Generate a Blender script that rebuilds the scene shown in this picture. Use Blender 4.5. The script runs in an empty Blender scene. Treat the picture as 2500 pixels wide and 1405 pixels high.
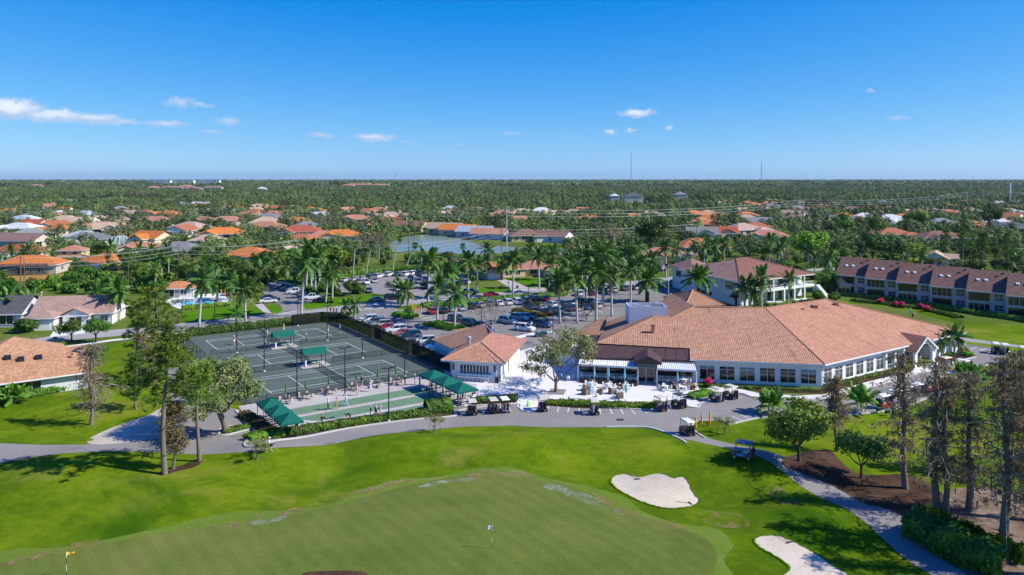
import bpy, bmesh, math, random
from mathutils import Vector, Matrix, noise
R = math.radians
random.seed(7)
SC = bpy.context.scene
COL = SC.collection
# ------------------------------------------------------------------ camera, sky, sun, exposure
CAM_H, FPX, HOR = 34.0, 1850.0, 436.5          # camera height (m), focal length and horizon row in 2500 px photo pixels
cd = bpy.data.cameras.new('camera')
cd.sensor_width = 36.0
cd.lens = FPX / 2500 * 36
cd.shift_y = -(702.5 - HOR) / 2500
cd.clip_start = 1.0
cd.clip_end = 40000
cam = bpy.data.objects.new('camera', cd)
COL.objects.link(cam)
cam.location = (0, 0, CAM_H)
cam.rotation_euler = (R(90), 0, 0)
SC.camera = cam
SUN_EL = R(40)
SUN_AZ = R(99)                                   # clockwise from +Y (the view direction)
sun_dir = Vector((math.sin(SUN_AZ) * math.cos(SUN_EL), math.cos(SUN_AZ) * math.cos(SUN_EL), math.sin(SUN_EL)))
ld = bpy.data.lights.new('sun', 'SUN')
ld.energy = 3.7
ld.angle = R(0.5)
ld.color = (1.0, 0.935, 0.83)
sun = bpy.data.objects.new('sun', ld)
COL.objects.link(sun)
sun.rotation_euler = sun_dir.to_track_quat('Z', 'Y').to_euler()
SC.view_settings.view_transform = 'Standard'
SC.view_settings.look = 'None'
SC.view_settings.gamma = 1.0
SC.view_settings.exposure = 0.72
SC.view_settings.use_curve_mapping = False
SC.render.engine = 'CYCLES'
cy = SC.cycles
cy.max_bounces = 5
cy.diffuse_bounces = 2
cy.glossy_bounces = 2
cy.transmission_bounces = 3
cy.transparent_max_bounces = 8
cy.volume_bounces = 0
cy.use_denoising = True
cy.denoiser = 'OPENIMAGEDENOISE'
cy.denoising_prefilter = 'ACCURATE'
cy.caustics_reflective = False
cy.caustics_refractive = False
cy.sample_clamp_indirect = 4.0
W = bpy.data.worlds.new('World')
SC.world = W
W.use_nodes = True
W.cycles.sampling_method = 'MANUAL'
W.cycles.sample_map_resolution = 128
class NT:
 """tiny node-graph helper"""
 def __init__(self, tree):
  self.t = tree
  self.n = tree.nodes
  self.l = tree.links
 def node(self, kind, **kw):
  nd = self.n.new(kind)
  for k, v in kw.items():
   setattr(nd, k, v)
  return nd
 def put(self, sock, v):
  if v is None:
   return
  if isinstance(v, bpy.types.NodeSocket):
   self.l.new(v, sock)
  else:
   if sock.type == 'RGBA' and len(v) == 3:
    v = (*v, 1)
   sock.default_value = v
 def math(self, op, a, b=None, c=None, clamp=False):
  nd = self.node('ShaderNodeMath', operation=op, use_clamp=clamp)
  for i, v in enumerate((a, b, c)):
   if v is not None:
    self.put(nd.inputs[i], v)
  return nd.outputs[0]
 def vmath(self, op, a, b=None, out=0):
  nd = self.node('ShaderNodeVectorMath', operation=op)
  self.put(nd.inputs[0], a)
  if b is not None:
   self.put(nd.inputs[1], b)
  return nd.outputs[out]
 def noise(self, vec, scale, detail=3, rough=.55, dist=0, out=0):
  nd = self.node('ShaderNodeTexNoise')
  if vec is not None:
   self.put(nd.inputs['Vector'], vec)
  nd.inputs['Scale'].default_value = scale
  nd.inputs['Detail'].default_value = detail
  nd.inputs['Roughness'].default_value = rough
  nd.inputs['Distortion'].default_value = dist
  return nd.outputs[out]
 def ramp(self, fac, stops, interp='LINEAR'):
  nd = self.node('ShaderNodeValToRGB')
  nd.color_ramp.interpolation = interp
  el = nd.color_ramp.elements
  while len(el) < len(stops):
   el.new(0.5)
  for e, (p, c) in zip(el, stops):
   e.position = p
   e.color = (*c, 1) if len(c) == 3 else c
  self.put(nd.inputs[0], fac)
  return nd.outputs[0]
 def mix(self, fac, a, b, mode='MIX'):
  nd = self.node('ShaderNodeMix', data_type='RGBA', blend_type=mode)
  self.put(nd.inputs[0], fac)
  self.put(nd.inputs[6], a)
  self.put(nd.inputs[7], b)
  return nd.outputs[2]
 def sstep(self, x, lo, hi):
  nd = self.node('ShaderNodeMapRange', interpolation_type='SMOOTHSTEP')
  self.put(nd.inputs[0], x)
  nd.inputs[1].default_value = lo
  nd.inputs[2].default_value = hi
  return nd.outputs[0]
SKYGAIN = 4.9
def build_sky():
 g = NT(W.node_tree)
 g.n.clear()
 out = g.node('ShaderNodeOutputWorld')
 bg = g.node('ShaderNodeBackground')
 bg.inputs[1].default_value = 0.15
 g.l.new(bg.outputs[0], out.inputs[0])
 sky = g.node('ShaderNodeTexSky', sky_type='NISHITA')
 sky.sun_disc = False
 sky.sun_elevation = SUN_EL
 sky.sun_rotation = SUN_AZ
 sky.altitude = 0
 sky.air_density = 0.6
 sky.dust_density = 0.3
 sky.ozone_density = 6.0
 # film response: blue saturates first, red last
 sp = g.node('ShaderNodeSeparateXYZ')
 g.l.new(sky.outputs[0], sp.inputs[0])
 cb = g.node('ShaderNodeCombineXYZ')
 for i, (a, b, c) in enumerate(((.114, .0, -.106), (.138, .052, -.022), (.45, .41, 0))):
  x = sp.outputs[i]
  y = g.math('DIVIDE', g.math('MULTIPLY', x, a), g.math('ADD', g.math('MULTIPLY', x, b), 1))
  g.l.new(g.math('MULTIPLY', g.math('MAXIMUM', g.math('ADD', y, c), .004), SKYGAIN), cb.inputs[i])
 skycol = cb.outputs[0]
 # clouds: azimuth / elevation of the direction, in degrees
 tc = g.node('ShaderNodeTexCoord')
 sep = g.node('ShaderNodeSeparateXYZ')
 g.l.new(tc.outputs['Generated'], sep.inputs[0])
 az = g.math('MULTIPLY', g.math('ARCTAN2', sep.outputs[0], sep.outputs[1]), 57.2958)
 el = g.math('MULTIPLY', g.math('ARCSINE', sep.outputs[2]), 57.2958)
 cv = g.node('ShaderNodeCombineXYZ')
 g.l.new(az, cv.inputs[0])
 g.l.new(el, cv.inputs[1])
 wob = g.noise(cv.outputs[0], 1.3, 6, .66, out=1)
 wob2 = g.vmath('MULTIPLY', g.vmath('SUBTRACT', wob, (.5, .5, .5)), (1.9, .85, 0))
 pos = g.vmath('ADD', cv.outputs[0], wob2)
 clouds = [  # photo x, y, half width, half height, strength
  (20, 265, 75, 26, 1.25), (135, 284, 80, 17, 1.05), (230, 290, 70, 15, .9), (300, 298, 60, 9, .5), (405, 303, 62, 11, .55),
  (440, 250, 42, 16, .62), (492, 257, 34, 9, .4), (558, 296, 36, 14, .42), (518, 322, 40, 8, .38),
  (783, 330, 44, 9, .5), (912, 337, 66, 12, .85), (1555, 278, 48, 14, 1.0), (1484, 322, 20, 10, .9),
  (1540, 320, 14, 8, .8), (1636, 312, 15, 7, .75), (1250, 326, 60, 9, .26), (1120, 352, 24, 6, .3), (2190, 288, 28, 6, .4),
  (1000, 347, 24, 5, .26), (1838, 373, 12, 4, .5), (2122, 223, 14, 6, .4), (1400, 338, 40, 6, .2)]
 clouds = [(a, b, c, d, e + (.16 if e < .6 else 0)) for a, b, c, d, e in clouds]
 tot = None
 shade = None
 for px, py, hw, hh, st in clouds:
  tx, tz = (px - 1250) / FPX, (HOR - py) / FPX
  a0 = math.degrees(math.atan(tx))
  e0 = math.degrees(math.atan(tz * math.cos(math.atan(tx))))
  k = math.degrees(1 / FPX)
  rel = g.vmath('MULTIPLY', g.vmath('SUBTRACT', pos, (a0, e0, 0)), (1 / (hw * k), 1 / (hh * k), 0))
  d = g.math('MULTIPLY', g.math('SUBTRACT', 1.15, g.vmath('LENGTH', rel, out=1), clamp=True), st)
  tot = d if tot is None else g.math('MAXIMUM', tot, d)
  rs = g.node('ShaderNodeSeparateXYZ')
  g.l.new(rel, rs.inputs[0])
  lit = g.math('MULTIPLY', d, g.math('ADD', g.math('MULTIPLY', rs.outputs[1], .5), .52, clamp=True))
  shade = lit if shade is None else g.math('MAXIMUM', shade, lit)
 # the same fair-weather clouds go on round the rest of the horizon
 behind = g.sstep(g.math('ABSOLUTE', az), 50, 70)
 band = g.math('MULTIPLY', g.sstep(el, 2, 5), g.math('SUBTRACT', 1, g.sstep(el, 8, 13)))
 nn = g.noise(g.vmath('MULTIPLY', cv.outputs[0], (.12, .4, 0)), 1.0, 5, .6)
 gen = g.math('MULTIPLY', g.math('MULTIPLY', g.sstep(nn, .6, .8), behind), band)
 tot = g.math('MAXIMUM', tot, gen)
 shade = g.math('MAXIMUM', shade, g.math('MULTIPLY', gen, .6))
 fine = g.noise(cv.outputs[0], 3.2, 5, .62)
 dens = g.math('MULTIPLY', g.sstep(g.math('MULTIPLY', tot, g.math('ADD', fine, .42)), .05, .68), .85)
 ccol = g.mix(g.sstep(shade, .2, .75), (2.0, 2.6, 3.6), (3.9, 4.1, 4.3))
 fin = g.mix(dens, skycol, ccol)
 g.l.new(fin, bg.inputs[0])
build_sky()
def lin(r, g, b):
 f = lambda c: (c / 255 / 12.92) if c <= 10.3 else ((c / 255 + .055) / 1.055) ** 2.4
 return (f(r), f(g), f(b))
# ------------------------------------------------------------------ terrain and photo-to-ground mapping
def terrain(x, y):
 z = 0.0
 if 40 < y < 112 and -110 < x < 90:
  for bx, by, a, sx, sy in BUMPS:
   dx, dy = (x - bx) / sx, (y - by) / sy
   q = dx * dx + dy * dy
   if q < 9:
    z += a * math.exp(-q)
 return z
BUMPS = [(-30, 93, 1.3, 7, 4.5), (-14, 95, 1.5, 6.5, 4.5), (2, 95.5, 1.7, 7.5, 4.5), (17, 94, 1.4, 6, 4.5), (-50, 88, 1.1, 10, 6), (30, 88, 1.2, 4.5, 5), (25, 91, .8, 6, 5),
   (-22, 86, -.4, 9, 3), (8, 89, -.4, 8, 2.5), (21.8, 80.5, -.8, 5.2, 2.3), (19.5, 84.8, .7, 6, 1.8), (35, 68.5, -.6, 6, 3.5), (30, 76, .6, 5, 3), (-5, 72, .3, 14, 8), (40, 75, .3, 6, 5), (-38, 82, .5, 9, 4)]
def P(px, py, h=0.0):
 """ground (or height h) point seen at photo pixel px, py"""
 d = py - HOR
 return Vector(((px - 1250) * (CAM_H - h) / d, FPX * (CAM_H - h) / d, h))
def G(px, py):
 z = 0.0
 for _ in range(5):
  p = P(px, py, z)
  z = terrain(p.x, p.y)
 return Vector((p.x, p.y, z))
def proj(v):
 return (1250 + FPX * v[0] / v[1], HOR + FPX * (CAM_H - v[2]) / v[1])
TU, TV = Vector((.831, .556, 0)), Vector((-.556, .831, 0))       # tennis-court axes
TO = Vector((-17.96, 132.8, 0))
def T(u, v, z=0.0):
 return TO + TU * u + TV * v + Vector((0, 0, z))
T_ROT = math.atan2(.556, .831)
# ------------------------------------------------------------------ materials
def pmat(name):
 m = bpy.data.materials.new(name)
 m.use_nodes = True
 g = NT(m.node_tree)
 b = m.node_tree.nodes['Principled BSDF']
 b.inputs['Specular IOR Level'].default_value = .25
 return m, g, b
def bump(g, b, height, strength, dist=.05):
 bp = g.node('ShaderNodeBump')
 bp.inputs['Strength'].default_value = strength
 bp.inputs['Distance'].default_value = dist
 g.put(bp.inputs['Height'], height)
 g.l.new(bp.outputs[0], b.inputs['Normal'])
def geo_pos(g):
 return g.node('ShaderNodeNewGeometry').outputs['Position']
def M_plain(name, col, rough=.7, var=.12, scale=1.5, metal=0.0, spec=.25, bmp=0.0, bscale=25, objcol=False, coat=0.0, stain=0.0):
 """plain paint / plastic / stucco / concrete with mottling; objcol: the object's own colour"""
 m, g, b = pmat(name)
 oi = g.node('ShaderNodeObjectInfo')
 base = oi.outputs['Color'] if objcol else None
 vec = g.node('ShaderNodeTexCoord').outputs['Object']
 n = g.noise(vec, scale, 4, .6)
 f = g.math('ADD', g.math('MULTIPLY', g.math('SUBTRACT', n, .5), var * 2.2), 1.0)
 if stain:
  s = g.sstep(g.noise(geo_pos(g), .45, 5, .65), .52, .72)
  f = g.math('MULTIPLY', f, g.math('SUBTRACT', 1, g.math('MULTIPLY', s, stain)))
 c = g.vmath('SCALE', base if base is not None else col)
 nd = c.node
 if base is None:
  nd.inputs[0].default_value = col
 g.put(nd.inputs['Scale'], f)
 g.l.new(c, b.inputs['Base Color'])
 b.inputs['Roughness'].default_value = rough
 b.inputs['Metallic'].default_value = metal
 b.inputs['Specular IOR Level'].default_value = spec
 b.inputs['Coat Weight'].default_value = coat
 b.inputs['Coat Roughness'].default_value = .06
 if bmp:
  bump(g, b, g.noise(vec, bscale, 4, .65), bmp)
 return m
def M_ground(name, stops, s1, s2, s3, rough=.95, bmp=.25, patch=None, fine=12.0, con=2.0, grain=.12, stripe=None):
 """mottled ground: colour ramp over three scales of noise; patch = (colour, scale, lo, hi)"""
 m, g, b = pmat(name)
 p = geo_pos(g)
 n1 = g.noise(p, s1, 3, .55, .3)
 n2 = g.noise(p, s2, 4, .6, .4)
 n3 = g.noise(p, s3, 4, .7)
 f = g.math('ADD', g.math('ADD', g.math('MULTIPLY', n1, .45), g.math('MULTIPLY', n2, .3)), g.math('MULTIPLY', n3, .25))
 f = g.math('ADD', g.math('MULTIPLY', g.math('SUBTRACT', f, .5), con), .5, clamp=True)
 c = g.ramp(f, stops)
 if patch:
  for col, sc, lo, hi in patch:
   pn = g.noise(p, sc, 5, .62, .6)
   c = g.mix(g.sstep(pn, lo, hi), c, col)
 gr = g.math('ADD', g.math('MULTIPLY', g.math('SUBTRACT', g.noise(p, 3.5, 4, .75), .5), grain * 4), 1)
 if stripe:
  dx, dy, wd, am = stripe
  q = g.vmath('DOT_PRODUCT', g.vmath('ADD', p, g.vmath('MULTIPLY', g.noise(p, .15, 2, .5, 0, 1), (.8, .8, 0))), (dx, dy, 0), 1)
  sn = g.math('SINE', g.math('MULTIPLY', q, math.pi / wd))
  gr = g.math('MULTIPLY', gr, g.math('ADD', 1, g.math('MULTIPLY', g.sstep(sn, -.35, .35), am)))
 cs = g.vmath('SCALE', c)
 g.put(cs.node.inputs['Scale'], gr)
 g.l.new(cs, b.inputs['Base Color'])
 b.inputs['Roughness'].default_value = rough
 b.inputs['Specular IOR Level'].default_value = .03
 if bmp:
  bump(g, b, g.noise(p, fine, 3, .7), bmp, .08)
 return m
def M_tile(name, course=.37, width=.3, wave=.5, jitter=.16, stain=.5):
 """clay tile on UV in metres (u along the eave, v up the slope); colour from the object"""
 m, g, b = pmat(name)
 oi = g.node('ShaderNodeObjectInfo')
 uv = g.node('ShaderNodeUVMap').outputs[0]
 sp = g.node('ShaderNodeSeparateXYZ')
 g.l.new(uv, sp.inputs[0])
 ui = g.math('FLOOR', g.math('DIVIDE', sp.outputs[0], width))
 vi = g.math('FLOOR', g.math('DIVIDE', sp.outputs[1], course))
 cv = g.node('ShaderNodeCombineXYZ')
 g.l.new(ui, cv.inputs[0])
 g.l.new(vi, cv.inputs[1])
 wn = g.node('ShaderNodeTexWhiteNoise')
 g.l.new(cv.outputs[0], wn.inputs[0])
 big = g.noise(geo_pos(g), .35, 4, .6)
 st = g.sstep(g.noise(g.vmath('MULTIPLY', uv, (.5, .09, 1)), 1.0, 5, .65), .55, .75)
 uf = g.math('FRACT', g.math('DIVIDE', sp.outputs[0], width))
 vf = g.math('FRACT', g.math('DIVIDE', sp.outputs[1], course))
 # gap between neighbouring barrels and the lip of each course
 gap = g.sstep(g.math('ABSOLUTE', g.math('SUBTRACT', uf, .5)), .36, .5)
 lip = g.math('SUBTRACT', 1, g.sstep(vf, .0, .16))
 f = g.math('ADD', g.math('MULTIPLY', g.math('SUBTRACT', wn.outputs[0], .5), jitter * 2), 1)
 f = g.math('MULTIPLY', f, g.math('ADD', .8, g.math('MULTIPLY', big, .4)))
 f = g.math('MULTIPLY', f, g.math('SUBTRACT', 1, g.math('MULTIPLY', st, stain)))
 sc = g.vmath('SCALE', oi.outputs['Color'])
 g.put(sc.node.inputs['Scale'], f)
 g.l.new(sc, b.inputs['Base Color'])
 b.inputs['Roughness'].default_value = .85
 h = g.math('SUBTRACT', g.math('MULTIPLY', g.math('SINE', g.math('MULTIPLY', uf, math.pi)), wave), g.math('ADD', g.math('MULTIPLY', lip, .55), g.math('MULTIPLY', gap, .3)))
 bump(g, b, h, .9, .09)
 return m
def M_leaf(name, c1, c2, rough=.55, trans=.3, scale=.6, rnd=.3, patch=None):
 """leaf blades: two tones, clumps of light and dark foliage, each plant a little different"""
 m, g, b = pmat(name)
 p = geo_pos(g)
 oi = g.node('ShaderNodeObjectInfo')
 n = g.noise(p, scale, 3, .6)
 n2 = g.noise(p, scale * 5, 2, .5)
 f = g.math('ADD', g.math('MULTIPLY', n, .65), g.math('MULTIPLY', n2, .35))
 c = g.ramp(f, [(.36, c1), (.66, c2)])
 if patch:
  for col, sc, lo, hi in patch:
   c = g.mix(g.math('MULTIPLY', g.sstep(g.noise(p, sc, 3, .6), lo, hi), g.sstep(oi.outputs['Random'], .1, .6)), c, col)
 r = g.math('ADD', g.math('MULTIPLY', g.math('SUBTRACT', oi.outputs['Random'], .5), rnd * 2), 1)
 hs = g.node('ShaderNodeHueSaturation')
 g.put(hs.inputs['Hue'], g.math('ADD', .5, g.math('MULTIPLY', g.math('SUBTRACT', oi.outputs['Random'], .5), .035)))
 g.put(hs.inputs['Value'], r)
 g.l.new(c, hs.inputs['Color'])
 cc = g.mix(1.0, hs.outputs[0], oi.outputs['Color'], 'MULTIPLY')
 g.l.new(cc, b.inputs['Base Color'])
 b.inputs['Roughness'].default_value = rough
 tr = g.node('ShaderNodeBsdfTranslucent')
 g.l.new(g.mix(1.0, cc, (1.25, 1.2, .5), 'MULTIPLY'), tr.inputs[0])
 ms = g.node('ShaderNodeMixShader')
 ms.inputs[0].default_value = trans
 g.l.new(b.outputs[0], ms.inputs[1])
 g.l.new(tr.outputs[0], ms.inputs[2])
 g.l.new(ms.outputs[0], m.node_tree.nodes['Material Output'].inputs[0])
 return m
def M_glass(name, col, rough=.06, spec=.8):
 m, g, b = pmat(name)
 n = g.noise(g.node('ShaderNodeTexCoord').outputs['Object'], .8, 2)
 c = g.mix(n, tuple(x * .6 for x in col), tuple(x * 1.4 for x in col))
 g.l.new(c, b.inputs['Base Color'])
 b.inputs['Roughness'].default_value = rough
 b.inputs['Specular IOR Level'].default_value = spec
 return m
def M_screen(name, col, alpha):
 """woven mesh fabric that lets some light through"""
 m, g, b = pmat(name)
 b.inputs['Base Color'].default_value = (*col, 1)
 b.inputs['Roughness'].default_value = .9
 n = g.noise(geo_pos(g), 1.2, 4, .6)
 g.put(b.inputs['Alpha'], g.math('ADD', alpha - .08, g.math('MULTIPLY', n, .16), clamp=True))
 return m
MT = {}
MT['lawn'] = M_ground('lawn_grass', [(.1, (.038, .088, .003)), (.4, (.078, .138, .004)), (.62, (.128, .195, .005)), (.9, (.2, .228, .016))], .03, .13, .9, bmp=.45, con=2.8, grain=.16, stripe=(.35, .94, 2.2, .07),
      patch=[((.25, .23, .045), .075, .53, .78), ((.032, .098, .002), .045, .52, .72)])
MT['far'] = M_ground('far_ground', [(.15, (.03, .048, .018)), (.5, (.05, .07, .025)), (.85, (.1, .1, .05))], .002, .012, .05, bmp=.2, patch=[((.075, .115, .02), .006, .55, .7)])
MT['green'] = M_ground('putting_grass', [(.1, (.08, .108, .02)), (.5, (.117, .152, .03)), (.9, (.165, .19, .048))], .035, .16, 2.5, bmp=.15, con=2.8, grain=.1, stripe=(.8, .6, .9, .08),
      patch=[((.15, .165, .05), .05, .55, .8)])
MT['collar'] = M_ground('collar_grass', [(.15, (.09, .15, .02)), (.5, (.13, .2, .025)), (.85, (.21, .22, .055))], .06, .3, 2.0, bmp=.25,
      patch=[((.33, .25, .12), .11, .55, .72)])
def M_ragged(name, c1, c2, lo, hi):
 m, g, b = pmat(name)
 p = geo_pos(g)
 g.l.new(g.mix(g.noise(p, 2.5, 4, .7), c1, c2), b.inputs['Base Color'])
 b.inputs['Roughness'].default_value = .95
 g.put(b.inputs['Alpha'], g.math('MULTIPLY', g.sstep(g.noise(p, .55, 6, .7, .5), lo, hi), .85))
 return m
MT['pale_sand'] = M_ragged('sand_dusting', (.24, .28, .17), (.42, .45, .36), .4, .72)
MT['worn'] = M_ragged('worn_turf', (.26, .2, .07), (.36, .25, .12), .42, .7)
MT['yard'] = M_ground('yard_grass', [(.15, (.06, .1, .015)), (.5, (.1, .15, .02)), (.85, (.19, .2, .06))], .03, .12, .6, bmp=.3, patch=[((.24, .21, .1), .08, .6, .78)])
MT['bright'] = M_ground('clipped_lawn', [(.15, (.05, .15, .003)), (.5, (.075, .19, .004)), (.85, (.11, .225, .006))], .06, .3, 1.2, bmp=.2)
MT['sand'] = M_ground('bunker_sand', [(.15, (.46, .4, .31)), (.5, (.57, .5, .395)), (.85, (.64, .575, .47))], .12, .4, 2, bmp=.4, fine=3, grain=.04, stripe=(.6, .8, .3, .05))
MT['dirt'] = M_ground('sandy_dirt', [(.15, (.3, .26, .21)), (.5, (.5, .45, .38)), (.85, (.62, .57, .5))], .2, .7, 4, bmp=.4, patch=[((.12, .15, .03), .35, .62, .75)])
MT['mulch'] = M_ground('bark_mulch', [(.15, (.035, .02, .014)), (.5, (.075, .043, .03)), (.85, (.16, .1, .07))], .3, 2.5, 9, bmp=.9, fine=9)
MT['asphalt'] = M_ground('asphalt', [(.1, (.21, .198, .188)), (.5, (.26, .246, .234)), (.9, (.31, .295, .28))], .05, .3, 4, bmp=.12, fine=30,
       patch=[((.17, .163, .165), .12, .6, .7), ((.33, .32, .315), .07, .63, .74)])
MT['dark_asphalt'] = M_ground('fresh_asphalt', [(.1, (.19, .18, .172)), (.5, (.235, .223, .214)), (.9, (.28, .266, .255))], .05, .3, 4, bmp=.12, fine=30,
        patch=[((.12, .115, .118), .1, .6, .7)])
MT['road'] = M_ground('old_road', [(.1, (.27, .26, .255)), (.5, (.33, .32, .315)), (.9, (.39, .38, .37))], .05, .25, 3, bmp=.12, fine=30)
MT['concrete'] = M_ground('pale_concrete', [(.1, (.6, .59, .57)), (.5, (.7, .69, .67)), (.9, (.77, .76, .74))], .08, .5, 3, bmp=.1, fine=20)
MT['kerb'] = M_ground('kerb_concrete', [(.1, (.42, .41, .38)), (.5, (.52, .51, .48)), (.9, (.62, .6, .57))], .2, 1, 5, bmp=.1)
MT['paver'] = M_ground('grey_pavers', [(.1, (.36, .33, .31)), (.5, (.45, .42, .4)), (.9, (.55, .52, .49))], .15, .8, 6, bmp=.3, fine=8)
MT['litter'] = M_ground('leaf_litter', [(.15, (.09, .06, .04)), (.5, (.2, .14, .1)), (.85, (.36, .29, .22))], .2, 1.0, 5, bmp=.7, patch=[((.42, .37, .31), .15, .56, .72)])
MT['court'] = M_ground('clay_court', [(.1, (.075, .103, .09)), (.5, (.097, .129, .113)), (.9, (.127, .16, .141))], .05, .3, 2, bmp=.08)
MT['bocce'] = M_ground('bocce_turf', [(.1, (.11, .2, .12)), (.5, (.14, .24, .145)), (.9, (.175, .28, .18))], .1, .6, 4, bmp=.12)
MT['line'] = M_plain('line_paint', (.78, .78, .76), .7, .15, 3, stain=.25)
MT['yellow'] = M_plain('yellow_paint', (.82, .46, .02), .55, .1, 3)
MT['stucco'] = M_plain('stucco', (1, 1, 1), .85, .06, .6, objcol=True, bmp=.15, bscale=18, stain=.08)
MT['trim'] = M_plain('white_trim', (.78, .79, .8), .55, .05, 2)
MT['tile'] = M_tile('clay_tile')
MT['shingle'] = M_tile('asphalt_shingle', .16, .34, .0, .3, .2)
MT['metal_roof'] = M_plain('painted_membrane', (.085, .05, .05), .7, .1, .5, bmp=.05, stain=.2)
MT['glass'] = M_glass('window_glass', (.012, .016, .02))
MT['glass_lit'] = M_glass('curtained_glass', (.06, .07, .075), .1)
MT['carglass'] = M_glass('car_glass', (.01, .012, .014), .03)
MT['paint'] = M_plain('car_paint', (1, 1, 1), .3, .02, 1, objcol=True, spec=.5, coat=1.0)
MT['plastic'] = M_plain('moulded_plastic', (1, 1, 1), .45, .04, 2, objcol=True, spec=.4)
MT['cloth'] = M_plain('woven_cloth', (1, 1, 1), .9, .12, 5, objcol=True, bmp=.2, bscale=60)
MT['skin'] = M_plain('skin', (.5, .28, .2), .6, .05, 8)
MT['tyre'] = M_plain('tyre_rubber', (.018, .018, .018), .85, .2, 6)
MT['rim'] = M_plain('alloy_rim', (.45, .45, .46), .3, .05, 6, metal=.8)
MT['black'] = M_plain('black_metal', (.018, .019, .021), .45, .1, 2, spec=.4)
MT['steel'] = M_plain('galvanised_steel', (.5, .52, .54), .45, .1, 1, metal=.35)
MT['wood'] = M_plain('weathered_pole', (.16, .12, .09), .9, .25, 1.5, bmp=.3)
MT['fencewood'] = M_plain('cedar_boards', (.62, .32, .1), .85, .25, 1.2, bmp=.2)
MT['canopy'] = M_plain('green_canvas', (.002, .115, .085), .75, .12, .8, bmp=.1)
MT['headlight'] = M_plain('headlamp_lens', (.75, .77, .8), .1, .02, 2, spec=.8)
MT['taillight'] = M_plain('tail_lamp', (.45, .01, .01), .2, .02, 2, spec=.6)
MT['wicker'] = M_plain('wicker', (.2, .155, .12), .9, .3, 20, bmp=.6)
MT['screen'] = M_screen('windscreen_mesh', (.008, .008, .009), .9)
MT['net'] = M_screen('net_mesh', (.012, .014, .014), .5)
MT['chainlink'] = M_screen('chain_link', (.02, .02, .022), .22)
MT['cage'] = M_screen('screen_enclosure', (.03, .03, .032), .4)
MT['bark'] = M_plain('grey_bark', (.2, .165, .14), .95, .4, 3, bmp=.8, bscale=14)
MT['darkbark'] = M_plain('brown_bark', (.1, .075, .06), .95, .4, 3, bmp=.8, bscale=14)
MT['palmbark'] = M_plain('palm_trunk', (.46, .44, .41), .9, .25, 2.0, bmp=.4, bscale=8)
MT['shaft'] = M_plain('palm_crownshaft', (.1, .22, .03), .5, .15, 2)
MT['thatch'] = M_plain('dead_frond', (.2, .14, .08), .95, .3, 3, bmp=.6)
MT['palm'] = M_leaf('palm_frond', (0.039, 0.109, 0.020), (0.147, 0.271, 0.051), .42, .18, .7, .3)
MT['oak'] = M_leaf('oak_leaf', (0.077, 0.107, 0.033), (0.266, 0.286, 0.107), .6, .2, .5, .25)
MT['broad'] = M_leaf('broad_leaf', (0.045, 0.101, 0.015), (0.198, 0.315, 0.042), .5, .22, .35, .4)
MT['pine'] = M_leaf('pine_needle', (0.055, 0.112, 0.026), (0.208, 0.298, 0.056), .6, .2, .5, .25)
MT['hedge'] = M_leaf('hedge_leaf', (0.036, 0.108, 0.014), (0.177, 0.323, 0.028), .5, .22, .8, .2)
MT['rust'] = M_leaf('russet_leaf', (.16, .11, .06), (.33, .235, .14), .8, .3, .8, .25)
MT['moss'] = M_leaf('grey_moss', (.16, .145, .115), (.3, .275, .23), .9, .3, 1.2, .2)
MT['twig'] = M_plain('bare_twig', (.33, .29, .255), .95, .2, 3)
MT['flower'] = M_leaf('flower_petal', (.55, .02, .13), (.85, .06, .25), .6, .3, 2.5, .15)
MT['far_tree'] = M_leaf('far_foliage', (0.074, 0.119, 0.040), (0.214, 0.273, 0.075), .7, .12, .02, .4, patch=[((.17, .14, .1), .006, .56, .68), ((.2, .21, .06), .011, .6, .7), ((.045, .075, .035), .004, .55, .7)])
MT['water'] = None
def make_water():
 m, g, b = pmat('lake_water')
 b.inputs['Base Color'].default_value = (.2, .265, .215, 1)
 b.inputs['Roughness'].default_value = .22
 b.inputs['Specular IOR Level'].default_value = .3
 p = geo_pos(g)
 bump(g, b, g.noise(g.vmath('MULTIPLY', p, (1, .35, 1)), .9, 3, .6), .25, .06)
 return m
MT['water'] = make_water()
m_, g_, b_ = pmat('pool_water')
b_.inputs['Base Color'].default_value = (.1, .52, .62, 1)
b_.inputs['Roughness'].default_value = .05
bump(g_, b_, g_.noise(geo_pos(g_), 1.6, 3, .6), .2, .05)
MT['pool'] = m_
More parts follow.
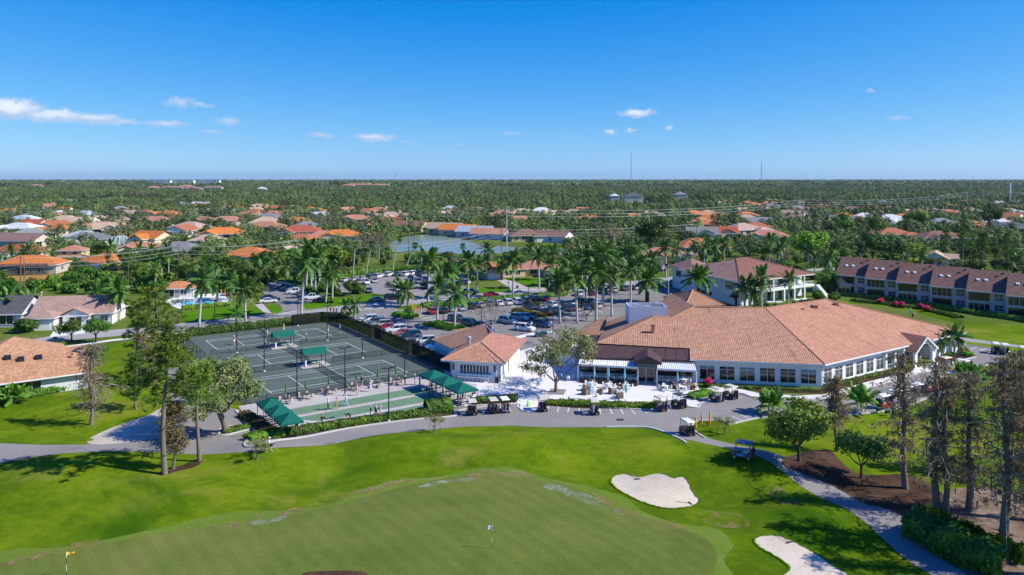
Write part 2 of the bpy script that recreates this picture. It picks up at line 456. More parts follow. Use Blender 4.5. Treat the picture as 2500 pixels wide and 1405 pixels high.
# ------------------------------------------------------------------ mesh helpers
class MB:
 """collects shapes; build() links them as one mesh object, mesh() gives bare mesh data"""
 def __init__(self):
  self.v, self.f, self.m, self.uv = [], [], [], None
 def face(self, pts, mi=0):
  n = len(self.v)
  self.v += [tuple(p) for p in pts]
  self.f.append(tuple(range(n, n + len(pts))))
  self.m.append(mi)
 def uvface(self, pts, uvs, mi=0):
  if self.uv is None:
   self.uv = {}
  self.uv[len(self.f)] = uvs
  self.face(pts, mi)
 def hexa(self, b4, t4, mi=0):
  n = len(self.v)
  self.v += [tuple(p) for p in b4] + [tuple(p) for p in t4]
  for q in ((3, 2, 1, 0), (4, 5, 6, 7), (0, 1, 5, 4), (1, 2, 6, 5), (2, 3, 7, 6), (3, 0, 4, 7)):
   self.f.append(tuple(n + i for i in q))
   self.m.append(mi)
 def box(self, x0, x1, y0, y1, z0, z1, mi=0, taper=0.0):
  t = taper
  self.hexa([(x0, y0, z0), (x1, y0, z0), (x1, y1, z0), (x0, y1, z0)],
     [(x0 + t, y0 + t, z1), (x1 - t, y0 + t, z1), (x1 - t, y1 - t, z1), (x0 + t, y1 - t, z1)], mi)
 def beam(self, a, b, w, h, mi=0):
  """square bar from a to b"""
  a, b = Vector(a), Vector(b)
  d = (b - a).normalized()
  up = Vector((0, 0, 1)) if abs(d.z) < .95 else Vector((0, 1, 0))
  s = d.cross(up).normalized() * (w / 2)
  u = s.cross(d).normalized() * (h / 2)
  self.hexa([a - s - u, a + s - u, a + s + u, a - s + u], [b - s - u, b + s - u, b + s + u, b - s + u], mi)
 def tube(self, pts, radii, seg=6, mi=0, cap=True):
  pts = [Vector(p) for p in pts]
  if not isinstance(radii, (list, tuple)):
   radii = [radii] * len(pts)
  rings = []
  for i, p in enumerate(pts):
   d = (pts[min(i + 1, len(pts) - 1)] - pts[max(i - 1, 0)])
   d = d.normalized() if d.length > 1e-6 else Vector((0, 0, 1))
   ref = Vector((1, 0, 0)) if abs(d.x) < .8 else Vector((0, 1, 0))
   s = d.cross(ref).normalized()
   u = s.cross(d)
   n = len(self.v)
   for k in range(seg):
    a = 2 * math.pi * k / seg
    self.v.append(tuple(p + (s * math.cos(a) + u * math.sin(a)) * radii[i]))
   rings.append(n)
  for i in range(len(pts) - 1):
   for k in range(seg):
    k2 = (k + 1) % seg
    self.f.append((rings[i] + k, rings[i] + k2, rings[i + 1] + k2, rings[i + 1] + k))
    self.m.append(mi)
  if cap:
   self.f.append(tuple(rings[-1] + k for k in range(seg)))
   self.m.append(mi)
   self.f.append(tuple(rings[0] + k for k in reversed(range(seg))))
   self.m.append(mi)
 def lathe(self, prof, seg=12, mi=0, c=(0, 0)):
  self.tube([(c[0], c[1], z) for r, z in prof], [r for r, z in prof], seg, mi)
 def disc(self, c, axis, r, w, seg=14, mi=0, mi2=None):
  """wheel-like cylinder centred at c along axis; mi2 = inner hub material"""
  c, ax = Vector(c), Vector(axis).normalized()
  self.tube([c - ax * w / 2, c + ax * w / 2], r, seg, mi)
  if mi2 is not None:
   self.tube([c - ax * (w / 2 + .012), c + ax * (w / 2 + .012)], r * .62, seg, mi2)
 def mesh(self, name, mats, smooth=False):
  me = bpy.data.meshes.new(name)
  me.from_pydata(self.v, [], self.f)
  for m in (mats if isinstance(mats, (list, tuple)) else [mats]):
   me.materials.append(MT[m] if isinstance(m, str) else m)
  if any(self.m):
   me.polygons.foreach_set('material_index', self.m)
  if self.uv is not None:
   uvl = me.uv_layers.new(name='UVMap')
   for p in me.polygons:
    q = self.uv.get(p.index)
    if q:
     for li, c in zip(p.loop_indices, q):
      uvl.data[li].uv = c
  if smooth:
   me.polygons.foreach_set('use_smooth', [True] * len(me.polygons))
  me.update()
  return me
 def build(self, name, mats, parent=None, smooth=False, color=None):
  return link(name, self.mesh(name, mats, smooth), parent, color)
def link(name, data, parent=None, color=None, loc=None, rz=None):
 o = bpy.data.objects.new(name, data)
 COL.objects.link(o)
 if parent is not None:
  o.parent = parent
 if color is not None:
  o.color = (*color, 1) if len(color) == 3 else color
 if loc is not None:
  o.location = loc
 if rz is not None:
  o.rotation_euler[2] = rz
 return o
def tag(o, label=None, cat=None, group=None, kind=None):
 if label:
  o['label'] = label
 if cat:
  o['category'] = cat
 if group:
  o['group'] = group
 if kind:
  o['kind'] = kind
 return o
def thing(name, label, cat, loc=(0, 0, 0), rz=0.0, group=None, scale=1.0):
 o = bpy.data.objects.new(name, None)
 o.empty_display_size = .3
 COL.objects.link(o)
 o.location = loc
 o.rotation_euler[2] = rz
 o.scale = (scale,) * 3 if not isinstance(scale, (tuple, list)) else scale
 return tag(o, label, cat, group)
def spawn(spec, name, label, cat, loc, rz=0.0, scale=1.0, colors=None, group=None):
 """spec: list of (part name, mesh, colour key, matrix or None, sub-parts); every part of every copy is an object of its own"""
 root = thing(name, label, cat, loc, rz, group, scale)
 colors = colors or {}
 def add(parts, par):
  for pn, me, ck, mx, subs in parts:
   o = link(pn, me, par, colors.get(ck))
   if mx is not None:
    o.matrix_local = mx
   add(subs, o)
 add(spec, root)
 return root
def at(x=0, y=0, z=0, rz=0.0):
 return Matrix.Translation((x, y, z)) @ Matrix.Rotation(rz, 4, 'Z')
ORD = ['first', 'second', 'third', 'fourth', 'fifth', 'sixth', 'seventh', 'eighth', 'ninth', 'tenth', 'eleventh', 'twelfth', 'thirteenth',
  'fourteenth', 'fifteenth', 'sixteenth', 'seventeenth', 'eighteenth', 'nineteenth']
TENS = {2: 'twent', 3: 'thirt', 4: 'fort', 5: 'fift', 6: 'sixt', 7: 'sevent', 8: 'eight', 9: 'ninet'}
def nth(i):
 """0 -> first"""
 k = i + 1
 if k < 20:
  return ORD[i]
 if k >= 100:
  return ('hundred-and-' + nth(k - 100 - 1) if k > 100 else 'hundredth') if k < 200 else ('two-hundred-and-' + nth(k - 200 - 1) if k > 200 else 'two-hundredth')
 t, u = divmod(k, 10)
 return TENS[t] + 'ieth' if u == 0 else TENS[t] + 'y-' + ORD[u - 1]
def catmull(pts, n=6, closed=True):
 pts = [Vector(p) for p in pts]
 out = []
 L = len(pts)
 rng = range(L) if closed else range(L - 1)
 for i in rng:
  if closed:
   p0, p1, p2, p3 = pts[i - 1], pts[i], pts[(i + 1) % L], pts[(i + 2) % L]
  else:
   p0, p1, p2, p3 = pts[max(i - 1, 0)], pts[i], pts[i + 1], pts[min(i + 2, L - 1)]
  for k in range(n):
   t = k / n
   out.append(.5 * ((2 * p1) + (p2 - p0) * t + (2 * p0 - 5 * p1 + 4 * p2 - p3) * t * t + (3 * p1 - p0 - 3 * p2 + p3) * t ** 3))
 if not closed:
  out.append(pts[-1])
 return out
def drape(name, pts, mat, z=.02, step=1.0, kind='structure', parent=None):
 """a sheet cut along the terrain grid and laid z above it"""
 bm = bmesh.new()
 vs = [bm.verts.new((p[0], p[1], 0)) for p in pts]
 bm.faces.new(vs)
 if step:
  xs = [p[0] for p in pts]
  ys = [p[1] for p in pts]
  for ax, lo, hi in ((0, min(xs), max(xs)), (1, min(ys), max(ys))):
   k = math.ceil(lo / step)
   while k * step < hi:
    co = (k * step, 0, 0) if ax == 0 else (0, k * step, 0)
    no = (1, 0, 0) if ax == 0 else (0, 1, 0)
    bmesh.ops.bisect_plane(bm, geom=bm.verts[:] + bm.edges[:] + bm.faces[:], plane_co=co, plane_no=no)
    k += 1
 bmesh.ops.triangulate(bm, faces=[f for f in bm.faces if len(f.verts) > 4])
 for v in bm.verts:
  v.co.z = terrain(v.co.x, v.co.y) + z
 bmesh.ops.recalc_face_normals(bm, faces=bm.faces)
 if bm.faces and sum(f.normal.z for f in bm.faces) < 0:
  bmesh.ops.reverse_faces(bm, faces=bm.faces)
 me = bpy.data.meshes.new(name)
 bm.to_mesh(me)
 bm.free()
 me.materials.append(MT[mat])
 me.polygons.foreach_set('use_smooth', [True] * len(me.polygons))
 o = link(name, me, parent)
 if kind and parent is None:
  o['kind'] = kind
 return o
def flat(name, pts, mat, z, kind='structure', parent=None):
 mb = MB()
 q = [Vector((p[0], p[1], z)) for p in pts]
 area = sum(q[i].x * q[(i + 1) % len(q)].y - q[(i + 1) % len(q)].x * q[i].y for i in range(len(q)))
 mb.face(q if area > 0 else q[::-1])
 o = mb.build(name, mat, parent)
 if kind and parent is None:
  o['kind'] = kind
 return o
def pix(*pp):
 return [P(x, y) for x, y in pp]
def gpix(*pp):
 return [G(x, y) for x, y in pp]
def ribbon(mb, pts, w, h, z=0.0, mi=0, closed=False):
 """kerb-like bar of width w and height h along ground points"""
 pts = [Vector((p[0], p[1], 0)) for p in pts]
 n = len(pts)
 rings = []
 for i, p in enumerate(pts):
  a = pts[i - 1] if (closed or i > 0) else p
  b = pts[(i + 1) % n] if (closed or i < n - 1) else p
  d = (b - a)
  d = d.normalized() if d.length else Vector((1, 0, 0))
  s = Vector((-d.y, d.x, 0)) * (w / 2)
  t = terrain(p.x, p.y) + z
  rings.append([p - s + Vector((0, 0, t)), p + s + Vector((0, 0, t)), p + s + Vector((0, 0, t + h)), p - s + Vector((0, 0, t + h))])
 base = len(mb.v)
 for r in rings:
  mb.v += [tuple(q) for q in r]
 for i in range(n if closed else n - 1):
  a, b = base + 4 * i, base + 4 * ((i + 1) % n)
  for k in range(4):
   k2 = (k + 1) % 4
   mb.f.append((a + k, b + k, b + k2, a + k2))
   mb.m.append(mi)
 if not closed:
  mb.f.append(tuple(base + k for k in range(4)))
  mb.f.append(tuple(base + 4 * (n - 1) + k for k in reversed(range(4))))
  mb.m += [mi, mi]
def inside(pt, poly):
 x, y = pt[0], pt[1]
 c = False
 j = len(poly) - 1
 for i in range(len(poly)):
  xi, yi = poly[i][0], poly[i][1]
  xj, yj = poly[j][0], poly[j][1]
  if (yi > y) != (yj > y) and x < (xj - xi) * (y - yi) / (yj - yi) + xi:
   c = not c
  j = i
 return c
# ------------------------------------------------------------------ the ground: one sheet to the horizon
def make_ground():
 xs = [-21000, -9000, -3000, -900, -400, -200] + [x for x in range(-112, 93)] + [200, 400, 900, 3000, 9000, 21000]
 ys = [-3000, -200, 0] + [y for y in range(38, 115)] + [150, 250, 400, 700, 1100, 2000, 4000, 9000, 22000]
 v = [(x, y, terrain(x, y)) for y in ys for x in xs]
 f, mi = [], []
 nx = len(xs)
 for j in range(len(ys) - 1):
  for i in range(nx - 1):
   a = j * nx + i
   f.append((a, a + 1, a + nx + 1, a + nx))
   mi.append(0 if ys[j + 1] <= 114 else (1 if ys[j + 1] <= 700 else 2))
 me = bpy.data.meshes.new('ground')
 me.from_pydata(v, [], f)
 for m in ('lawn', 'yard', 'far'):
  me.materials.append(MT[m])
 me.polygons.foreach_set('material_index', mi)
 me.polygons.foreach_set('use_smooth', [True] * len(f))
 o = link('ground', me)
 o['kind'] = 'structure'
make_ground()
# golf green, its collar and the bunkers
green_px = [(-120, 1400), (0, 1376), (160, 1348), (350, 1310), (560, 1279), (700, 1262), (820, 1236), (900, 1212), (1000, 1186), (1080, 1170), (1157, 1161), (1241, 1164), (1340, 1177),
   (1407, 1193), (1484, 1230), (1545, 1257), (1644, 1286), (1708, 1308), (1740, 1334), (1750, 1366), (1738, 1400), (1690, 1450), (1500, 1520), (1200, 1540), (700, 1560), (0, 1620), (-200, 1600)]
gp = gpix(*green_px)
green_pts = catmull(gp, 4)
gc = sum(gp, Vector()) / len(gp)
coll = []
for i, p in enumerate(gp):
 d = (gp[(i + 1) % len(gp)] - gp[i - 1]).normalized()
 coll.append(p + Vector((d.y, -d.x, 0)) * -(1.6 + 1.0 * math.sin(i * 1.9)))
drape('green_collar', catmull(coll, 4), 'collar', .03)
drape('putting_green', green_pts, 'green', .05)
for i, pp in enumerate([[(1020, 1190), (1060, 1178), (1110, 1171), (1160, 1168), (1150, 1176), (1090, 1181), (1050, 1190)],
      [(1318, 1187), (1345, 1182), (1380, 1190), (1420, 1203), (1460, 1220), (1500, 1240), (1530, 1262), (1500, 1253), (1455, 1238), (1410, 1222), (1360, 1205)],
      [(610, 1276), (650, 1268), (700, 1262), (690, 1270), (650, 1282), (620, 1283)]]):
 drape('sand_dusting', catmull(gpix(*pp), 4), 'pale_sand', .06)
for pp in ([(560, 1290), (640, 1272), (740, 1252), (840, 1222), (940, 1196), (1010, 1178), (1000, 1166), (900, 1190), (780, 1228), (680, 1250), (580, 1272)],
   [(1130, 1160), (1180, 1150), (1250, 1152), (1310, 1162), (1300, 1172), (1220, 1163), (1150, 1166)], [(1440, 1200), (1500, 1228), (1580, 1262), (1660, 1282), (1650, 1296), (1560, 1268), (1480, 1236)],
   [(0, 1372), (100, 1345), (240, 1318), (250, 1330), (120, 1360), (0, 1386)], [(1720, 1250), (1800, 1255), (1830, 1285), (1760, 1290), (1700, 1270)], [(1880, 1190), (1920, 1200), (1960, 1230), (1930, 1240), (1880, 1215)]):
 drape('worn_turf', catmull(gpix(*pp), 4), 'worn', .07)
b1 = catmull(gpix((1491, 1178), (1500, 1163), (1525, 1158), (1550, 1164), (1570, 1165), (1590, 1159), (1612, 1158), (1640, 1166), (1670, 1183), (1695, 1200), (1709, 1216), (1705, 1228),
     (1685, 1238), (1650, 1243), (1610, 1240), (1570, 1228), (1535, 1212), (1510, 1198)), 4)
b2 = catmull(gpix((1840, 1319), (1855, 1310), (1890, 1308), (1925, 1318), (1960, 1335), (2000, 1358), (2035, 1382), (2080, 1412), (2090, 1450), (1960, 1470), (1890, 1430), (1915, 1402),
     (1927, 1390), (1915, 1375), (1885, 1355), (1855, 1338)), 4)
def V_(r):
 return Vector((r.gauss(0, .045), r.gauss(0, .045), 0))
rb = random.Random(4)
b1, b2 = [[p + V_(rb) for p in catmull(b_, 3)] for b_ in (b1, b2)]
for b in (b1, b2):
 drape('sand_bunker', b, 'sand', .04, .5)
 mb = MB()                                    # raised turf lip all round the sand
 ribbon(mb, b, .22, .07, 0, closed=True)
 o = mb.build('bunker_lip', 'lawn')
 o['kind'] = 'structure'
drape('dark_bank', catmull(gpix((740, 1402), (800, 1397), (860, 1396), (894, 1401), (884, 1416), (760, 1418)), 4), 'mulch', .09)
# asphalt drive, cart path and the golf-cart parking
south = [(2560, 882), (2445, 888), (2402, 893), (2373, 905), (2344, 944), (2260, 974), (2178, 1001), (2063, 1014), (1960, 1016), (1868, 1019), (1778, 1037), (1760, 1028), (1748, 1026),
   (1700, 1029), (1693, 1045), (1700, 1056), (1722, 1070), (1794, 1094), (1835, 1106), (1909, 1134), (1950, 1155), (2026, 1186), (2073, 1212), (2116, 1235), (2155, 1243), (2193, 1258), (2219, 1287),
   (2244, 1317), (2295, 1352), (2347, 1388), (2400, 1430), (2320, 1430), (2283, 1402), (2219, 1356), (2155, 1312), (2103, 1277), (2055, 1246), (2003, 1218), (1957, 1197), (1883, 1160), (1835, 1140),
   (1794, 1124), (1753, 1109), (1676, 1084), (1640, 1065), (1610, 1052), (1580, 1046), (1480, 1044), (1330, 1045), (1250, 1041), (1130, 1043), (1060, 1050), (960, 1066), (880, 1081), (800, 1099), (720, 1113),
   (650, 1122), (600, 1126), (500, 1122), (430, 1115), (390, 1112), (330, 1112), (250, 1116), (150, 1119), (80, 1126), (0, 1139), (-120, 1160)]
north = [(-120, 1080), (0, 1083), (100, 1088), (200, 1089), (300, 1083), (390, 1070), (425, 1045), (432, 1000), (414, 960), (408, 900), (437, 897), (470, 950), (520, 985), (585, 1002), (640, 1055), (760, 1045),
   (1100, 1000), (1140, 985), (1270, 985), (1330, 978), (1600, 988), (1700, 965), (1810, 952), (1860, 962), (1960, 968), (2020, 965), (2100, 940), (2240, 898), (2290, 880), (2330, 856), (2352, 840), (2420, 851),
   (2487, 864), (2560, 878)]
drive_pts = pix(*south) + pix(*north)
drape('driveway', drive_pts, 'asphalt', .02, 1.0)
drape('mulch_bed', catmull(gpix((1909, 1133), (1927, 1114), (1975, 1103), (2024, 1101), (2055, 1130), (2073, 1145), (2103, 1160), (2167, 1160), (2201, 1158), (2250, 1172), (2300, 1205), (2310, 1250), (2235, 1285),
        (2193, 1256), (2155, 1241), (2116, 1233), (2073, 1209), (2026, 1184), (1950, 1153)), 3), 'mulch', .03)
drape('bare_ground', catmull(gpix((2300, 1205), (2400, 1190), (2520, 1215), (2620, 1260), (2620, 1430), (2420, 1435), (2350, 1390), (2240, 1300), (2225, 1283)), 3), 'litter', .025)
drape('sandy_verge', catmull(pix((212, 1078), (240, 1060), (300, 1035), (360, 1015), (400, 995), (440, 1000), (432, 1050), (395, 1070), (300, 1084), (230, 1089)), 3), 'dirt', .028)
drape('mulch_ring', catmull(gpix((388, 1160), (400, 1146), (440, 1138), (480, 1122), (496, 1124), (478, 1140), (430, 1152), (402, 1161)), 3), 'mulch', .03)
drape('lawn', pix((2056, 735), (2130, 741), (2250, 757), (2360, 785), (2560, 800), (2700, 815), (2700, 905), (2500, 862), (2352, 838), (2300, 860), (2200, 860), (1990, 740)), 'lawn', .012, 8)
drape('practice_green', catmull(pix((2066, 745), (2110, 743), (2180, 752), (2250, 768), (2300, 782), (2345, 795), (2330, 808), (2280, 806), (2200, 790), (2100, 770)), 4), 'green', .024, 8)
drape('far_cart_path', pix((2340, 824), (2400, 832), (2500, 845), (2620, 862), (2620, 868), (2500, 851), (2400, 839), (2340, 832)), 'road', .03, 0)
drape('range_turf', pix((2100, 1060), (2180, 1040), (2300, 985), (2420, 945), (2560, 905), (2640, 960), (2500, 1060), (2380, 1130), (2240, 1130)), 'lawn', .018, 2)
drape('lawn', pix((-200, 870), (-200, 1075), (0, 1080), (200, 1086), (290, 1055), (390, 1000), (405, 960), (415, 890), (452, 860), (440, 838), (330, 842), (200, 858), (100, 858)), 'lawn', .016, 4)
# tennis, bocce and the club's concrete
drape('tennis_court_surround', [T(-29, -3.6), T(6, -3.6), T(6, 53), T(-29, 53)], 'court', .028, 0)
drape('paved_strip', [T(-30, -3.62)] + pix((592, 1006), (655, 1062), (700, 1060), (900, 1022), (1095, 997), (1152, 986), (1180, 945), (1130, 915)) + [T(7, -3.62)], 'paver', .03, 0)
for k, v0 in enumerate((-9.4, -13.9, -18.4)):
 drape('bocce_lane', [T(-26.5, v0 - 3.3), T(-3.2, v0 - 3.3), T(-3.2, v0), T(-26.5, v0)], 'bocce', .045, 0)
court_line = MB()
LW = .13
for x0, x1, y0, y1 in [(-11.885, 11.885, -5.485 + i, -5.485 + i + LW) for i in (0, 1.37, 9.5, 10.87)] + \
  [(-11.885, -11.785, -5.385, 5.385), (11.785, 11.885, -5.385, 5.385), (-6.4, -6.3, -4.015, 4.015), (6.3, 6.4, -4.015, 4.015), (-6.3, 6.3, -.05, .05)]:
 court_line.face([(x0, y0, 0), (x1, y0, 0), (x1, y1, 0), (x0, y1, 0)])
line_me = court_line.mesh('court_lines', 'line')
for k in range(3):
 c = T(-12.05, 5.5 + 18.3 * k)
 o = drape('tennis_court', [T(-24.5, -1 + 18.3 * k), T(.5, -1 + 18.3 * k), T(.5, 12 + 18.3 * k), T(-24.5, 12 + 18.3 * k)], 'court', .033, 0)
 l = link('court_lines', line_me, o, loc=(c.x, c.y, .039), rz=T_ROT)
patio = drape('patio', pix((1112, 985), (1150, 975), (1165, 940), (1085, 925), (1085, 905), (1250, 905), (1262, 860), (1340, 838), (1400, 845), (1420, 905), (1700, 925), (1708, 958), (1655, 975), (1600, 984), (1330, 977), (1270, 986), (1135, 992)), 'concrete', .04, 0)
sidewalk = drape('sidewalk', pix((1690, 955), (1760, 944), (1812, 952), (1855, 962), (1950, 967), (2010, 964), (2080, 944), (2200, 910), (2245, 897), (2285, 882), (2330, 885), (2300, 905), (2240, 912), (2090, 955), (2020, 973), (1940, 977), (1850, 972), (1800, 960)), 'concrete', .05, 0)
for pp in ([(1265, 986), (1270, 1000), (1282, 1006), (1300, 1007), (1312, 1003), (1325, 980)], [(1640, 970), (1662, 985), (1690, 994), (1706, 993), (1709, 986), (1690, 975)]):
 drape('patio_apron', catmull(pix(*pp), 3), 'concrete', .052, 0)
drape('planting_bed', pix((1704, 940), (1800, 945), (2005, 952), (2020, 945), (2225, 896), (2232, 905), (2080, 943), (2010, 962), (1860, 958), (1810, 948), (1760, 943)), 'mulch', .07, 0)
drape('planting_bed', catmull(pix((2272, 872), (2292, 848), (2340, 842), (2372, 862), (2380, 872), (2340, 880), (2300, 889)), 3), 'mulch', .07, 0)
drape('planting_bed', pix((598, 1088), (615, 1070), (690, 1045), (900, 1015), (1050, 995), (1095, 998), (1109, 1010), (1106, 1017), (1000, 1026), (900, 1039), (800, 1056), (700, 1074), (640, 1087)), 'mulch', .07, 0)
drape('planting_bed', pix((585, 1012), (612, 1005), (668, 1050), (655, 1066)), 'mulch', .06, 0)
drape('planting_bed', pix((1335, 979), (1400, 982), (1600, 990), (1612, 983), (1622, 990), (1600, 1001), (1400, 997), (1330, 990)), 'mulch', .06, 0)
drape('planting_bed', pix((1168, 968), (1262, 972), (1262, 984), (1150, 990)), 'mulch', .06, 0)
drape('planting_bed', pix((535, 1052), (550, 1044), (612, 1040), (617, 1047), (560, 1061), (540, 1062)), 'mulch', .06, 0)
sq = pix((1332, 964), (1345, 950), (1383, 952), (1376, 965))
drape('tree_grate', sq, 'dark_asphalt', .052, 0)
# streets, car parks and lawns behind the courts
street = pix((-160, 862), (-40, 845), (77, 829), (154, 816), (315, 803), (448, 789), (640, 769), (770, 756), (902, 738), (1000, 728), (1120, 720), (1250, 712), (1400, 700), (1640, 676), (1900, 660), (2100, 652), (2100, 657), (1900, 666), (1640, 684), (1400, 712), (1250, 722),
    (1160, 729), (1060, 742), (960, 752), (870, 762), (789, 770), (640, 786), (484, 804), (320, 818), (95, 838), (-40, 857), (-160, 876))
drape('street', street, 'road', .02, 0)
lotA = pix((622, 703), (665, 688), (705, 690), (735, 712), (790, 741), (800, 752), (700, 763), (668, 765), (690, 752), (664, 730))
drape('car_park', lotA, 'dark_asphalt', .024, 0)
lotB = pix((800, 700), (868, 674), (1000, 666), (1062, 668), (1110, 688), (1140, 704), (1130, 722), (1000, 730), (960, 722), (900, 716), (830, 714))
drape('car_park', lotB, 'asphalt', .024, 0)
lotC = pix((838, 775), (880, 762), (960, 751), (1060, 742), (1160, 738), (1250, 728), (1400, 716), (1560, 700), (1660, 688), (1668, 715), (1650, 740), (1560, 800), (1440, 800), (1420, 850), (1340, 842), (1262, 862), (1160, 870), (1090, 872), (1010, 840), (940, 805))
drape('car_park', lotC, 'dark_asphalt', .022, 0)
for pp in ([(748, 757), (735, 742), (790, 733), (900, 722), (960, 724), (1005, 726), (900, 736), (820, 748)], [(1095, 716), (1150, 705), (1230, 704), (1330, 695), (1340, 700), (1250, 710), (1150, 717)],
   [(1230, 680), (1320, 680), (1340, 690), (1290, 696), (1240, 690)], [(648, 768), (640, 754), (668, 742), (692, 758), (676, 767)], [(450, 788), (440, 765), (520, 752), (620, 748), (640, 764), (560, 775)],
   [(150, 856), (270, 843), (480, 812), (640, 792), (790, 775), (792, 781), (640, 800), (480, 822), (300, 846)],
   [(870, 655), (990, 650), (990, 662), (870, 672)], [(960, 751), (1010, 744), (1060, 744), (1030, 750), (975, 757)]):
 drape('lawn_strip', pix(*pp), 'bright', .03, 0)
drape('footpath', pix((-60, 878), (270, 830), (480, 808), (640, 790), (640, 792), (480, 811), (270, 834), (-60, 884)), 'concrete', .036, 0)
drape('footpath', pix((622, 745), (640, 741), (664, 766), (650, 769)), 'paver', .038, 0)
drape('back_lane', pix((862, 666), (990, 658), (1250, 655), (1250, 659), (990, 663), (862, 671)), 'road', .03, 0)
drape('driveway_apron', pix((120, 824), (138, 800), (190, 793), (205, 808), (232, 812)), 'concrete', .034, 0)
drape('driveway_apron', pix((1250, 712), (1240, 700), (1215, 686), (1198, 682), (1222, 680), (1260, 690), (1290, 703), (1330, 703), (1330, 708)), 'paver', .034, 0)
drape('walk', pix((1243, 826), (1300, 813), (1350, 808), (1352, 813), (1300, 819), (1250, 832)), 'concrete', .03, 0)
lake_px = [(948, 606), (958, 592), (985, 581), (1020, 576), (1060, 576), (1090, 579), (1130, 586), (1180, 598), (1230, 602), (1300, 606), (1380, 608), (1380, 622), (1300, 622), (1235, 618), (1150, 622), (1060, 616), (1010, 612), (970, 616)]
drape('lake', catmull(pix(*lake_px), 4), 'water', .03, 0)
drape('lake_bank', catmull([P(x, y) + (P(x, y) - P(1140, 600)) * .07 for x, y in lake_px], 4), 'yard', .012, 0)
pond = catmull(pix((225, 598), (300, 590), (380, 586), (395, 594), (330, 603), (250, 607)), 4)
drape('pond', pond, 'water', .03, 0)
drape('pool_deck', pix((395, 737), (440, 722), (545, 716), (560, 740), (440, 756)), 'concrete', .03, 0)
# kerbs
def kerb(pp, w=.3, h=.13, z=.0, smooth=True):
 pts = [G(x, y) for x, y in pp]
 if smooth:
  pts = catmull(pts, 4, closed=False)
 mb = MB()
 ribbon(mb, pts, w, h + .02, z)
 o = mb.build('kerb', 'kerb')
 o['kind'] = 'structure'
kerb([(640, 1088), (610, 1092), (598, 1089), (602, 1080), (620, 1068)])
kerb([(640, 1088), (700, 1075), (800, 1057), (900, 1040), (1000, 1027), (1103, 1018), (1111, 1010), (1106, 1004)], .4)
kerb([(1118, 1004), (1160, 997), (1262, 988), (1270, 1000), (1283, 1006), (1300, 1007), (1312, 1003), (1328, 988), (1400, 992), (1600, 1002), (1640, 990)], .25)
kerb([(1650, 985), (1662, 990), (1690, 996), (1708, 994), (1710, 986), (1760, 970), (1806, 961), (1850, 974), (1940, 979), (2020, 975), (2090, 957), (2240, 914)], .25)
kerb([(536, 1060), (536, 1052), (552, 1043), (612, 1039), (618, 1046), (560, 1062), (540, 1064)], .3)
kerb([(576, 1003), (592, 1022), (606, 1037), (640, 1066)], .35, smooth=False)
kerb([(1480, 1044), (1580, 1045), (1640, 1064), (1676, 1084)], .3)
kerb([(1778, 1038), (1868, 1020), (1960, 1017), (2063, 1015), (2178, 1002), (2260, 975), (2344, 945), (2373, 906), (2402, 894), (2445, 889), (2560, 883)], .25)
kerb([(1778, 1038), (1760, 1029), (1700, 1030), (1692, 1046), (1700, 1057), (1722, 1071)], .25)
kerb([(2350, 841), (2420, 852), (2487, 865), (2560, 879)], .25, smooth=False)
kerb([(2300, 891), (2342, 882), (2382, 873)], .35, smooth=False)
# painted stall lines: each its own piece on the tarmac
stall_me = MB()
stall_me.face([(-.06, 0, 0), (.06, 0, 0), (.06, 3.0, 0), (-.06, 3.0, 0)])
stall_me = stall_me.mesh('stall_line', 'line')
stall_root = tag(bpy.data.objects.new('stall_markings', None), kind='structure')
COL.objects.link(stall_root)
def stall(p, q, wide=1.0):
 a, b = P(*p), P(*q)
 o = link('stall_line', stall_me, stall_root, loc=(a.x, a.y, .034), rz=math.atan2(-(b.x - a.x), b.y - a.y))
 o.scale = (wide, (b - a).length / 3.0, 1)
for a, b in [((1146, 1014), (1132, 1003)), ((1171, 1012), (1160, 1001)), ((1196, 1011), (1184, 999)), ((1220, 1008), (1212, 996)), ((1247, 1006), (1242, 994)),
    ((1336, 1005), (1339, 993)), ((1361, 1007), (1364, 994)), ((1386, 1008), (1389, 995)), ((1413, 1009), (1414, 996)), ((1440, 1011), (1439, 997)), ((1466, 1011), (1464, 998)), ((1495, 1012), (1489, 998)),
    ((1522, 1012), (1515, 999)), ((1551, 1012), (1540, 999)), ((1580, 1010), (1565, 999)), ((1608, 1008), (1592, 998)), ((1636, 1006), (1615, 997)), ((1660, 1000), (1640, 991)),
    ((1736, 985), (1708, 974)), ((1774, 980), (1748, 968)), ((1812, 974), (1785, 961)),
    ((1800, 1036), (1770, 1023)), ((1818, 1030), (1787, 1017)), ((1837, 1026), (1805, 1012)), ((1857, 1021), (1824, 1009)), ((1874, 1018), (1843, 1004)), ((1894, 1016), (1862, 1001)),
    ((2062, 1012), (2040, 1000)), ((2096, 1010), (2078, 999)), ((2122, 1009), (2094, 997)), ((2148, 1008), (2118, 993)), ((2172, 1000), (2142, 987)),
    ((2388, 846), (2370, 854)), ((2410, 850), (2392, 858)), ((2432, 854), (2414, 862)), ((2470, 862), (2452, 869)),
    ((571, 1048), (618, 1040)), ((579, 1078), (612, 1071)), ((572, 1069), (608, 1062)), ((480, 1012), (530, 1002))]:
 stall(a, b)
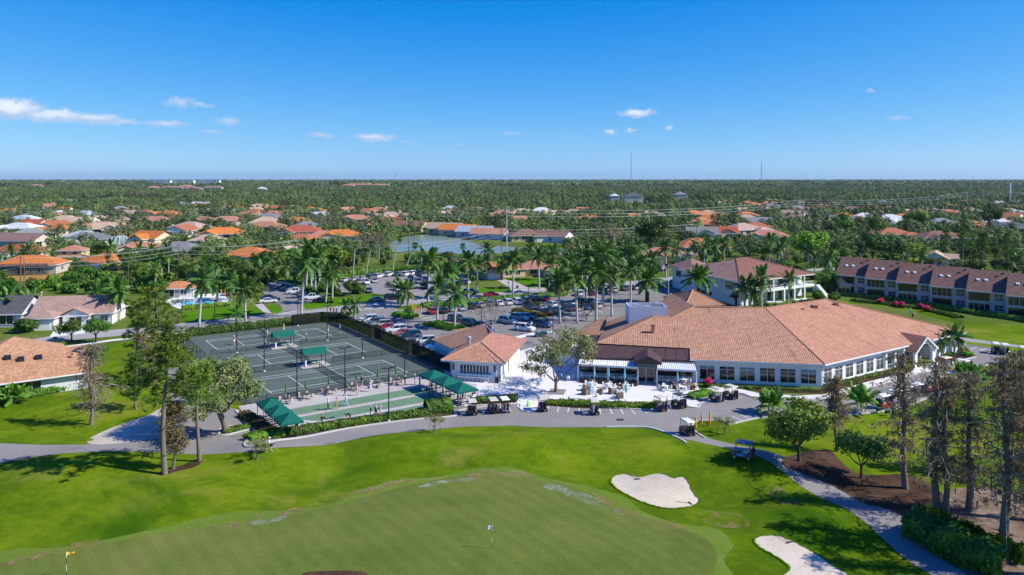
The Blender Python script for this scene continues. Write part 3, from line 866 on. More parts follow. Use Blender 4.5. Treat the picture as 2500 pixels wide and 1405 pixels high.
# car-park bays, crossings and yellow kerb ends
for i in range(7):
 stall((1055 + i * 11, 776 + i * 4.2), (1032 + i * 10, 779 + i * 4.4), 3)
 stall((1150 + i * 9, 806 + i * 2.2), (1128 + i * 9, 809 + i * 2.4), 3)
for i in range(12):
 stall((1090 + i * 34, 770 - i * 3.3), (1078 + i * 34, 762 - i * 3.3))
for i in range(9):
 stall((1290 + i * 26, 800 - i * 5), (1272 + i * 26, 789 - i * 5))
stall((690, 766), (730, 758), 3)
stall((1005, 718), (1030, 716), 3)
ymb = MB()
for x, y in ((1025, 773), (1092, 790), (1134, 804), (664, 766), (684, 779), (1240, 830), (1250, 828)):
 p = P(x, y)
 m2 = MB()
 m2.box(-.9, .9, -.3, .3, .02, .07)
 o = m2.build('kerb_paint', 'yellow', stall_root)
 o.location = p
 o.rotation_euler[2] = .15
# ------------------------------------------------------------------ roofs, walls and windows
V = lambda x, y, z=0.0: Vector((x, y, z))
def clip(poly, k, lo, hi):
 """clip polygon of (u, v, p) by lo <= v <= hi"""
 def half(pl, val, keep_above):
  out = []
  for i in range(len(pl)):
   a, b = pl[i - 1], pl[i]
   ia = (a[1] >= val) if keep_above else (a[1] <= val)
   ib = (b[1] >= val) if keep_above else (b[1] <= val)
   if ia != ib:
    t = (val - a[1]) / (b[1] - a[1])
    out.append((a[0] + (b[0] - a[0]) * t, val))
   if ib:
    out.append(b)
  return out
 q = half(poly, lo, True)
 return half(q, hi, False) if len(q) > 2 else []
def roof_plane(mb, poly, course=0.0, lift=.05, mi=0):
 """poly[0] -> poly[1] is the eave; UV in metres along / up the slope; course > 0 builds every course as a raised row"""
 poly = [Vector(p) for p in poly]
 o = poly[0]
 u = (poly[1] - o).normalized()
 n = Vector()
 for i in range(1, len(poly) - 1):
  n += (poly[i] - o).cross(poly[i + 1] - o)
 n.normalize()
 if n.z < 0:
  n = -n
 v = n.cross(u).normalized()
 if v.z < 0:
  v = -v
 q = [((p - o).dot(u), (p - o).dot(v)) for p in poly]
 ws = [p - (o + u * a + v * b) for p, (a, b) in zip(poly, q)]
 if not course:
  mb.uvface(poly if (poly[1] - poly[0]).cross(poly[2] - poly[1]).z > 0 else poly[::-1], q if (poly[1] - poly[0]).cross(poly[2] - poly[1]).z > 0 else q[::-1], mi)
  return
 vmax = max(b for a, b in q)
 vmin = min(b for a, b in q)
 k = math.floor(vmin / course)
 while k * course < vmax:
  lo, hi = k * course, (k + 1) * course
  s = clip(q, 0, lo, hi)
  if len(s) > 2:
   pts, uvs, low = [], [], []
   for a, b in s:
    f = 1 - (b - lo) / course
    pts.append(o + u * a + v * b + n * (lift * f))
    uvs.append((a, min(b, hi - .001)))
    if abs(b - lo) < 1e-4:
     low.append(a)
   ar = sum((pts[i] - pts[0]).cross(pts[i + 1] - pts[0]).dot(n) for i in range(1, len(pts) - 1))
   if ar < 0:
    pts, uvs = pts[::-1], uvs[::-1]
   mb.uvface(pts, uvs, mi)
   if len(low) >= 2 and max(low) - min(low) > .05:
    a0, a1 = min(low), max(low)
    p0, p1 = o + u * a0 + v * lo, o + u * a1 + v * lo
    mb.uvface([p0 - n * .01, p1 - n * .01, p1 + n * lift, p0 + n * lift], [(a0, lo), (a1, lo), (a1, lo + .01), (a0, lo + .01)], mi)
  k += 1
def ridge_cap(name, pts, parent, color, r=.13):
 mb = MB()
 pts = [Vector(p) for p in pts]
 for a, b in zip(pts, pts[1:]):
  n = max(1, int((b - a).length / .42))
  for i in range(n):
   p, q = a.lerp(b, i / n), a.lerp(b, (i + 1) / n)
   up = Vector((0, 0, .05))
   mb.tube([p + up * 1.3, q + up * .5], [r * 1.1, r * .85], 6)
 return mb.build(name, 'stucco', parent, color=color)
def wall_run(mb, a, b, z0, z1, t=.25, mi=0):
 a, b = Vector((a[0], a[1], 0)), Vector((b[0], b[1], 0))
 d = (b - a).normalized()
 n = Vector((-d.y, d.x, 0)) * t          # wall thickness goes to the left of a->b
 z0, z1 = Vector((0, 0, z0)), Vector((0, 0, z1))
 mb.hexa([a + z0, b + z0, b + n + z0, a + n + z0], [a + z1, b + z1, b + n + z1, a + n + z1], mi)
def window(parent, a, d, n, w, z0, z1, glass='glass', mull=1, transom=.78, name='window', proud=.05):
 """glass pane with a frame at point a (left end), along d, outward n: window > pane"""
 a, d, n = Vector((a[0], a[1], 0)), Vector(d), Vector(n)
 fr = MB()
 t = .07
 def bar(u0, u1, za, zb):
  p = a + d * u0
  q = a + d * u1
  o1, o2 = n * -.04, n * proud
  fr.hexa([p + o1 + V(0, 0, za), q + o1 + V(0, 0, za), q + o2 + V(0, 0, za), p + o2 + V(0, 0, za)],
    [p + o1 + V(0, 0, zb), q + o1 + V(0, 0, zb), q + o2 + V(0, 0, zb), p + o2 + V(0, 0, zb)])
 bar(-t, w + t, z0 - t, z0)
 bar(-t, w + t, z1, z1 + t)
 bar(-t, 0, z0, z1)
 bar(w, w + t, z0, z1)
 for k in range(mull):
  u = w * (k + 1) / (mull + 1)
  bar(u - t / 2, u + t / 2, z0, z1)
 if transom:
  zt = z0 + (z1 - z0) * transom
  bar(0, w, zt - t / 2, zt + t / 2)
 f = fr.build(name, 'trim', parent)
 g = MB()
 o = n * .015
 p, q = a + o, a + d * w + o
 g.face([p + V(0, 0, z0), q + V(0, 0, z0), q + V(0, 0, z1), p + V(0, 0, z1)])
 g.build('pane', glass, f)
 return f
def panel(name, parent, a, d, n, w, z0, z1, mat, color=None, proud=.04):
 mb = MB()
 a, d, n = Vector((a[0], a[1], 0)), Vector(d), Vector(n)
 o1, o2 = n * -.05, n * proud
 p, q = a, a + d * w
 mb.hexa([p + o1 + V(0, 0, z0), q + o1 + V(0, 0, z0), q + o2 + V(0, 0, z0), p + o2 + V(0, 0, z0)],
   [p + o1 + V(0, 0, z1), q + o1 + V(0, 0, z1), q + o2 + V(0, 0, z1), p + o2 + V(0, 0, z1)])
 return mb.build(name, mat, parent, color=color)
WHITE = (.8, .82, .84)
TERRA = (.61, .33, .21)
TERRA_D = (.36, .195, .15)
MAUVE = (.33, .17, .135)
def clubhouse():
 c = thing('clubhouse', 'long white golf clubhouse with terracotta tile roof and dark windows', 'clubhouse', (0, 0, 0))
 e1 = V(.9868, -.162)
 n1 = V(.162, .9868)
 e2 = V(.829, .559)
 n2 = V(-.559, .829)
 C1 = V(50.7, 122.65, 3.9)
 s = .369
 def zf(p):
  p.z = 3.9 + s * ((p.x - C1.x) * n1.x + (p.y - C1.y) * n1.y)
  return p
 E0, U0, U1 = V(29.6, 126.1, 3.9), zf(V(14.8, 132.2)), zf(V(30.3, 129.1))
 E0.z = zf(V(29.6, 126.1)).z
 B0, B1 = zf(V(25.9, 139.1)), zf(V(29.2, 138.6))
 R0, R1, R2 = V(34.1, 141.6, 10.05), V(46.8, 140.0, 10.05), V(62.3, 150.2, 10.05)
 Ew = C1 + e2 * 46
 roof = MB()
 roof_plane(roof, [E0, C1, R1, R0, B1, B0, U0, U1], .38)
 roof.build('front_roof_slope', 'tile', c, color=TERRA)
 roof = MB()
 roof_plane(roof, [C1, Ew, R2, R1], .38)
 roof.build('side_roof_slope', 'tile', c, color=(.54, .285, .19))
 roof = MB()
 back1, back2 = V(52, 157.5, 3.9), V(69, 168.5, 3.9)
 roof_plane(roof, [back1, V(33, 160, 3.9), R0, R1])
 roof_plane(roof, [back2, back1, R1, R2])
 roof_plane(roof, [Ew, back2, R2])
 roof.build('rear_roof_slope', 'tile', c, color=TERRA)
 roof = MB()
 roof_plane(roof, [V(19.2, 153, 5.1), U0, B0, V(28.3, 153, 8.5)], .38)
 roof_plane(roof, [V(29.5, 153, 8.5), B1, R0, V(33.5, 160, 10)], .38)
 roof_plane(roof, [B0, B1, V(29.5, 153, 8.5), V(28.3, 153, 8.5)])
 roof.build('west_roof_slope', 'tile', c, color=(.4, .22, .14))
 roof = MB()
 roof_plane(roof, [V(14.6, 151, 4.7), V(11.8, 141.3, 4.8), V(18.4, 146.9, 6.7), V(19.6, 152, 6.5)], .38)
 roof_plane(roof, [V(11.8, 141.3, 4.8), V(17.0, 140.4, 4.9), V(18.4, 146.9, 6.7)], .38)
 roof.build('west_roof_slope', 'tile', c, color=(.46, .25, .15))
 ridge_cap('ridge_tiles', [U0, B0, B1, R0, R1, C1], c, (.52, .29, .17))
 ridge_cap('ridge_tiles', [R1, R2, Ew], c, (.45, .23, .15))
 # brown membrane apron along the terrace front
 mr = MB()
 A, B, Cc, D = V(11.9, 129.2, 3.55), V(30.3, 126.15, 3.75), V(30.3, 129.3, 4.95), V(14.8, 132.35, 5.1)
 mr.face([A, B, Cc, D])
 mr.face([V(11.4, 141.3, 4.2), A, D, V(15.9, 141, 5.0)])
 mr.hexa([A - V(0, 0, .35), B - V(0, 0, .35), B - V(0, -.2, .35), A - V(0, -.2, .35)], [A - V(0, 0, .002), B - V(0, 0, .002), B - V(0, -.2, .002), A - V(0, -.2, .002)])
 for a, b in ((U0, U1), (U1, E0)):
  mr.face([a - V(0, 0, .75), b - V(0, 0, .75), b + V(0, 0, .03), a + V(0, 0, .03)])
 mr.face([V(17.3, 142, 4.3), U0 - V(0, 0, .8), U0, V(17.2, 142, 5.2)])
 apron = mr.build('apron_roof', 'metal_roof', c)
 for k in range(10):
  t = (k + .5) / 10
  sm = MB()
  p, q = A.lerp(B, t), D.lerp(Cc, t)
  sm.beam(p + V(0, 0, .02), q + V(0, 0, .02), .06, .05)
  sm.build('seam', 'metal_roof', apron)
 # walls: front, side, and the terrace wall under the apron
 W0, W1 = V(30.5, 126.75), V(50.35, 123.45)
 w = MB()
 wall_run(w, W0, W1, 0, 3.85)
 W2 = W1 + e2 * 18.6
 wall_run(w, W1, W2, 0, 3.85)
 W2b = W2 + n2 * 3.2
 wall_run(w, W2, W2b, 0, 3.85)
 W3b = W2b + e2 * 15.8
 wall_run(w, W2b, W3b, 0, 3.85)
 W3 = W3b - n2 * 3.2
 wall_run(w, W3b, W3, 0, 3.85)
 W4 = W1 + e2 * 44.5
 wall_run(w, W3, W4, 0, 3.85)
 W5 = V(68.4, 167.5)
 wall_run(w, W4, W5, 0, 3.85)
 wall_run(w, W5, V(52, 156.8), 0, 3.85)
 wall_run(w, V(52, 156.8), V(33, 159.2), 0, 3.85)
 wall_run(w, V(33, 159.2), V(19, 152.6), 0, 4.8)
 wall_run(w, V(19, 152.6), V(15.2, 150.4), 0, 4.6)
 wall_run(w, V(15.2, 150.4), V(12.4, 141.8), 0, 4.6)
 wall_run(w, V(12.4, 141.8), V(12.2, 129.9), 0, 3.9)
 wall_run(w, V(12.2, 129.9), W0, 0, 3.3)
 w.build('wall', 'stucco', c, color=WHITE)
 # eave trim
 for a, b in ((E0, C1), (C1, C1 + e2 * 25.3), (C1 + e2 * 33.5, Ew)):
  t = MB()
  t.beam(Vector((a.x, a.y, 3.8)), Vector((b.x, b.y, 3.8)), .12, .22)
  t.build('fascia', 'trim', c)
 d1 = (W1 - W0).normalized()
 for k in range(6):
  window(c, W0 + d1 * (.9 + k * 3.22), d1, -n1, 2.35, .55, 2.75)
  if k in (0, 2, 5):
   panel('blind', c, W0 + d1 * (.95 + k * 3.22), d1, -n1, 2.25, 2.75 - .35 - .25 * (k % 3), 2.72, 'stucco', (.3, .31, .33), .022)
 for k in range(6):
  window(c, W1 + e2 * (.8 + k * 3.06), e2, -n2, 2.05, .55, 2.75, 'glass_lit')
  s_ = MB()
  p = W1 + e2 * (.8 + k * 3.06)
  s_.beam(p - e2 * .2 - n2 * .12 + V(0, 0, .38), p + e2 * 2.25 - n2 * .12 + V(0, 0, .38), .3, .22)
  s_.build('sill', 'trim', c)
 for k, x in enumerate((W0 + d1 * .3, W1 + e2 * .25, W1 + e2 * 18.2)):
  dp = MB()
  dp.tube([x + V(0, -.12, .1), x + V(0, -.12, 3.7)], .06, 6)
  dp.build('downpipe', 'trim', c)
 # open veranda between the side windows and the porch
 for k in range(3):
  p = W2 + e2 * (2.9 * k + .2)
  m = MB()
  m.box(-.3, .3, -.3, .3, 0, 3.75)
  o = m.build('pillar', 'stucco', c, color=WHITE)
  o.location = p
  o.rotation_euler[2] = math.atan2(e2.y, e2.x)
  if k < 2:
   rl = MB()
   a, b = p + e2 * .3, p + e2 * 2.6
   rl.beam(a + V(0, 0, 1.0), b + V(0, 0, 1.0), .08, .08)
   rl.beam(a + V(0, 0, .25), b + V(0, 0, .25), .06, .06)
   for j in range(5):
    q = a.lerp(b, (j + .5) / 5)
    rl.beam(q + V(0, 0, .25), q + V(0, 0, 1.0), .05, .05)
   rl.build('railing', 'trim', c)
 bm_ = MB()
 wall_run(bm_, W2, W2 + e2 * 7.6, 3.0, 3.78)
 bm_.build('veranda_beam', 'stucco', c, color=WHITE)
 for k in range(4):
  window(c, W2b + e2 * (.8 + k * 3.8), e2, -n2, 1.7, .2, 2.5, 'glass', 1, 0)
 # gabled entrance porch with an arched front
 P0, P1 = V(72.3, 135.9), V(78.0, 139.8)
 pe = (P1 - P0).normalized()
 pn = V(-pe.y, pe.x)
 Lw = (P1 - P0).length
 m = MB()
 N = 14
 z_s, z_a = 2.2, 5.15                      # springing of the arch, gable apex
 prof_out = [(0, 0), (0, 3.0), (Lw / 2, z_a), (Lw, 3.0), (Lw, 0)]
 ar = [(Lw / 2 - (Lw / 2 - .75) * math.cos(math.pi * i / N), z_s + 1.75 * math.sin(math.pi * i / N)) for i in range(N + 1)]
 for off, flip in ((V(0, 0), False), (pn * .45, True)):
  def pt(u, z):
   return P0 + pe * u + off + V(0, 0, z)
  def fc(l):
   m.face(l[::-1] if flip else l)
  fc([pt(0, 0), pt(.75, 0), pt(.75, z_s), pt(0, 3.0)])
  fc([pt(Lw - .75, 0), pt(Lw, 0), pt(Lw, 3.0), pt(Lw - .75, z_s)])
  for i in range(N):
   u0, u1 = ar[i], ar[i + 1]
   top = lambda u: 3.0 + (z_a - 3.0) * (1 - abs(u - Lw / 2) / (Lw / 2))
   fc([pt(*u0), pt(*u1), pt(u1[0], top(u1[0])), pt(u0[0], top(u0[0]))])
  fc([pt(.75, z_s), pt(.75, top(.75)), pt(0, 3.0)])
  fc([pt(Lw - .75, z_s), pt(Lw, 3.0), pt(Lw - .75, top(Lw - .75))])
 path = [(.75, 0)] + ar + [(Lw - .75, 0)]
 for (u0, z0), (u1, z1) in zip(path, path[1:]):
  m.face([P0 + pe * u0 + V(0, 0, z0), P0 + pe * u0 + pn * .45 + V(0, 0, z0), P0 + pe * u1 + pn * .45 + V(0, 0, z1), P0 + pe * u1 + V(0, 0, z1)])
 m.face([P0, P0 + V(0, 0, 3), P0 + pn * .45 + V(0, 0, 3), P0 + pn * .45])
 m.face([P1, P1 + pn * .45, P1 + pn * .45 + V(0, 0, 3), P1 + V(0, 0, 3)])
 m.build('porch_arch', 'stucco', c, color=WHITE)
 pr = MB()
 ap = P0 + pe * (Lw / 2) - pn * .35 + V(0, 0, z_a + .12)
 apb = ap + pn * 6.4
 for sgn in (-1, 1):
  ea = P0 + pe * (Lw / 2 + sgn * (Lw / 2 + .5)) - pn * .35 + V(0, 0, 2.78)
  eb = ea + pn * (3.2 if sgn < 0 else 2.8)
  roof_plane(pr, [ea, eb, apb, ap] if sgn > 0 else [eb, ea, ap, apb], .38)
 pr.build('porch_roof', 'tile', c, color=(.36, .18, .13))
 for sgn in (-1, 1):
  bb = MB()
  ea = P0 + pe * (Lw / 2 + sgn * (Lw / 2 + .5)) - pn * .4 + V(0, 0, 2.62)
  bb.beam(ea, ap - pn * .05 - V(0, 0, .14), .14, .26)
  bb.build('bargeboard', 'trim', c)
 for k in (0, 1):
  q = (P0 if k == 0 else P1) + pn * 3.6
  pl = MB()
  pl.box(-.35, .35, -.35, .35, 0, 3.0)
  o = pl.build('pillar', 'stucco', c, color=WHITE)
  o.location = q
 # roof vents
 for px, py, h, wd in ((1594, 800, .8, .55), (1989, 753, .9, .9), (2041, 746, .8, .7), (1960, 758, .6, .3)):
  z = 7.6 if px < 1700 else 9.2
  q = P(px, py, z)
  m = MB()
  m.box(-wd / 2, wd / 2, -wd / 2, wd / 2, -.8, h * .55)
  m.box(-wd * .58, wd * .58, -wd * .58, wd * .58, h * .55, h * .7)
  o = m.build('roof_vent', 'stucco', c, color=(.4, .2, .15))
  o.location = q
 # plant well: white parapet round the roof-top machinery
 m = MB()
 x0, x1, y0, y1 = 21.9, 28.9, 141.5, 146.2
 for a, b in ((V(x0, y0), V(x1, y0 - .4)), (V(x1, y0 - .4), V(x1, y1)), (V(x1, y1), V(x0, y1)), (V(x0, y1), V(x0, y0))):
  wall_run(m, a, b, 5.8, 10.1, .15)
 m.build('parapet', 'stucco', c, color=(.62, .63, .72))
 for k, (x, y, sx, sy, h) in enumerate(((23.4, 143.6, 1.6, 1.2, 1.3), (25.6, 144.2, 1.3, 1.4, .9), (27.5, 143.6, 1.4, 1.5, 1.6))):
  m = MB()
  m.box(x - sx / 2, x + sx / 2, y - sy / 2, y + sy / 2, 8.2, 8.2 + h + .6)
  m.box(x - sx / 3, x + sx / 3, y - sy / 3, y + sy / 3, 8.2 + h + .6, 8.2 + h + .75)
  m.build('roof_unit', 'steel', c)
 # terrace: two white pergola bays, canopy and doors
 f0, f1 = V(11.07, 127.2), V(29.9, 122.8)
 fd = (f1 - f0).normalized()
 fn = V(fd.y, -fd.x)
 def on(x):
  return f0 + (f1 - f0) * ((x - f0.x) / (f1.x - f0.x))
 for xa, xb in ((11.07, 20.75), (23.75, 29.9)):
  pa, pb = on(xa), on(xb)
  wa, wb = V(xa + .4, 129.2 - .172 * (xa - 11.5)), V(xb + .4, 129.2 - .172 * (xb - 11.5))
  fl = MB()
  fl.face([pa + V(0, 0, .06), pb + V(0, 0, .06), wb + V(0, 0, .06), wa + V(0, 0, .06)])
  fl.build('terrace_floor', 'wicker', c)
  n = int((pb - pa).length / .3)
  lv = MB()
  for i in range(n):
   p, q = pa.lerp(pb, i / n), pa.lerp(pb, (i + .5) / n)
   p2, q2 = wa.lerp(wb, i / n), wa.lerp(wb, (i + .5) / n)
   r_, r2_ = pa.lerp(pb, (i + 1) / n), wa.lerp(wb, (i + 1) / n)
   lv.face([p + V(0, 0, 2.86), q + V(0, 0, 2.98), q2 + V(0, 0, 3.26), p2 + V(0, 0, 3.14)])
   lv.face([q + V(0, 0, 2.98), r_ + V(0, 0, 2.86), r2_ + V(0, 0, 3.14), q2 + V(0, 0, 3.26)])
  lv.build('pergola_roof', 'trim', c)
  bm2 = MB()
  bm2.beam(pa + V(0, -.06, 2.8), pb + V(0, -.06, 2.8), .16, .3)
  bm2.build('pergola_beam', 'trim', c)
  for t in ((0, .5, 1) if xb < 22 else (0, 1)):
   ps = MB()
   q = pa.lerp(pb, t)
   ps.box(-.1, .1, -.1, .1, 0, 2.68)
   o = ps.build('post', 'trim', c)
   o.location = q
  rl = MB()
  a, b = pa + V(.3, .1, 0), pb + V(-.3, .1, 0)
  rl.beam(a + V(0, 0, 1.0), b + V(0, 0, 1.0), .06, .06)
  for j in range(9):
   q = a.lerp(b, j / 8)
   rl.beam(q, q + V(0, 0, 1.0), .05, .05)
  rl.build('railing', 'trim', c)
  rl = MB()
  rl.box(0, (wb - wa).length - .3, -.1, -.02, .9, 2.5)
  o = rl.build('terrace_opening', 'glass', c)
  o.location = wa + V(.15, .55, 0)
  o.rotation_euler[2] = math.atan2((wb - wa).y, (wb - wa).x)
 cx, hw = 22.2, 2.25
 fr, bk = on(cx) + V(0, -.6, 0), V(cx + 1.0, 129.6)
 d_ = (bk - fr).normalized()
 r_ = V(d_.y, -d_.x)
 m = MB()
 for sgn in (-1, 1):
  q = [fr + r_ * sgn * hw + V(0, 0, 3.95), fr + V(0, 0, 4.95), bk + V(0, 0, 4.95), bk + r_ * sgn * hw + V(0, 0, 3.95)]
  m.face(q)
  m.face([q[0], q[3], q[3] - V(0, 0, .35), q[0] - V(0, 0, .35)])
 m.face([fr - r_ * hw + V(0, 0, 3.6), fr + r_ * hw + V(0, 0, 3.6), fr + r_ * hw + V(0, 0, 3.95), fr + V(0, 0, 4.95), fr - r_ * hw + V(0, 0, 3.95)])
 m.build('entrance_canopy', 'metal_roof', c)
 for dx in (-1.35, .05):
  window(c, V(cx + dx + .3, 126.9 - .16 * dx), V(.985, -.17), V(-.17, -.985), 1.2, .05, 2.3, 'glass', 0, 0, 'door', .12)
 # service yard on the west side
 m = MB()
 for a, b in ((V(8.5, 139), V(9.5, 150)), (V(9.5, 150), V(16, 158)), (V(8.5, 139), V(11.6, 138.5))):
  wall_run(m, b, a, 0, 2.3, .2)
 m.build('yard_wall', 'stucco', c, color=WHITE)
 m = MB()
 m.box(9.7, 11.4, 142, 144.2, 0, 1.5)
 m.box(9.6, 11.5, 141.9, 144.3, 1.5, 1.6)
 m.build('waste_container', 'stucco', c, color=(.3, .32, .34))
clubhouse()
def hip4(mb, a, b, c, d, r1, r2, course=0):
 """eave corners anticlockwise a b c d; ridge r1 (near the a-d side) to r2"""
 roof_plane(mb, [a, b, r2, r1], course)
 roof_plane(mb, [b, c, r2], course)
 roof_plane(mb, [c, d, r1, r2], course)
 roof_plane(mb, [d, a, r1], course)
def snack_bar():
 c = thing('snack_bar', 'small white snack bar with tile roof and serving windows on the patio', 'snack bar')
 a, b = V(-12.0, 127.9, 3.35), V(-1.0, 125.6, 3.35)
 n = V(.205, .979)
 bb, aa = b + n * 10, a + n * 10
 b2, a2 = b + n * 19, a + n * 19
 r1, r2 = (a + b) / 2 + n * 5.3 + V(0, 0, 2.2), (a2 + b2) / 2 - n * 5.3 + V(0, 0, 2.2)
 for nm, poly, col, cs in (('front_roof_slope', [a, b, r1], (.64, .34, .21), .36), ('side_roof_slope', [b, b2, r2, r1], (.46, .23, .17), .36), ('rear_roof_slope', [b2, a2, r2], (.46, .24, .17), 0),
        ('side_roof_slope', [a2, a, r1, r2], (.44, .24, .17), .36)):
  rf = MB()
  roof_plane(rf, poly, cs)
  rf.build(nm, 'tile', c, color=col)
 w1, w2 = V(-10.8, 136.2, 3.45), V(-15.2, 143.6, 3.45)
 w3, w4 = V(-3.6, 139.2, 5.75), V(-5.4, 146.5, 5.75)
 rf = MB()
 roof_plane(rf, [w2, w1, w3, w4], .36)
 roof_plane(rf, [V(-9, 149, 3.45), w2, w4], .36)
 rf.build('wing_roof', 'tile', c, color=(.45, .25, .17))
 wg = MB()
 for s_, e_ in ((V(-14.6, 143.6), V(-10.4, 136.6)), (V(-9, 148.4), V(-14.6, 143.6))):
  wall_run(wg, s_, e_, 0, 3.45)
 wg.build('wing_wall', 'stucco', c, color=WHITE)
 ridge_cap('ridge_tiles', [a, r1, b], c, (.55, .3, .21), .14)
 ridge_cap('ridge_tiles', [r1, r2], c, (.55, .3, .21), .14)
 ridge_cap('ridge_tiles', [w2, w4, w3], c, (.5, .27, .19), .12)
 ridge_cap('ridge_tiles', [a.lerp(b, .09), r1 - V(.1, .9, .55), a.lerp(b, .88)], c, (.5, .27, .19), .1)
 w = MB()
 p0, p1 = V(-10.4, 128.3), V(-1.9, 126.5)
 d = (p1 - p0).normalized()
 nn = V(-d.y, d.x)
 p2, p3 = p1 + nn * 16, p0 + nn * 16
 for s, e in ((p0, p1), (p1, p2), (p2, p3), (p3, p0)):
  wall_run(w, s, e, 0, 3.3)
 w.build('wall', 'stucco', c, color=WHITE)
 t = MB()
 t.beam(V(-12, 127.9, 3.26), V(-1, 125.6, 3.26), .12, .2)
 t.build('fascia', 'trim', c)
 for k in range(9):
  window(c, p0 + d * (1.75 + k * .56), d, -nn, .4, 1.25, 2.6, 'glass', 0, 0)
 m = MB()
 q = p0 + d * 1.5 - nn * .25
 m.beam(q + V(0, 0, 1.1), q + d * 5.6 + V(0, 0, 1.1), .55, .08)
 m.build('counter', 'trim', c)
 for u in (.25, 7.4):
  q = p0 + d * u - nn * .06
  m = MB()
  m.box(-.28, .28, -.1, .12, 0, 3.15)
  o = m.build('pilaster', 'stucco', c, color=WHITE)
  o.location = q + d * .3
  o.rotation_euler[2] = math.atan2(d.y, d.x)
  m = MB()
  m.box(-.14, .14, -.2, -.1, 1.7, 2.8)
  o = m.build('wall_lantern', 'black', c)
  o.location = q + d * .3
  o.rotation_euler[2] = math.atan2(d.y, d.x)
 e = (p2 - p1).normalized()
 window(c, p1 + e * 1.2, e, d, 1.4, .8, 2.6, 'glass_lit', 1, 0)
 window(c, p1 + e * 5.5, e, d, 1.1, .05, 2.3, 'glass', 0, 0, 'door')
 m = MB()
 m.lathe([(.28, 0), (.28, 1.1), (.42, 1.15), (.42, 1.55), (.2, 1.7)], 10)
 o = m.build('exhaust_stack', 'steel', c)
 o.location = (-7.6, 134.2, 4.4)
snack_bar()
def pavilion():
 c = thing('pavilion', 'low square outbuilding with pyramid tile roof behind the clubhouse', 'outbuilding')
 f, l, r = V(41.7, 182.3, 3.3), V(38.9, 195.5, 3.3), V(51.6, 183.5, 3.3)
 k = l + r - f
 k.z = 3.3
 ap = V(45.2, 189.4, 6.15)
 for poly, col in (([l, f, ap], (.36, .2, .13)), ([f, r, ap], (.52, .28, .17)), ([r, k, ap], (.5, .27, .17)), ([k, l, ap], (.4, .22, .14))):
  rf = MB()
  roof_plane(rf, poly, .42, .06)
  rf.build('roof_slope', 'tile', c, color=col)
 ridge_cap('ridge_tiles', [l, ap, f], c, (.55, .3, .18), .15)
 ridge_cap('ridge_tiles', [r, ap], c, (.55, .3, .18), .15)
 w = MB()
 cen = (f + k) / 2
 pts = [cen.lerp(p, .88) for p in (f, r, k, l)]
 for s, e in zip(pts, pts[1:] + pts[:1]):
  wall_run(w, s, e, 0, 3.25)
 w.build('wall', 'stucco', c, color=(.74, .76, .79))
pavilion()
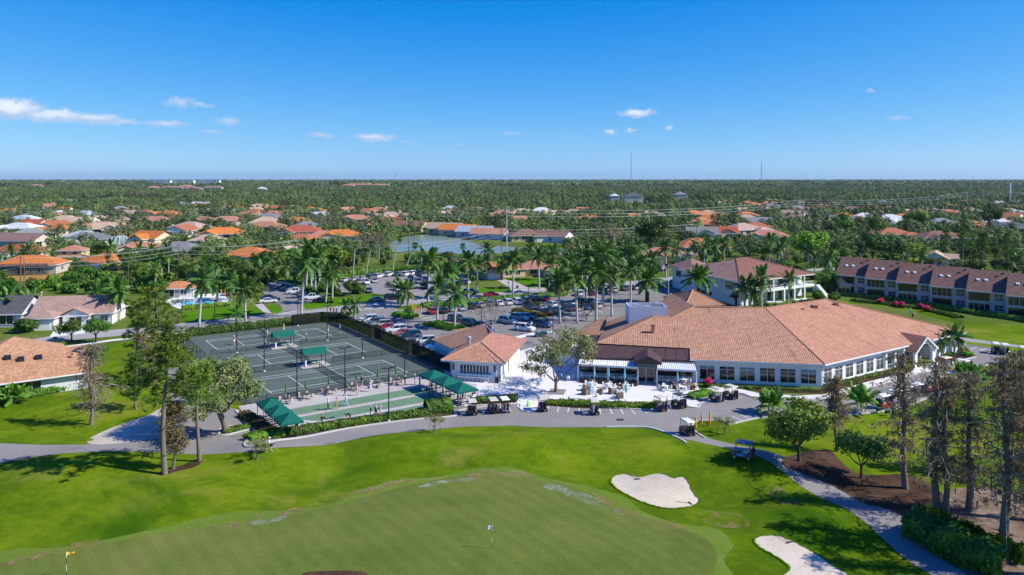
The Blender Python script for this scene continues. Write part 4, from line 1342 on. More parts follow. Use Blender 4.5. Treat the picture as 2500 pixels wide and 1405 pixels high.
def two_storey():
 c = thing('two_storey_clubhouse', 'white two-storey building with mauve tile roof and balcony', 'building')
 a, b, cc, d = V(60.2, 200.2, 6.6), V(86.9, 217.7, 6.6), V(73, 240, 6.6), V(50.2, 229, 6.6)
 r1, r2 = V(66.3, 224.5, 10.2), V(70.9, 227.5, 10.25)
 for poly, col in (([a, b, r2, r1], (.33, .155, .12)), ([b, cc, r2], MAUVE), ([cc, d, r1, r2], MAUVE), ([d, a, r1], (.42, .25, .21))):
  rf = MB()
  roof_plane(rf, poly, .4, .05)
  rf.build('roof_slope', 'tile', c, color=col)
 ridge_cap('ridge_tiles', [a, r1, r2, b], c, (.42, .22, .17), .16)
 rf = MB()
 q = [V(49.2, 238, 6.7), V(53.0, 224.5, 6.7), V(63, 229, 6.7), V(59, 243, 6.7)]
 ap = V(55.7, 234.8, 9.3)
 for i in range(4):
  roof_plane(rf, [q[i], q[(i + 1) % 4], ap], .4)
 rf.build('corner_roof', 'tile', c, color=(.4, .235, .19))
 # walls
 cen = (a + b + cc + d) / 4
 A, B, C_, D = [cen.lerp(p, .955) for p in (a, b, cc, d)]
 for q_ in (A, B, C_, D):
  q_.z = 0
 dirs = (B - A).normalized()
 nf = V(-dirs.y, dirs.x)
 Af, Bf = A + nf * 3.2, B + nf * 3.2
 w = MB()
 for s, e in ((A, A + dirs * 4.2), (A + dirs * 4.2, Af + dirs * 4.2), (Af + dirs * 4.2, Bf), (Bf, C_), (C_, D), (D, A)):
  wall_run(w, s, e, 0, 6.55)
 qq = [V(50.2, 237.2), V(53.6, 226), V(62, 229.6), V(58.4, 241.8)]
 for s, e in zip(qq, qq[1:] + qq[:1]):
  wall_run(w, s, e, 0, 6.6)
 w.build('wall', 'stucco', c, color=WHITE)
 fa = MB()
 fa.beam(a - V(0, 0, .1), b - V(0, 0, .1), .14, .24)
 fa.beam(a - V(0, 0, .1), d - V(0, 0, .1), .14, .24)
 fa.build('fascia', 'trim', c)
 # west windows
 wd = (D - A).normalized()
 wn = V(-abs(wd.y), wd.x) if wd.x > 0 else V(-wd.y, wd.x)
 if wn.x > 0:
  wn = -wn
 for u, wid, z0, z1, mu in ((3.2, 3.2, 4.0, 6.0, 2), (14.5, 2.6, 3.9, 5.7, 1), (13, 6.5, 1.0, 2.0, 4), (20.5, 2.2, 4.0, 5.8, 1)):
  window(c, A + wd * u, wd, wn, wid, z0, z1, 'glass', mu, 0)
 window(c, A + wd * 1.2, wd, wn, 1.0, .05, 2.2, 'glass', 0, 0, 'door')
 m = MB()
 p = A + wd * .8
 m.hexa([p + V(0, 0, 2.3), p + wn * 1.3 + V(0, 0, 2.2), p + wn * 1.3 + wd * 2.4 + V(0, 0, 2.2), p + wd * 2.4 + V(0, 0, 2.3)],
   [p + V(0, 0, 3.1), p + wn * .3 + V(0, 0, 3.1), p + wn * .3 + wd * 2.4 + V(0, 0, 3.1), p + wd * 2.4 + V(0, 0, 3.1)])
 m.build('door_canopy', 'metal_roof', c)
 e0 = qq[0]
 ed = (qq[1] - qq[0]).normalized()
 window(c, e0 + ed * 2.5, ed, V(ed.y, -ed.x), 3.4, 3.8, 5.6, 'glass', 2, 0)
 # balcony floor, posts, railings
 bl = MB()
 s_, e_ = A + dirs * 4.2 - nf * .6, B + dirs * .8 - nf * .6
 bl.hexa([s_ + V(0, 0, 3.15), e_ + V(0, 0, 3.15), e_ + nf * 3.9 + V(0, 0, 3.15), s_ + nf * 3.9 + V(0, 0, 3.15)],
   [s_ + V(0, 0, 3.65), e_ + V(0, 0, 3.65), e_ + nf * 3.9 + V(0, 0, 3.65), s_ + nf * 3.9 + V(0, 0, 3.65)])
 bl.build('balcony', 'stucco', c, color=WHITE)
 L = (e_ - s_).length
 for k in range(7):
  q = s_ + dirs * (L * k / 6) + nf * .25
  m = MB()
  m.box(-.25, .25, -.25, .25, 0, 3.14)
  if k in (0, 2, 4, 5):
   m.box(-.16, .16, -.16, .16, 3.66, 6.45)
  o = m.build('column', 'stucco', c, color=WHITE)
  o.location = q
  o.rotation_euler[2] = math.atan2(dirs.y, dirs.x)
  if k < 6:
   rl = MB()
   q0, q1 = q + dirs * .3, q + dirs * (L / 6 - .3)
   rl.beam(q0 + V(0, 0, 4.6), q1 + V(0, 0, 4.6), .1, .1)
   rl.beam(q0 + V(0, 0, 3.85), q1 + V(0, 0, 3.85), .07, .07)
   for j in range(8):
    r = q0.lerp(q1, (j + .5) / 8)
    rl.beam(r + V(0, 0, 3.85), r + V(0, 0, 4.6), .06, .06)
   rl.build('railing', 'trim', c)
 for k in range(5):
  window(c, Af + dirs * (5.6 + k * 4.8), dirs, -nf, 1.9, 3.75, 5.9, 'glass', 1, 0)
  window(c, Af + dirs * (5.6 + k * 4.8), dirs, -nf, 1.5, .1, 2.4, 'glass', 0, 0, 'door')
 st = MB()
 for k in range(12):
  q = B + dirs * 1.0 - nf * (.8 + k * .3) + V(0, 0, 0)
  st.hexa([q, q + dirs * 1.4, q + dirs * 1.4 - nf * .3, q - nf * .3],
    [q + V(0, 0, 3.5 - k * .28), q + dirs * 1.4 + V(0, 0, 3.5 - k * .28), q + dirs * 1.4 - nf * .3 + V(0, 0, 3.5 - k * .28), q - nf * .3 + V(0, 0, 3.5 - k * .28)])
 st.build('outside_stair', 'trim', c)
two_storey()
def townhouses():
 fd = V(.8, -.6)
 bk = V(.6, .8)
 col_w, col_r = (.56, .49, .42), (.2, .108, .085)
 for k in range(7):
  o = V(96.2, 225.6) + V(4.97, -7.95) * k
  wd = ['leftmost, farthest from camera', 'second from the far end', 'third from the far end', 'middle unit behind pink shrubs', 'fifth from the far end', 'sixth, nearly at the picture edge', 'nearest one cut by picture edge'][k]
  t = thing('townhouse', f'beige terraced townhouse with brown shingle roof, {wd}', 'townhouse', (0, 0, 0), group='row of terraced townhouses')
  w, ez, rz, L = 8.7, 5.4, 10.1, 8.0
  rf = MB()
  a, b = o + V(0, 0, ez), o + fd * w + V(0, 0, ez)
  ra, rb = a + bk * L + V(0, 0, rz - ez), b + bk * L + V(0, 0, rz - ez)
  roof_plane(rf, [a, b, rb, ra])
  roof_plane(rf, [b + bk * 2 * L, a + bk * 2 * L, ra, rb])
  roof = rf.build('roof', 'shingle', t, color=col_r)
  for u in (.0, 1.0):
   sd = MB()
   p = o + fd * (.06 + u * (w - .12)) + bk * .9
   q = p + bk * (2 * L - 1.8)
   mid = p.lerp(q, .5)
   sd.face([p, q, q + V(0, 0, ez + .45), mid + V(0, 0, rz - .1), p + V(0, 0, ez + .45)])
   sd.build('gable_wall', 'stucco', t, color=(.3, .27, .25))  # shade of the stepped side walls painted in as darker stucco
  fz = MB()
  fz.beam(a - V(0, 0, .08), b - V(0, 0, .08), .1, .2)
  fz.build('fascia', 'trim', t)
  wl = MB()
  p0 = o + bk * .9
  wall_run(wl, p0 + fd * .06, p0 + fd * (w - .06), 0, ez + .4)
  wl.build('wall', 'stucco', t, color=col_w)
  nf = -bk
  for z0, z1 in ((.1, 2.25), (2.95, 5.0)):
   dark = (k + (z0 > 1)) % 2
   if dark:
    panel('screened_porch', t, p0 + fd * .5, fd, nf, 4.6, z0, z1, 'glass', proud=.02)
   else:
    window(t, p0 + fd * .5, fd, nf, 4.6, z0, z1, 'glass', 3, 0)
   window(t, p0 + fd * 6.1, fd, nf, 1.9, z0 + (.55 if z0 < 1 else .3), z1 - .1, 'glass_lit', 1, .5)
  bnd = MB()
  bnd.beam(p0 + fd * .1 + nf * .12 + V(0, 0, 2.6), p0 + fd * 5.3 + nf * .12 + V(0, 0, 2.6), .2, .3)
  bnd.build('balcony_edge', 'stucco', t, color=(.5, .46, .42))
  for u in (2.2, 4.0):
   s = MB()
   c0 = a + fd * u + bk * 4.2 + V(0, 0, (rz - ez) * 4.2 / L)
   up = V(-bk.x * .5, -bk.y * .5, .86)
   sl = V(bk.x * .86, bk.y * .86, .5)
   s.hexa([c0 - fd * .4 - sl * .4, c0 + fd * .4 - sl * .4, c0 + fd * .4 + sl * .4, c0 - fd * .4 + sl * .4],
     [c0 - fd * .3 - sl * .3 + up * .25, c0 + fd * .3 - sl * .3 + up * .25, c0 + fd * .3 + sl * .3 + up * .25, c0 - fd * .3 + sl * .3 + up * .25])
   s.build('skylight', 'headlight', roof)
  for u, l in ((6.3, 5.8), (7.6, 7.0)):
   s = MB()
   c0 = a + fd * u + bk * l + V(0, 0, (rz - ez) * l / L)
   s.box(-.2, .2, -.2, .2, -.1, .3)
   q = s.build('roof_vent', 'metal_roof', roof)
   q.location = c0
townhouses()
# ------------------------------------------------------------------ family houses: six kinds, each with wall, roof, windows, doors
def block_roof(mb, x0, x1, y0, y1, z, sl, kind, ov=.55):
 x0, x1, y0, y1 = x0 - ov, x1 + ov, y0 - ov, y1 + ov
 w, d = x1 - x0, y1 - y0
 a, b, c, e = V(x0, y0, z), V(x1, y0, z), V(x1, y1, z), V(x0, y1, z)
 if kind == 'hip':
  if w >= d:
   r1, r2 = V(x0 + d / 2, (y0 + y1) / 2, z + sl * d / 2), V(x1 - d / 2, (y0 + y1) / 2, z + sl * d / 2)
   roof_plane(mb, [a, b, r2, r1])
   roof_plane(mb, [b, c, r2])
   roof_plane(mb, [c, e, r1, r2])
   roof_plane(mb, [e, a, r1])
  else:
   r1, r2 = V((x0 + x1) / 2, y0 + w / 2, z + sl * w / 2), V((x0 + x1) / 2, y1 - w / 2, z + sl * w / 2)
   roof_plane(mb, [a, b, r1])
   roof_plane(mb, [b, c, r2, r1])
   roof_plane(mb, [c, e, r2])
   roof_plane(mb, [e, a, r1, r2])
 elif kind == 'gx':       # ridge along x
  h = sl * d / 2
  r1, r2 = V(x0, (y0 + y1) / 2, z + h), V(x1, (y0 + y1) / 2, z + h)
  roof_plane(mb, [a, b, r2, r1])
  roof_plane(mb, [c, e, r1, r2])
 else:                    # ridge along y
  h = sl * w / 2
  r1, r2 = V((x0 + x1) / 2, y0, z + h), V((x0 + x1) / 2, y1, z + h)
  roof_plane(mb, [b, c, r2, r1])
  roof_plane(mb, [e, a, r1, r2])
def block_wall(mb, x0, x1, y0, y1, z, sl, kind):
 for s, e in ((V(x0, y0), V(x1, y0)), (V(x1, y0), V(x1, y1)), (V(x1, y1), V(x0, y1)), (V(x0, y1), V(x0, y0))):
  wall_run(mb, s, e, 0, z + .02, .2)
 if kind == 'gx':
  h = sl * (y1 - y0) / 2
  for x in (x0 + .02, x1 - .02):
   mb.face([(x, y0, z), (x, y1, z), (x, (y0 + y1) / 2, z + h)])
 elif kind == 'gy':
  h = sl * (x1 - x0) / 2
  for y in (y0 + .02, y1 - .02):
   mb.face([(x0, y, z), (x1, y, z), ((x0 + x1) / 2, y, z + h)])
def win_mesh(w, h, door=False):
 """window of the far houses: frame ring proud of the pane"""
 fr = MB()
 t = .1
 for x0, x1, z0, z1 in ((-t, w + t, -t, 0), (-t, w + t, h, h + t), (-t, 0, 0, h), (w, w + t, 0, h), (w / 2 - .04, w / 2 + .04, 0, h)):
  fr.box(x0, x1, -.06, .03, z0, z1)
 g = MB()
 g.face([(0, -.02, 0), (w, -.02, 0), (w, -.02, h), (0, -.02, h)])
 return fr.mesh('window', 'trim'), g.mesh('pane', 'glass')
WINM, PANM = win_mesh(1.6, 1.25)
WINL, PANL = win_mesh(2.6, 2.1)
gm = MB()
gm.box(0, 4.8, -.05, .03, 0, 2.2)
for k in range(3):
 gm.box(0, 4.8, -.065, -.05, .5 + k * .55, .54 + k * .55)
GARM = gm.mesh('garage_door', 'trim')
dm = MB()
dm.box(0, 1.1, -.06, .03, 0, 2.15)
DOORM = dm.mesh('front_door', 'stucco')
RX = Matrix.Rotation
def house_spec(blocks, z=2.9, sl=.42, roofmat='tile', wins=(), garage=None, door=None, cage=None):
 spec = []
 for (x0, x1, y0, y1, zz, kind) in blocks:
  mb = MB()
  block_wall(mb, x0, x1, y0, y1, zz or z, sl, kind)
  spec.append(('wall', mb.mesh('wall', 'stucco'), 'wall', None, []))
  mb = MB()
  block_roof(mb, x0, x1, y0, y1, zz or z, sl, kind)
  spec.append(('roof', mb.mesh('roof', roofmat), 'roof', None, []))
  tr = MB()
  ov = .56
  for a, b in ((V(x0 - ov, y0 - ov), V(x1 + ov, y0 - ov)), (V(x1 + ov, y0 - ov), V(x1 + ov, y1 + ov)), (V(x0 - ov, y0 - ov), V(x0 - ov, y1 + ov))):
   tr.beam(a + V(0, 0, (zz or z) - .12), b + V(0, 0, (zz or z) - .12), .08, .2)
  spec.append(('fascia', tr.mesh('fascia', 'trim'), None, None, []))
 for (x, y, zz, ang, big) in wins:
  spec.append(('window', WINL if big else WINM, None, at(x, y, zz, ang), [('pane', PANL if big else PANM, None, None, [])]))
 if garage:
  spec.append(('garage_door', GARM, None, at(*garage), []))
 if door:
  spec.append(('front_door', DOORM, 'door', at(*door), []))
 if cage:
  x0, x1, y0, y1, h = cage
  mb = MB()
  for k in range(7):
   u = x0 + (x1 - x0) * k / 6
   mb.beam((u, y0, 0), (u, y0, h), .08, .08)
   mb.beam((u, y0, h), (u, y1, h + .5), .08, .08)
  for k in range(4):
   u = y0 + (y1 - y0) * k / 3
   for x in (x0, x1):
    mb.beam((x, u, 0), (x, u, h + .5 * k / 3), .08, .08)
   mb.beam((x0, u, h + .5 * k / 3), (x1, u, h + .5 * k / 3), .08, .08)
  mb.beam((x0, y0, h / 2), (x1, y0, h / 2), .06, .06)
  spec.append(('pool_cage', mb.mesh('pool_cage', 'black'), None, None, []))
  mb = MB()
  mb.face([(x0, y0, 0), (x1, y0, 0), (x1, y0, h), (x0, y0, h)])
  mb.face([(x0, y0, h), (x1, y0, h), (x1, y1, h + .5), (x0, y1, h + .5)])
  mb.face([(x0, y0, 0), (x0, y1, 0), (x0, y1, h + .5), (x0, y0, h)])
  mb.face([(x1, y0, 0), (x1, y1, 0), (x1, y1, h + .5), (x1, y0, h)])
  spec.append(('cage_screen', mb.mesh('cage_screen', 'cage'), None, None, []))
 return spec
H90 = R(90)
HOUSES = {}
for rm in ('tile', 'shingle'):
 HOUSES['hip', rm] = house_spec([(-8, 8, -6, 6, None, 'hip'), (2, 9, -10, -5, None, 'hip')], roofmat=rm, wins=[(-6.5, -6.05, .9, 0, 0), (-3, -6.05, .9, 0, 1), (-8.05, 3, .9, -H90, 0), (8.05, -3, .9, H90, 0), (8.05, 2, .9, H90, 0)],
         garage=(3.1, -10.06, 0), door=(.3, -6.05, 0))
 HOUSES['hip2', rm] = house_spec([(-9, 9, -5.5, 5.5, None, 'hip'), (-8, -1.5, -9.5, -4, None, 'gy')], roofmat=rm, wins=[(1, -5.55, .9, 0, 1), (5.2, -5.55, .9, 0, 0), (9.05, -3, .9, H90, 0), (-9.05, 3, .9, -H90, 0)],
         garage=(-7.2, -9.56, 0), door=(-.8, -5.55, 0))
 HOUSES['gable', rm] = house_spec([(-7, 7, -5, 5, None, 'gx'), (-2.5, 4, -8.5, -4, None, 'gy')], roofmat=rm, sl=.5, wins=[(-6, -5.05, .9, 0, 1), (-.5, -8.55, .9, 0, 1), (5, -5.05, .9, 0, 0), (7.05, -1, .9, H90, 0), (-7.05, 2, .9, -H90, 0)], door=(4.4, -5.05, 0))
 HOUSES['long', rm] = house_spec([(-5.5, 5.5, -9, 9, None, 'gy')], roofmat=rm, sl=.45, z=3.0, wins=[(-3.5, -9.05, .9, 0, 1), (1.2, -9.05, .9, 0, 0), (5.55, -6, .9, H90, 0), (5.55, 0, .9, H90, 1), (-5.55, 6, .9, -H90, 0), (-5.55, 0, .9, -H90, 0)], door=(3.6, -9.05, 0))
 HOUSES['cage', rm] = house_spec([(-9, 9, -3, 8, None, 'hip')], roofmat=rm, wins=[(-7.5, -3.05, .3, 0, 1), (-2, -3.05, .3, 0, 1), (4, -3.05, .9, 0, 0), (9.05, 1, .9, H90, 0)], cage=(-7.5, 7, -9.5, -3.4, 2.9))
 HOUSES['two', rm] = house_spec([(-5, 5, -4.5, 4.5, 5.7, 'hip'), (-5, 9, -8.2, -4.6, 2.9, 'hip')], roofmat=rm, wins=[(-3, -4.55, 3.9, 0, 0), (1.4, -4.55, 3.9, 0, 0), (5.05, -2, 3.9, H90, 0), (-5.05, 2, 3.9, -H90, 0), (6.3, -8.25, .9, 0, 0)], garage=(-3.5, -8.26, 0), door=(2.6, -8.25, 0))
ROOFS = {'orange': (.62, .2, .045), 'terracotta': (.46, .17, .08), 'salmon': (.5, .23, .15), 'red': (.4, .1, .055), 'brown': (.24, .13, .09), 'mauve': (.3, .18, .16), 'tan': (.5, .36, .25), 'pink': (.5, .34, .28),
   'grey': (.22, .22, .23), 'slate': (.1, .105, .12), 'white': (.62, .63, .65), 'bluegrey': (.36, .41, .46), 'sage': (.3, .33, .3)}
WALLS = {'cream': (.68, .58, .42), 'yellow': (.66, .5, .24), 'white': (.76, .76, .75), 'beige': (.55, .48, .4), 'peach': (.66, .5, .38), 'lilac': (.52, .52, .62)}
HOUSE_POS = []
SHING = ('grey', 'slate', 'white', 'bluegrey', 'sage', 'brown', 'mauve', 'tan')
def house(px, py, kind, roof, wall, rz, label, s=1.0, group='houses of the neighbourhood'):
 p = P(px, py)
 rm = 'shingle' if roof in ('grey', 'slate', 'white', 'bluegrey', 'sage') else 'tile'
 jit = random.uniform(.88, 1.12)
 rc = tuple(c * jit for c in ROOFS[roof])
 spawn(HOUSES[kind, rm], 'house', label, 'house', p, R(rz), s, {'roof': rc, 'wall': WALLS[wall], 'door': random.choice([(.25, .1, .06), (.1, .14, .2), (.6, .58, .55)])}, group)
 HOUSE_POS.append((p.x, p.y, 11 * s))
 return p
named = [
 (69, 668, 'cage', 'orange', 'beige', 10, 'orange tiled house with a screened pool cage behind the plank fence', 1.15),
 (180, 641, 'two', 'salmon', 'yellow', 8, 'tall yellow two-storey house with salmon roof left of the fountain', .9),
 (262, 652, 'hip', 'orange', 'cream', -20, 'bright orange tiled house just above the tile-roofed bungalow', .95),
 (48, 630, 'hip2', 'red', 'beige', 15, 'red-brown tiled house behind the orange pool-cage house', 1.1),
 (55, 606, 'long', 'mauve', 'beige', 80, 'long mauve shingle house at the left edge below the grey roofs', 1.3),
 (78, 587, 'hip', 'sage', 'white', 10, 'grey-green roofed house at the left edge', 1.2),
 (52, 572, 'hip2', 'white', 'white', -10, 'white-roofed house at the left edge above the grey-green one', 1.3),
 (342, 620, 'hip2', 'salmon', 'cream', 20, 'salmon tiled house beside the fountain pond', 1.0),
 (438, 626, 'hip', 'grey', 'beige', 5, 'grey shingle hip-roofed house right of the fountain', 1.15),
 (612, 640, 'hip', 'orange', 'cream', -8, 'bright orange hip-roofed house above the western car park', 1.1),
 (508, 600, 'hip', 'pink', 'white', 0, 'pale pink roofed two-wing house above the pool house', 1.0),
 (545, 586, 'hip2', 'orange', 'cream', 10, 'red-orange wide roof above the pale pink house', 1.3),
 (466, 570, 'hip', 'pink', 'beige', -15, 'pinkish-mauve wide roof left of the red-orange one', 1.3),
 (195, 556, 'long', 'tan', 'white', 85, 'long tan roof half hidden by trees, upper left', 1.3),
 (270, 572, 'gable', 'tan', 'white', 20, 'tan roof with white gable ends above the fountain pond', 1.3),
 (378, 552, 'hip2', 'salmon', 'white', 0, 'salmon roof between palms above the pinkish-mauve roof', 1.3),
 (80, 558, 'gable', 'red', 'white', 0, 'small red roof near the left edge', 1.1),
 (868, 548, 'hip2', 'salmon', 'lilac', 15, 'salmon roof with lilac wall left of the lake', 1.35),
 (922, 542, 'hip', 'tan', 'cream', 0, 'tan roof just right of the lilac-walled house', 1.2),
 (976, 540, 'hip2', 'tan', 'white', -10, 'pale roof carrying blue solar panels above the lake', 1.2),
 (956, 552, 'long', 'red', 'cream', 75, 'long red roof above the lake, left side', 1.15),
 (1003, 565, 'long', 'brown', 'yellow', 70, 'brown roof with yellow gable on the far lake shore', 1.2),
 (1088, 572, 'long', 'tan', 'beige', 70, 'tan roof with white pool frame on the far lake shore', 1.25),
 (1122, 575, 'long', 'orange', 'beige', 72, 'orange gabled house on the far lake shore', 1.2),
 (1162, 579, 'long', 'bluegrey', 'lilac', 74, 'pale blue gabled house on the far lake shore', 1.15),
 (1196, 584, 'long', 'salmon', 'lilac', 74, 'salmon gabled house on the far lake shore, nearest the pylon', 1.1),
 (1284, 588, 'hip', 'brown', 'yellow', 10, 'brown hip roof with yellow wall right of the steel pylon', 1.15),
 (1352, 590, 'long', 'brown', 'white', 60, 'brown roof with white columned porch right of the lake', 1.05),
 (735, 580, 'hip2', 'red', 'cream', 0, 'pinkish red roof left of the bare trees', 1.3),
 (790, 588, 'hip', 'salmon', 'cream', 10, 'salmon roof in front of the pinkish red one', 1.0),
 (832, 590, 'hip2', 'orange', 'cream', 10, 'orange roof left of the bare trees by the lake', 1.2),
 (712, 632, 'gable', 'pink', 'beige', 80, 'pale mauve gabled house behind the dark green tree', 1.0),
 (650, 556, 'hip', 'tan', 'beige', 15, 'tan hip roof above the orange roofs, left of the palms', 1.35),
 (1712, 584, 'gable', 'grey', 'white', 0, 'grey roof with white gable, right of the big dark tree', 1.2),
 (1760, 582, 'gable', 'red', 'peach', 5, 'red-roofed house with peach gable beside the grey one', 1.2),
 (1620, 640, 'hip2', 'salmon', 'peach', 0, 'salmon roofed house with orange walls among the palms', 1.1),
 (1700, 618, 'hip', 'terracotta', 'peach', 10, 'terracotta roof behind the tall palms near the two-storey building', 1.2),
 (2175, 586, 'hip', 'terracotta', 'beige', 0, 'terracotta roof behind the dense dark trees above the townhouses', 1.2),
 (2295, 596, 'hip2', 'brown', 'cream', 0, 'brown roofed house above the tan-roofed cottage', 1.25),
 (2370, 566, 'hip', 'terracotta', 'beige', 0, 'terracotta roof near the right edge', 1.3),
 (2462, 570, 'hip2', 'slate', 'white', 0, 'dark slate roof at the right edge', 1.3),
 (2284, 645, 'gable', 'tan', 'white', 60, 'tan roofed cottage with white gable above the townhouses', .9),
 (1215, 674, 'hip2', 'terracotta', 'peach', 20, 'low terracotta house behind the car park with paved drive', .95),
 (1312, 670, 'hip', 'salmon', 'yellow', 0, 'salmon roofed yellow house behind the tall royal palms', .9),
]
for a in named:
 house(*a[:7], s=a[7])
# the rest of the estate, row by row away from the camera
rows = []
rr = random.Random(11)
for py in (600, 588, 576, 566, 557, 549, 542, 536, 530, 525, 520, 515, 511, 507, 503, 499):
 step = 62 - (600 - py) * .22
 x = -20 + rr.uniform(0, 40)
 while x < 2530:
  x += step * rr.uniform(.8, 1.5)
  rows.append((x, py + rr.uniform(-3, 3)))
forest_px = [(560, 540), (700, 522), (900, 512), (1250, 518), (1700, 505), (1700, 440), (1000, 440), (0, 440), (0, 492), (300, 512), (430, 520)]
made = []
for x, y in rows:
 p = P(x, y)
 if 900 < x < 1420 and y > 560:
  continue
 if x > 1380 and y > 592 or (1400 < x < 1680 and y > 545) or (1880 < x < 2320 and y > 562) or (x > 2330 and y > 575):
  continue
 if inside((x, y), [(470, 505), (700, 512), (1250, 520), (1700, 520), (1700, 440), (470, 440)]) or (x < 480 and y < 512 and y > 490 and rr.random() < .8) or (x > 1700 and y < 490):
  continue
 if any((p.x - hx) ** 2 + (p.y - hy) ** 2 < (hr + 11) ** 2 for hx, hy, hr in HOUSE_POS):
  continue
 if rr.random() < (.4 if x < 1000 else .5):
  continue
 kind = rr.choice(['hip', 'hip2', 'hip', 'gable', 'long', 'hip2'])
 roof = rr.choice(['terracotta', 'salmon', 'tan', 'pink', 'mauve', 'orange', 'orange', 'grey', 'bluegrey', 'tan', 'terracotta', 'white', 'salmon'])
 wall = rr.choice(['cream', 'white', 'beige', 'peach', 'white'])
 made.append((x, y, kind, roof, wall, rr.uniform(-35, 35), rr.uniform(1.0, 1.3)))
 HOUSE_POS.append((p.x, p.y, 12))
made.sort()
cnt = {}
for x, y, kind, roof, wall, rz, s in made:
 cnt.setdefault(roof, []).append(x)
seen = {}
for x, y, kind, roof, wall, rz, s in made:
 i = seen.get(roof, 0)
 seen[roof] = i + 1
 house(x, y, kind, roof, wall, rz, f'{wall}-walled house with {roof} roof in the distance, {nth(i)} from the left of that roof colour', s, 'distant houses among the trees')
# the three houses on the near left
o = house_spec([(-7, 10, -5, 5, 2.8, 'gx')], sl=.62, wins=[(3.6, -5.05, .3, 0, 1), (7.6, -5.05, .9, 0, 0)], z=2.8)
bung = o + house_spec([(-6.6, -.6, -10, -5, 2.8, 'hip')], sl=.5, garage=(-6, -10.06, 0))[:] + house_spec([(.2, 5.6, -7.2, -4.9, 2.8, 'gy')], sl=.5, wins=[(1.7, -7.25, .2, 0, 1)])
spawn(bung, 'bungalow', 'white bungalow with pinkish barrel-tile roof and garage beside the street', 'house', P(180, 786), R(10), 1.0, {'roof': (.42, .27, .22), 'wall': (.7, .69, .68)})
HOUSE_POS.append((*P(180, 786).xy, 12))
grey = house_spec([(-8, 8, -5, 6, 2.8, 'gx')], sl=.5, roofmat='shingle', wins=[(4, -5.05, .6, 0, 1)])
spawn(grey, 'bungalow', 'grey shingle-roofed house cut by the left picture edge', 'house', P(-20, 790), R(8), 1.1, {'roof': (.1, .1, .11), 'wall': (.6, .62, .65)})
HOUSE_POS.append((*P(-20, 790).xy, 12))
def left_house():
 c = thing('ranch_house', 'large tan shingle-roofed house with three dark skylights on the near left', 'house')
 d, n = V(.8, .6), V(-.6, .8)
 a = V(-67.8, 122.6, 2.8)
 L = 34
 p0 = a - d * L
 rf = MB()
 r1 = a + n * 8.3 + V(0, 0, 2.9)
 r0 = r1 - d * L
 roof_plane(rf, [p0, a, r1, r0])
 roof_plane(rf, [a + n * 16.6, p0 + n * 16.6, r0, r1])
 roof = rf.build('roof', 'shingle', c, color=(.5, .27, .15))
 rf = MB()
 ap = P(34.6, 822, 7.0)
 q = [ap - d * 8 - n * 6.5, ap + d * 8 - n * 6.5, ap + d * 8 + n * 6.5, ap - d * 8 + n * 6.5]
 for i in range(4):
  roof_plane(rf, [Vector((q[i].x, q[i].y, 3.6)), Vector((q[(i + 1) % 4].x, q[(i + 1) % 4].y, 3.6)), ap])
 rf.build('hip_roof', 'shingle', c, color=(.5, .28, .16))
 w = MB()
 w0, w1 = p0 + n * .9, a + n * .9 - d * .5
 w0.z = w1.z = 0
 wall_run(w, w0, w1, 0, 2.9)
 w2 = w1 + n * 14.6
 wall_run(w, w1, w2, 0, 2.9)
 wall_run(w, w2, w0 + n * 14.6, 0, 2.9)
 w.face([w1, w2, w2 + V(0, 0, 2.9), (w1 + w2) / 2 + V(0, 0, 5.4), w1 + V(0, 0, 2.9)])
 w.build('wall', 'stucco', c, color=(.62, .65, .68))
 f = MB()
 f.beam(p0 - V(0, 0, .1), a - V(0, 0, .1), .12, .2)
 f.build('fascia', 'trim', c)
 for u in (6.6, 11.3):
  window(c, w1 - d * (u + 3.6) , d, -n, 3.6, .1, 2.3, 'glass', 2, 0)
 for px, py in ((18, 876), (50, 880), (94, 875)):
  z = 4.4
  s = MB()
  s.box(-.55, .55, -.55, .55, -.3, .28, taper=.08)
  o = s.build('skylight', 'black', roof)
  for _ in range(12):
   t = P(px, py, z)
   dd = (t - p0).dot(n)
   z = z * .5 + .5 * (2.8 + dd * 2.9 / 8.3)
  o.location = Vector((t.x, t.y, 2.8 + dd * 2.9 / 8.3 + .1))
  o.rotation_euler = (0, 0, math.atan2(d.y, d.x))
  o.rotation_euler[0] = math.atan(2.9 / 8.3)
 for px, py in ((24, 835), (24, 855), (178, 866)):
  s = MB()
  s.box(-.25, .25, -.2, .2, -.1, .3)
  o = s.build('roof_vent', 'stucco', roof, color=(.6, .38, .2))
  t = P(px, py, 5.0)
  dd = min((t - p0).dot(n), 8.2)
  o.location = t
left_house()
HOUSE_POS.append((-75, 122, 22))
# pool house and pool
ph = house_spec([(-4.5, 4.5, -3.5, 3.5, 2.7, 'hip')], sl=.4, wins=[(-3.2, -3.55, .3, 0, 1), (1.2, -3.55, .9, 0, 0)], door=(-.3, -3.55, 0))
spawn(ph, 'pool_house', 'small pool house with orange tile roof by the swimming pool', 'pool house', P(437, 723), R(12), 1.0, {'roof': (.55, .24, .11), 'wall': (.72, .72, .7), 'door': (.3, .3, .3)})
HOUSE_POS.append((*P(437, 723).xy, 9))
pool = thing('swimming_pool', 'turquoise rectangular swimming pool beside the orange-roofed pool house', 'pool')
q = pix((428, 741), (446, 732), (505, 727), (524, 742), (440, 752))
q = pix((432, 734), (502, 726), (526, 740), (446, 751))
mb = MB()
mb.face([Vector((p.x, p.y, .06)) for p in q[::-1]] if False else [Vector((p.x, p.y, .06)) for p in (q[3], q[2], q[1], q[0])])
mb.build('water', 'pool', pool)
mb = MB()
ribbon(mb, q, .5, .07, .03, closed=True)
mb.build('coping', 'concrete', pool)
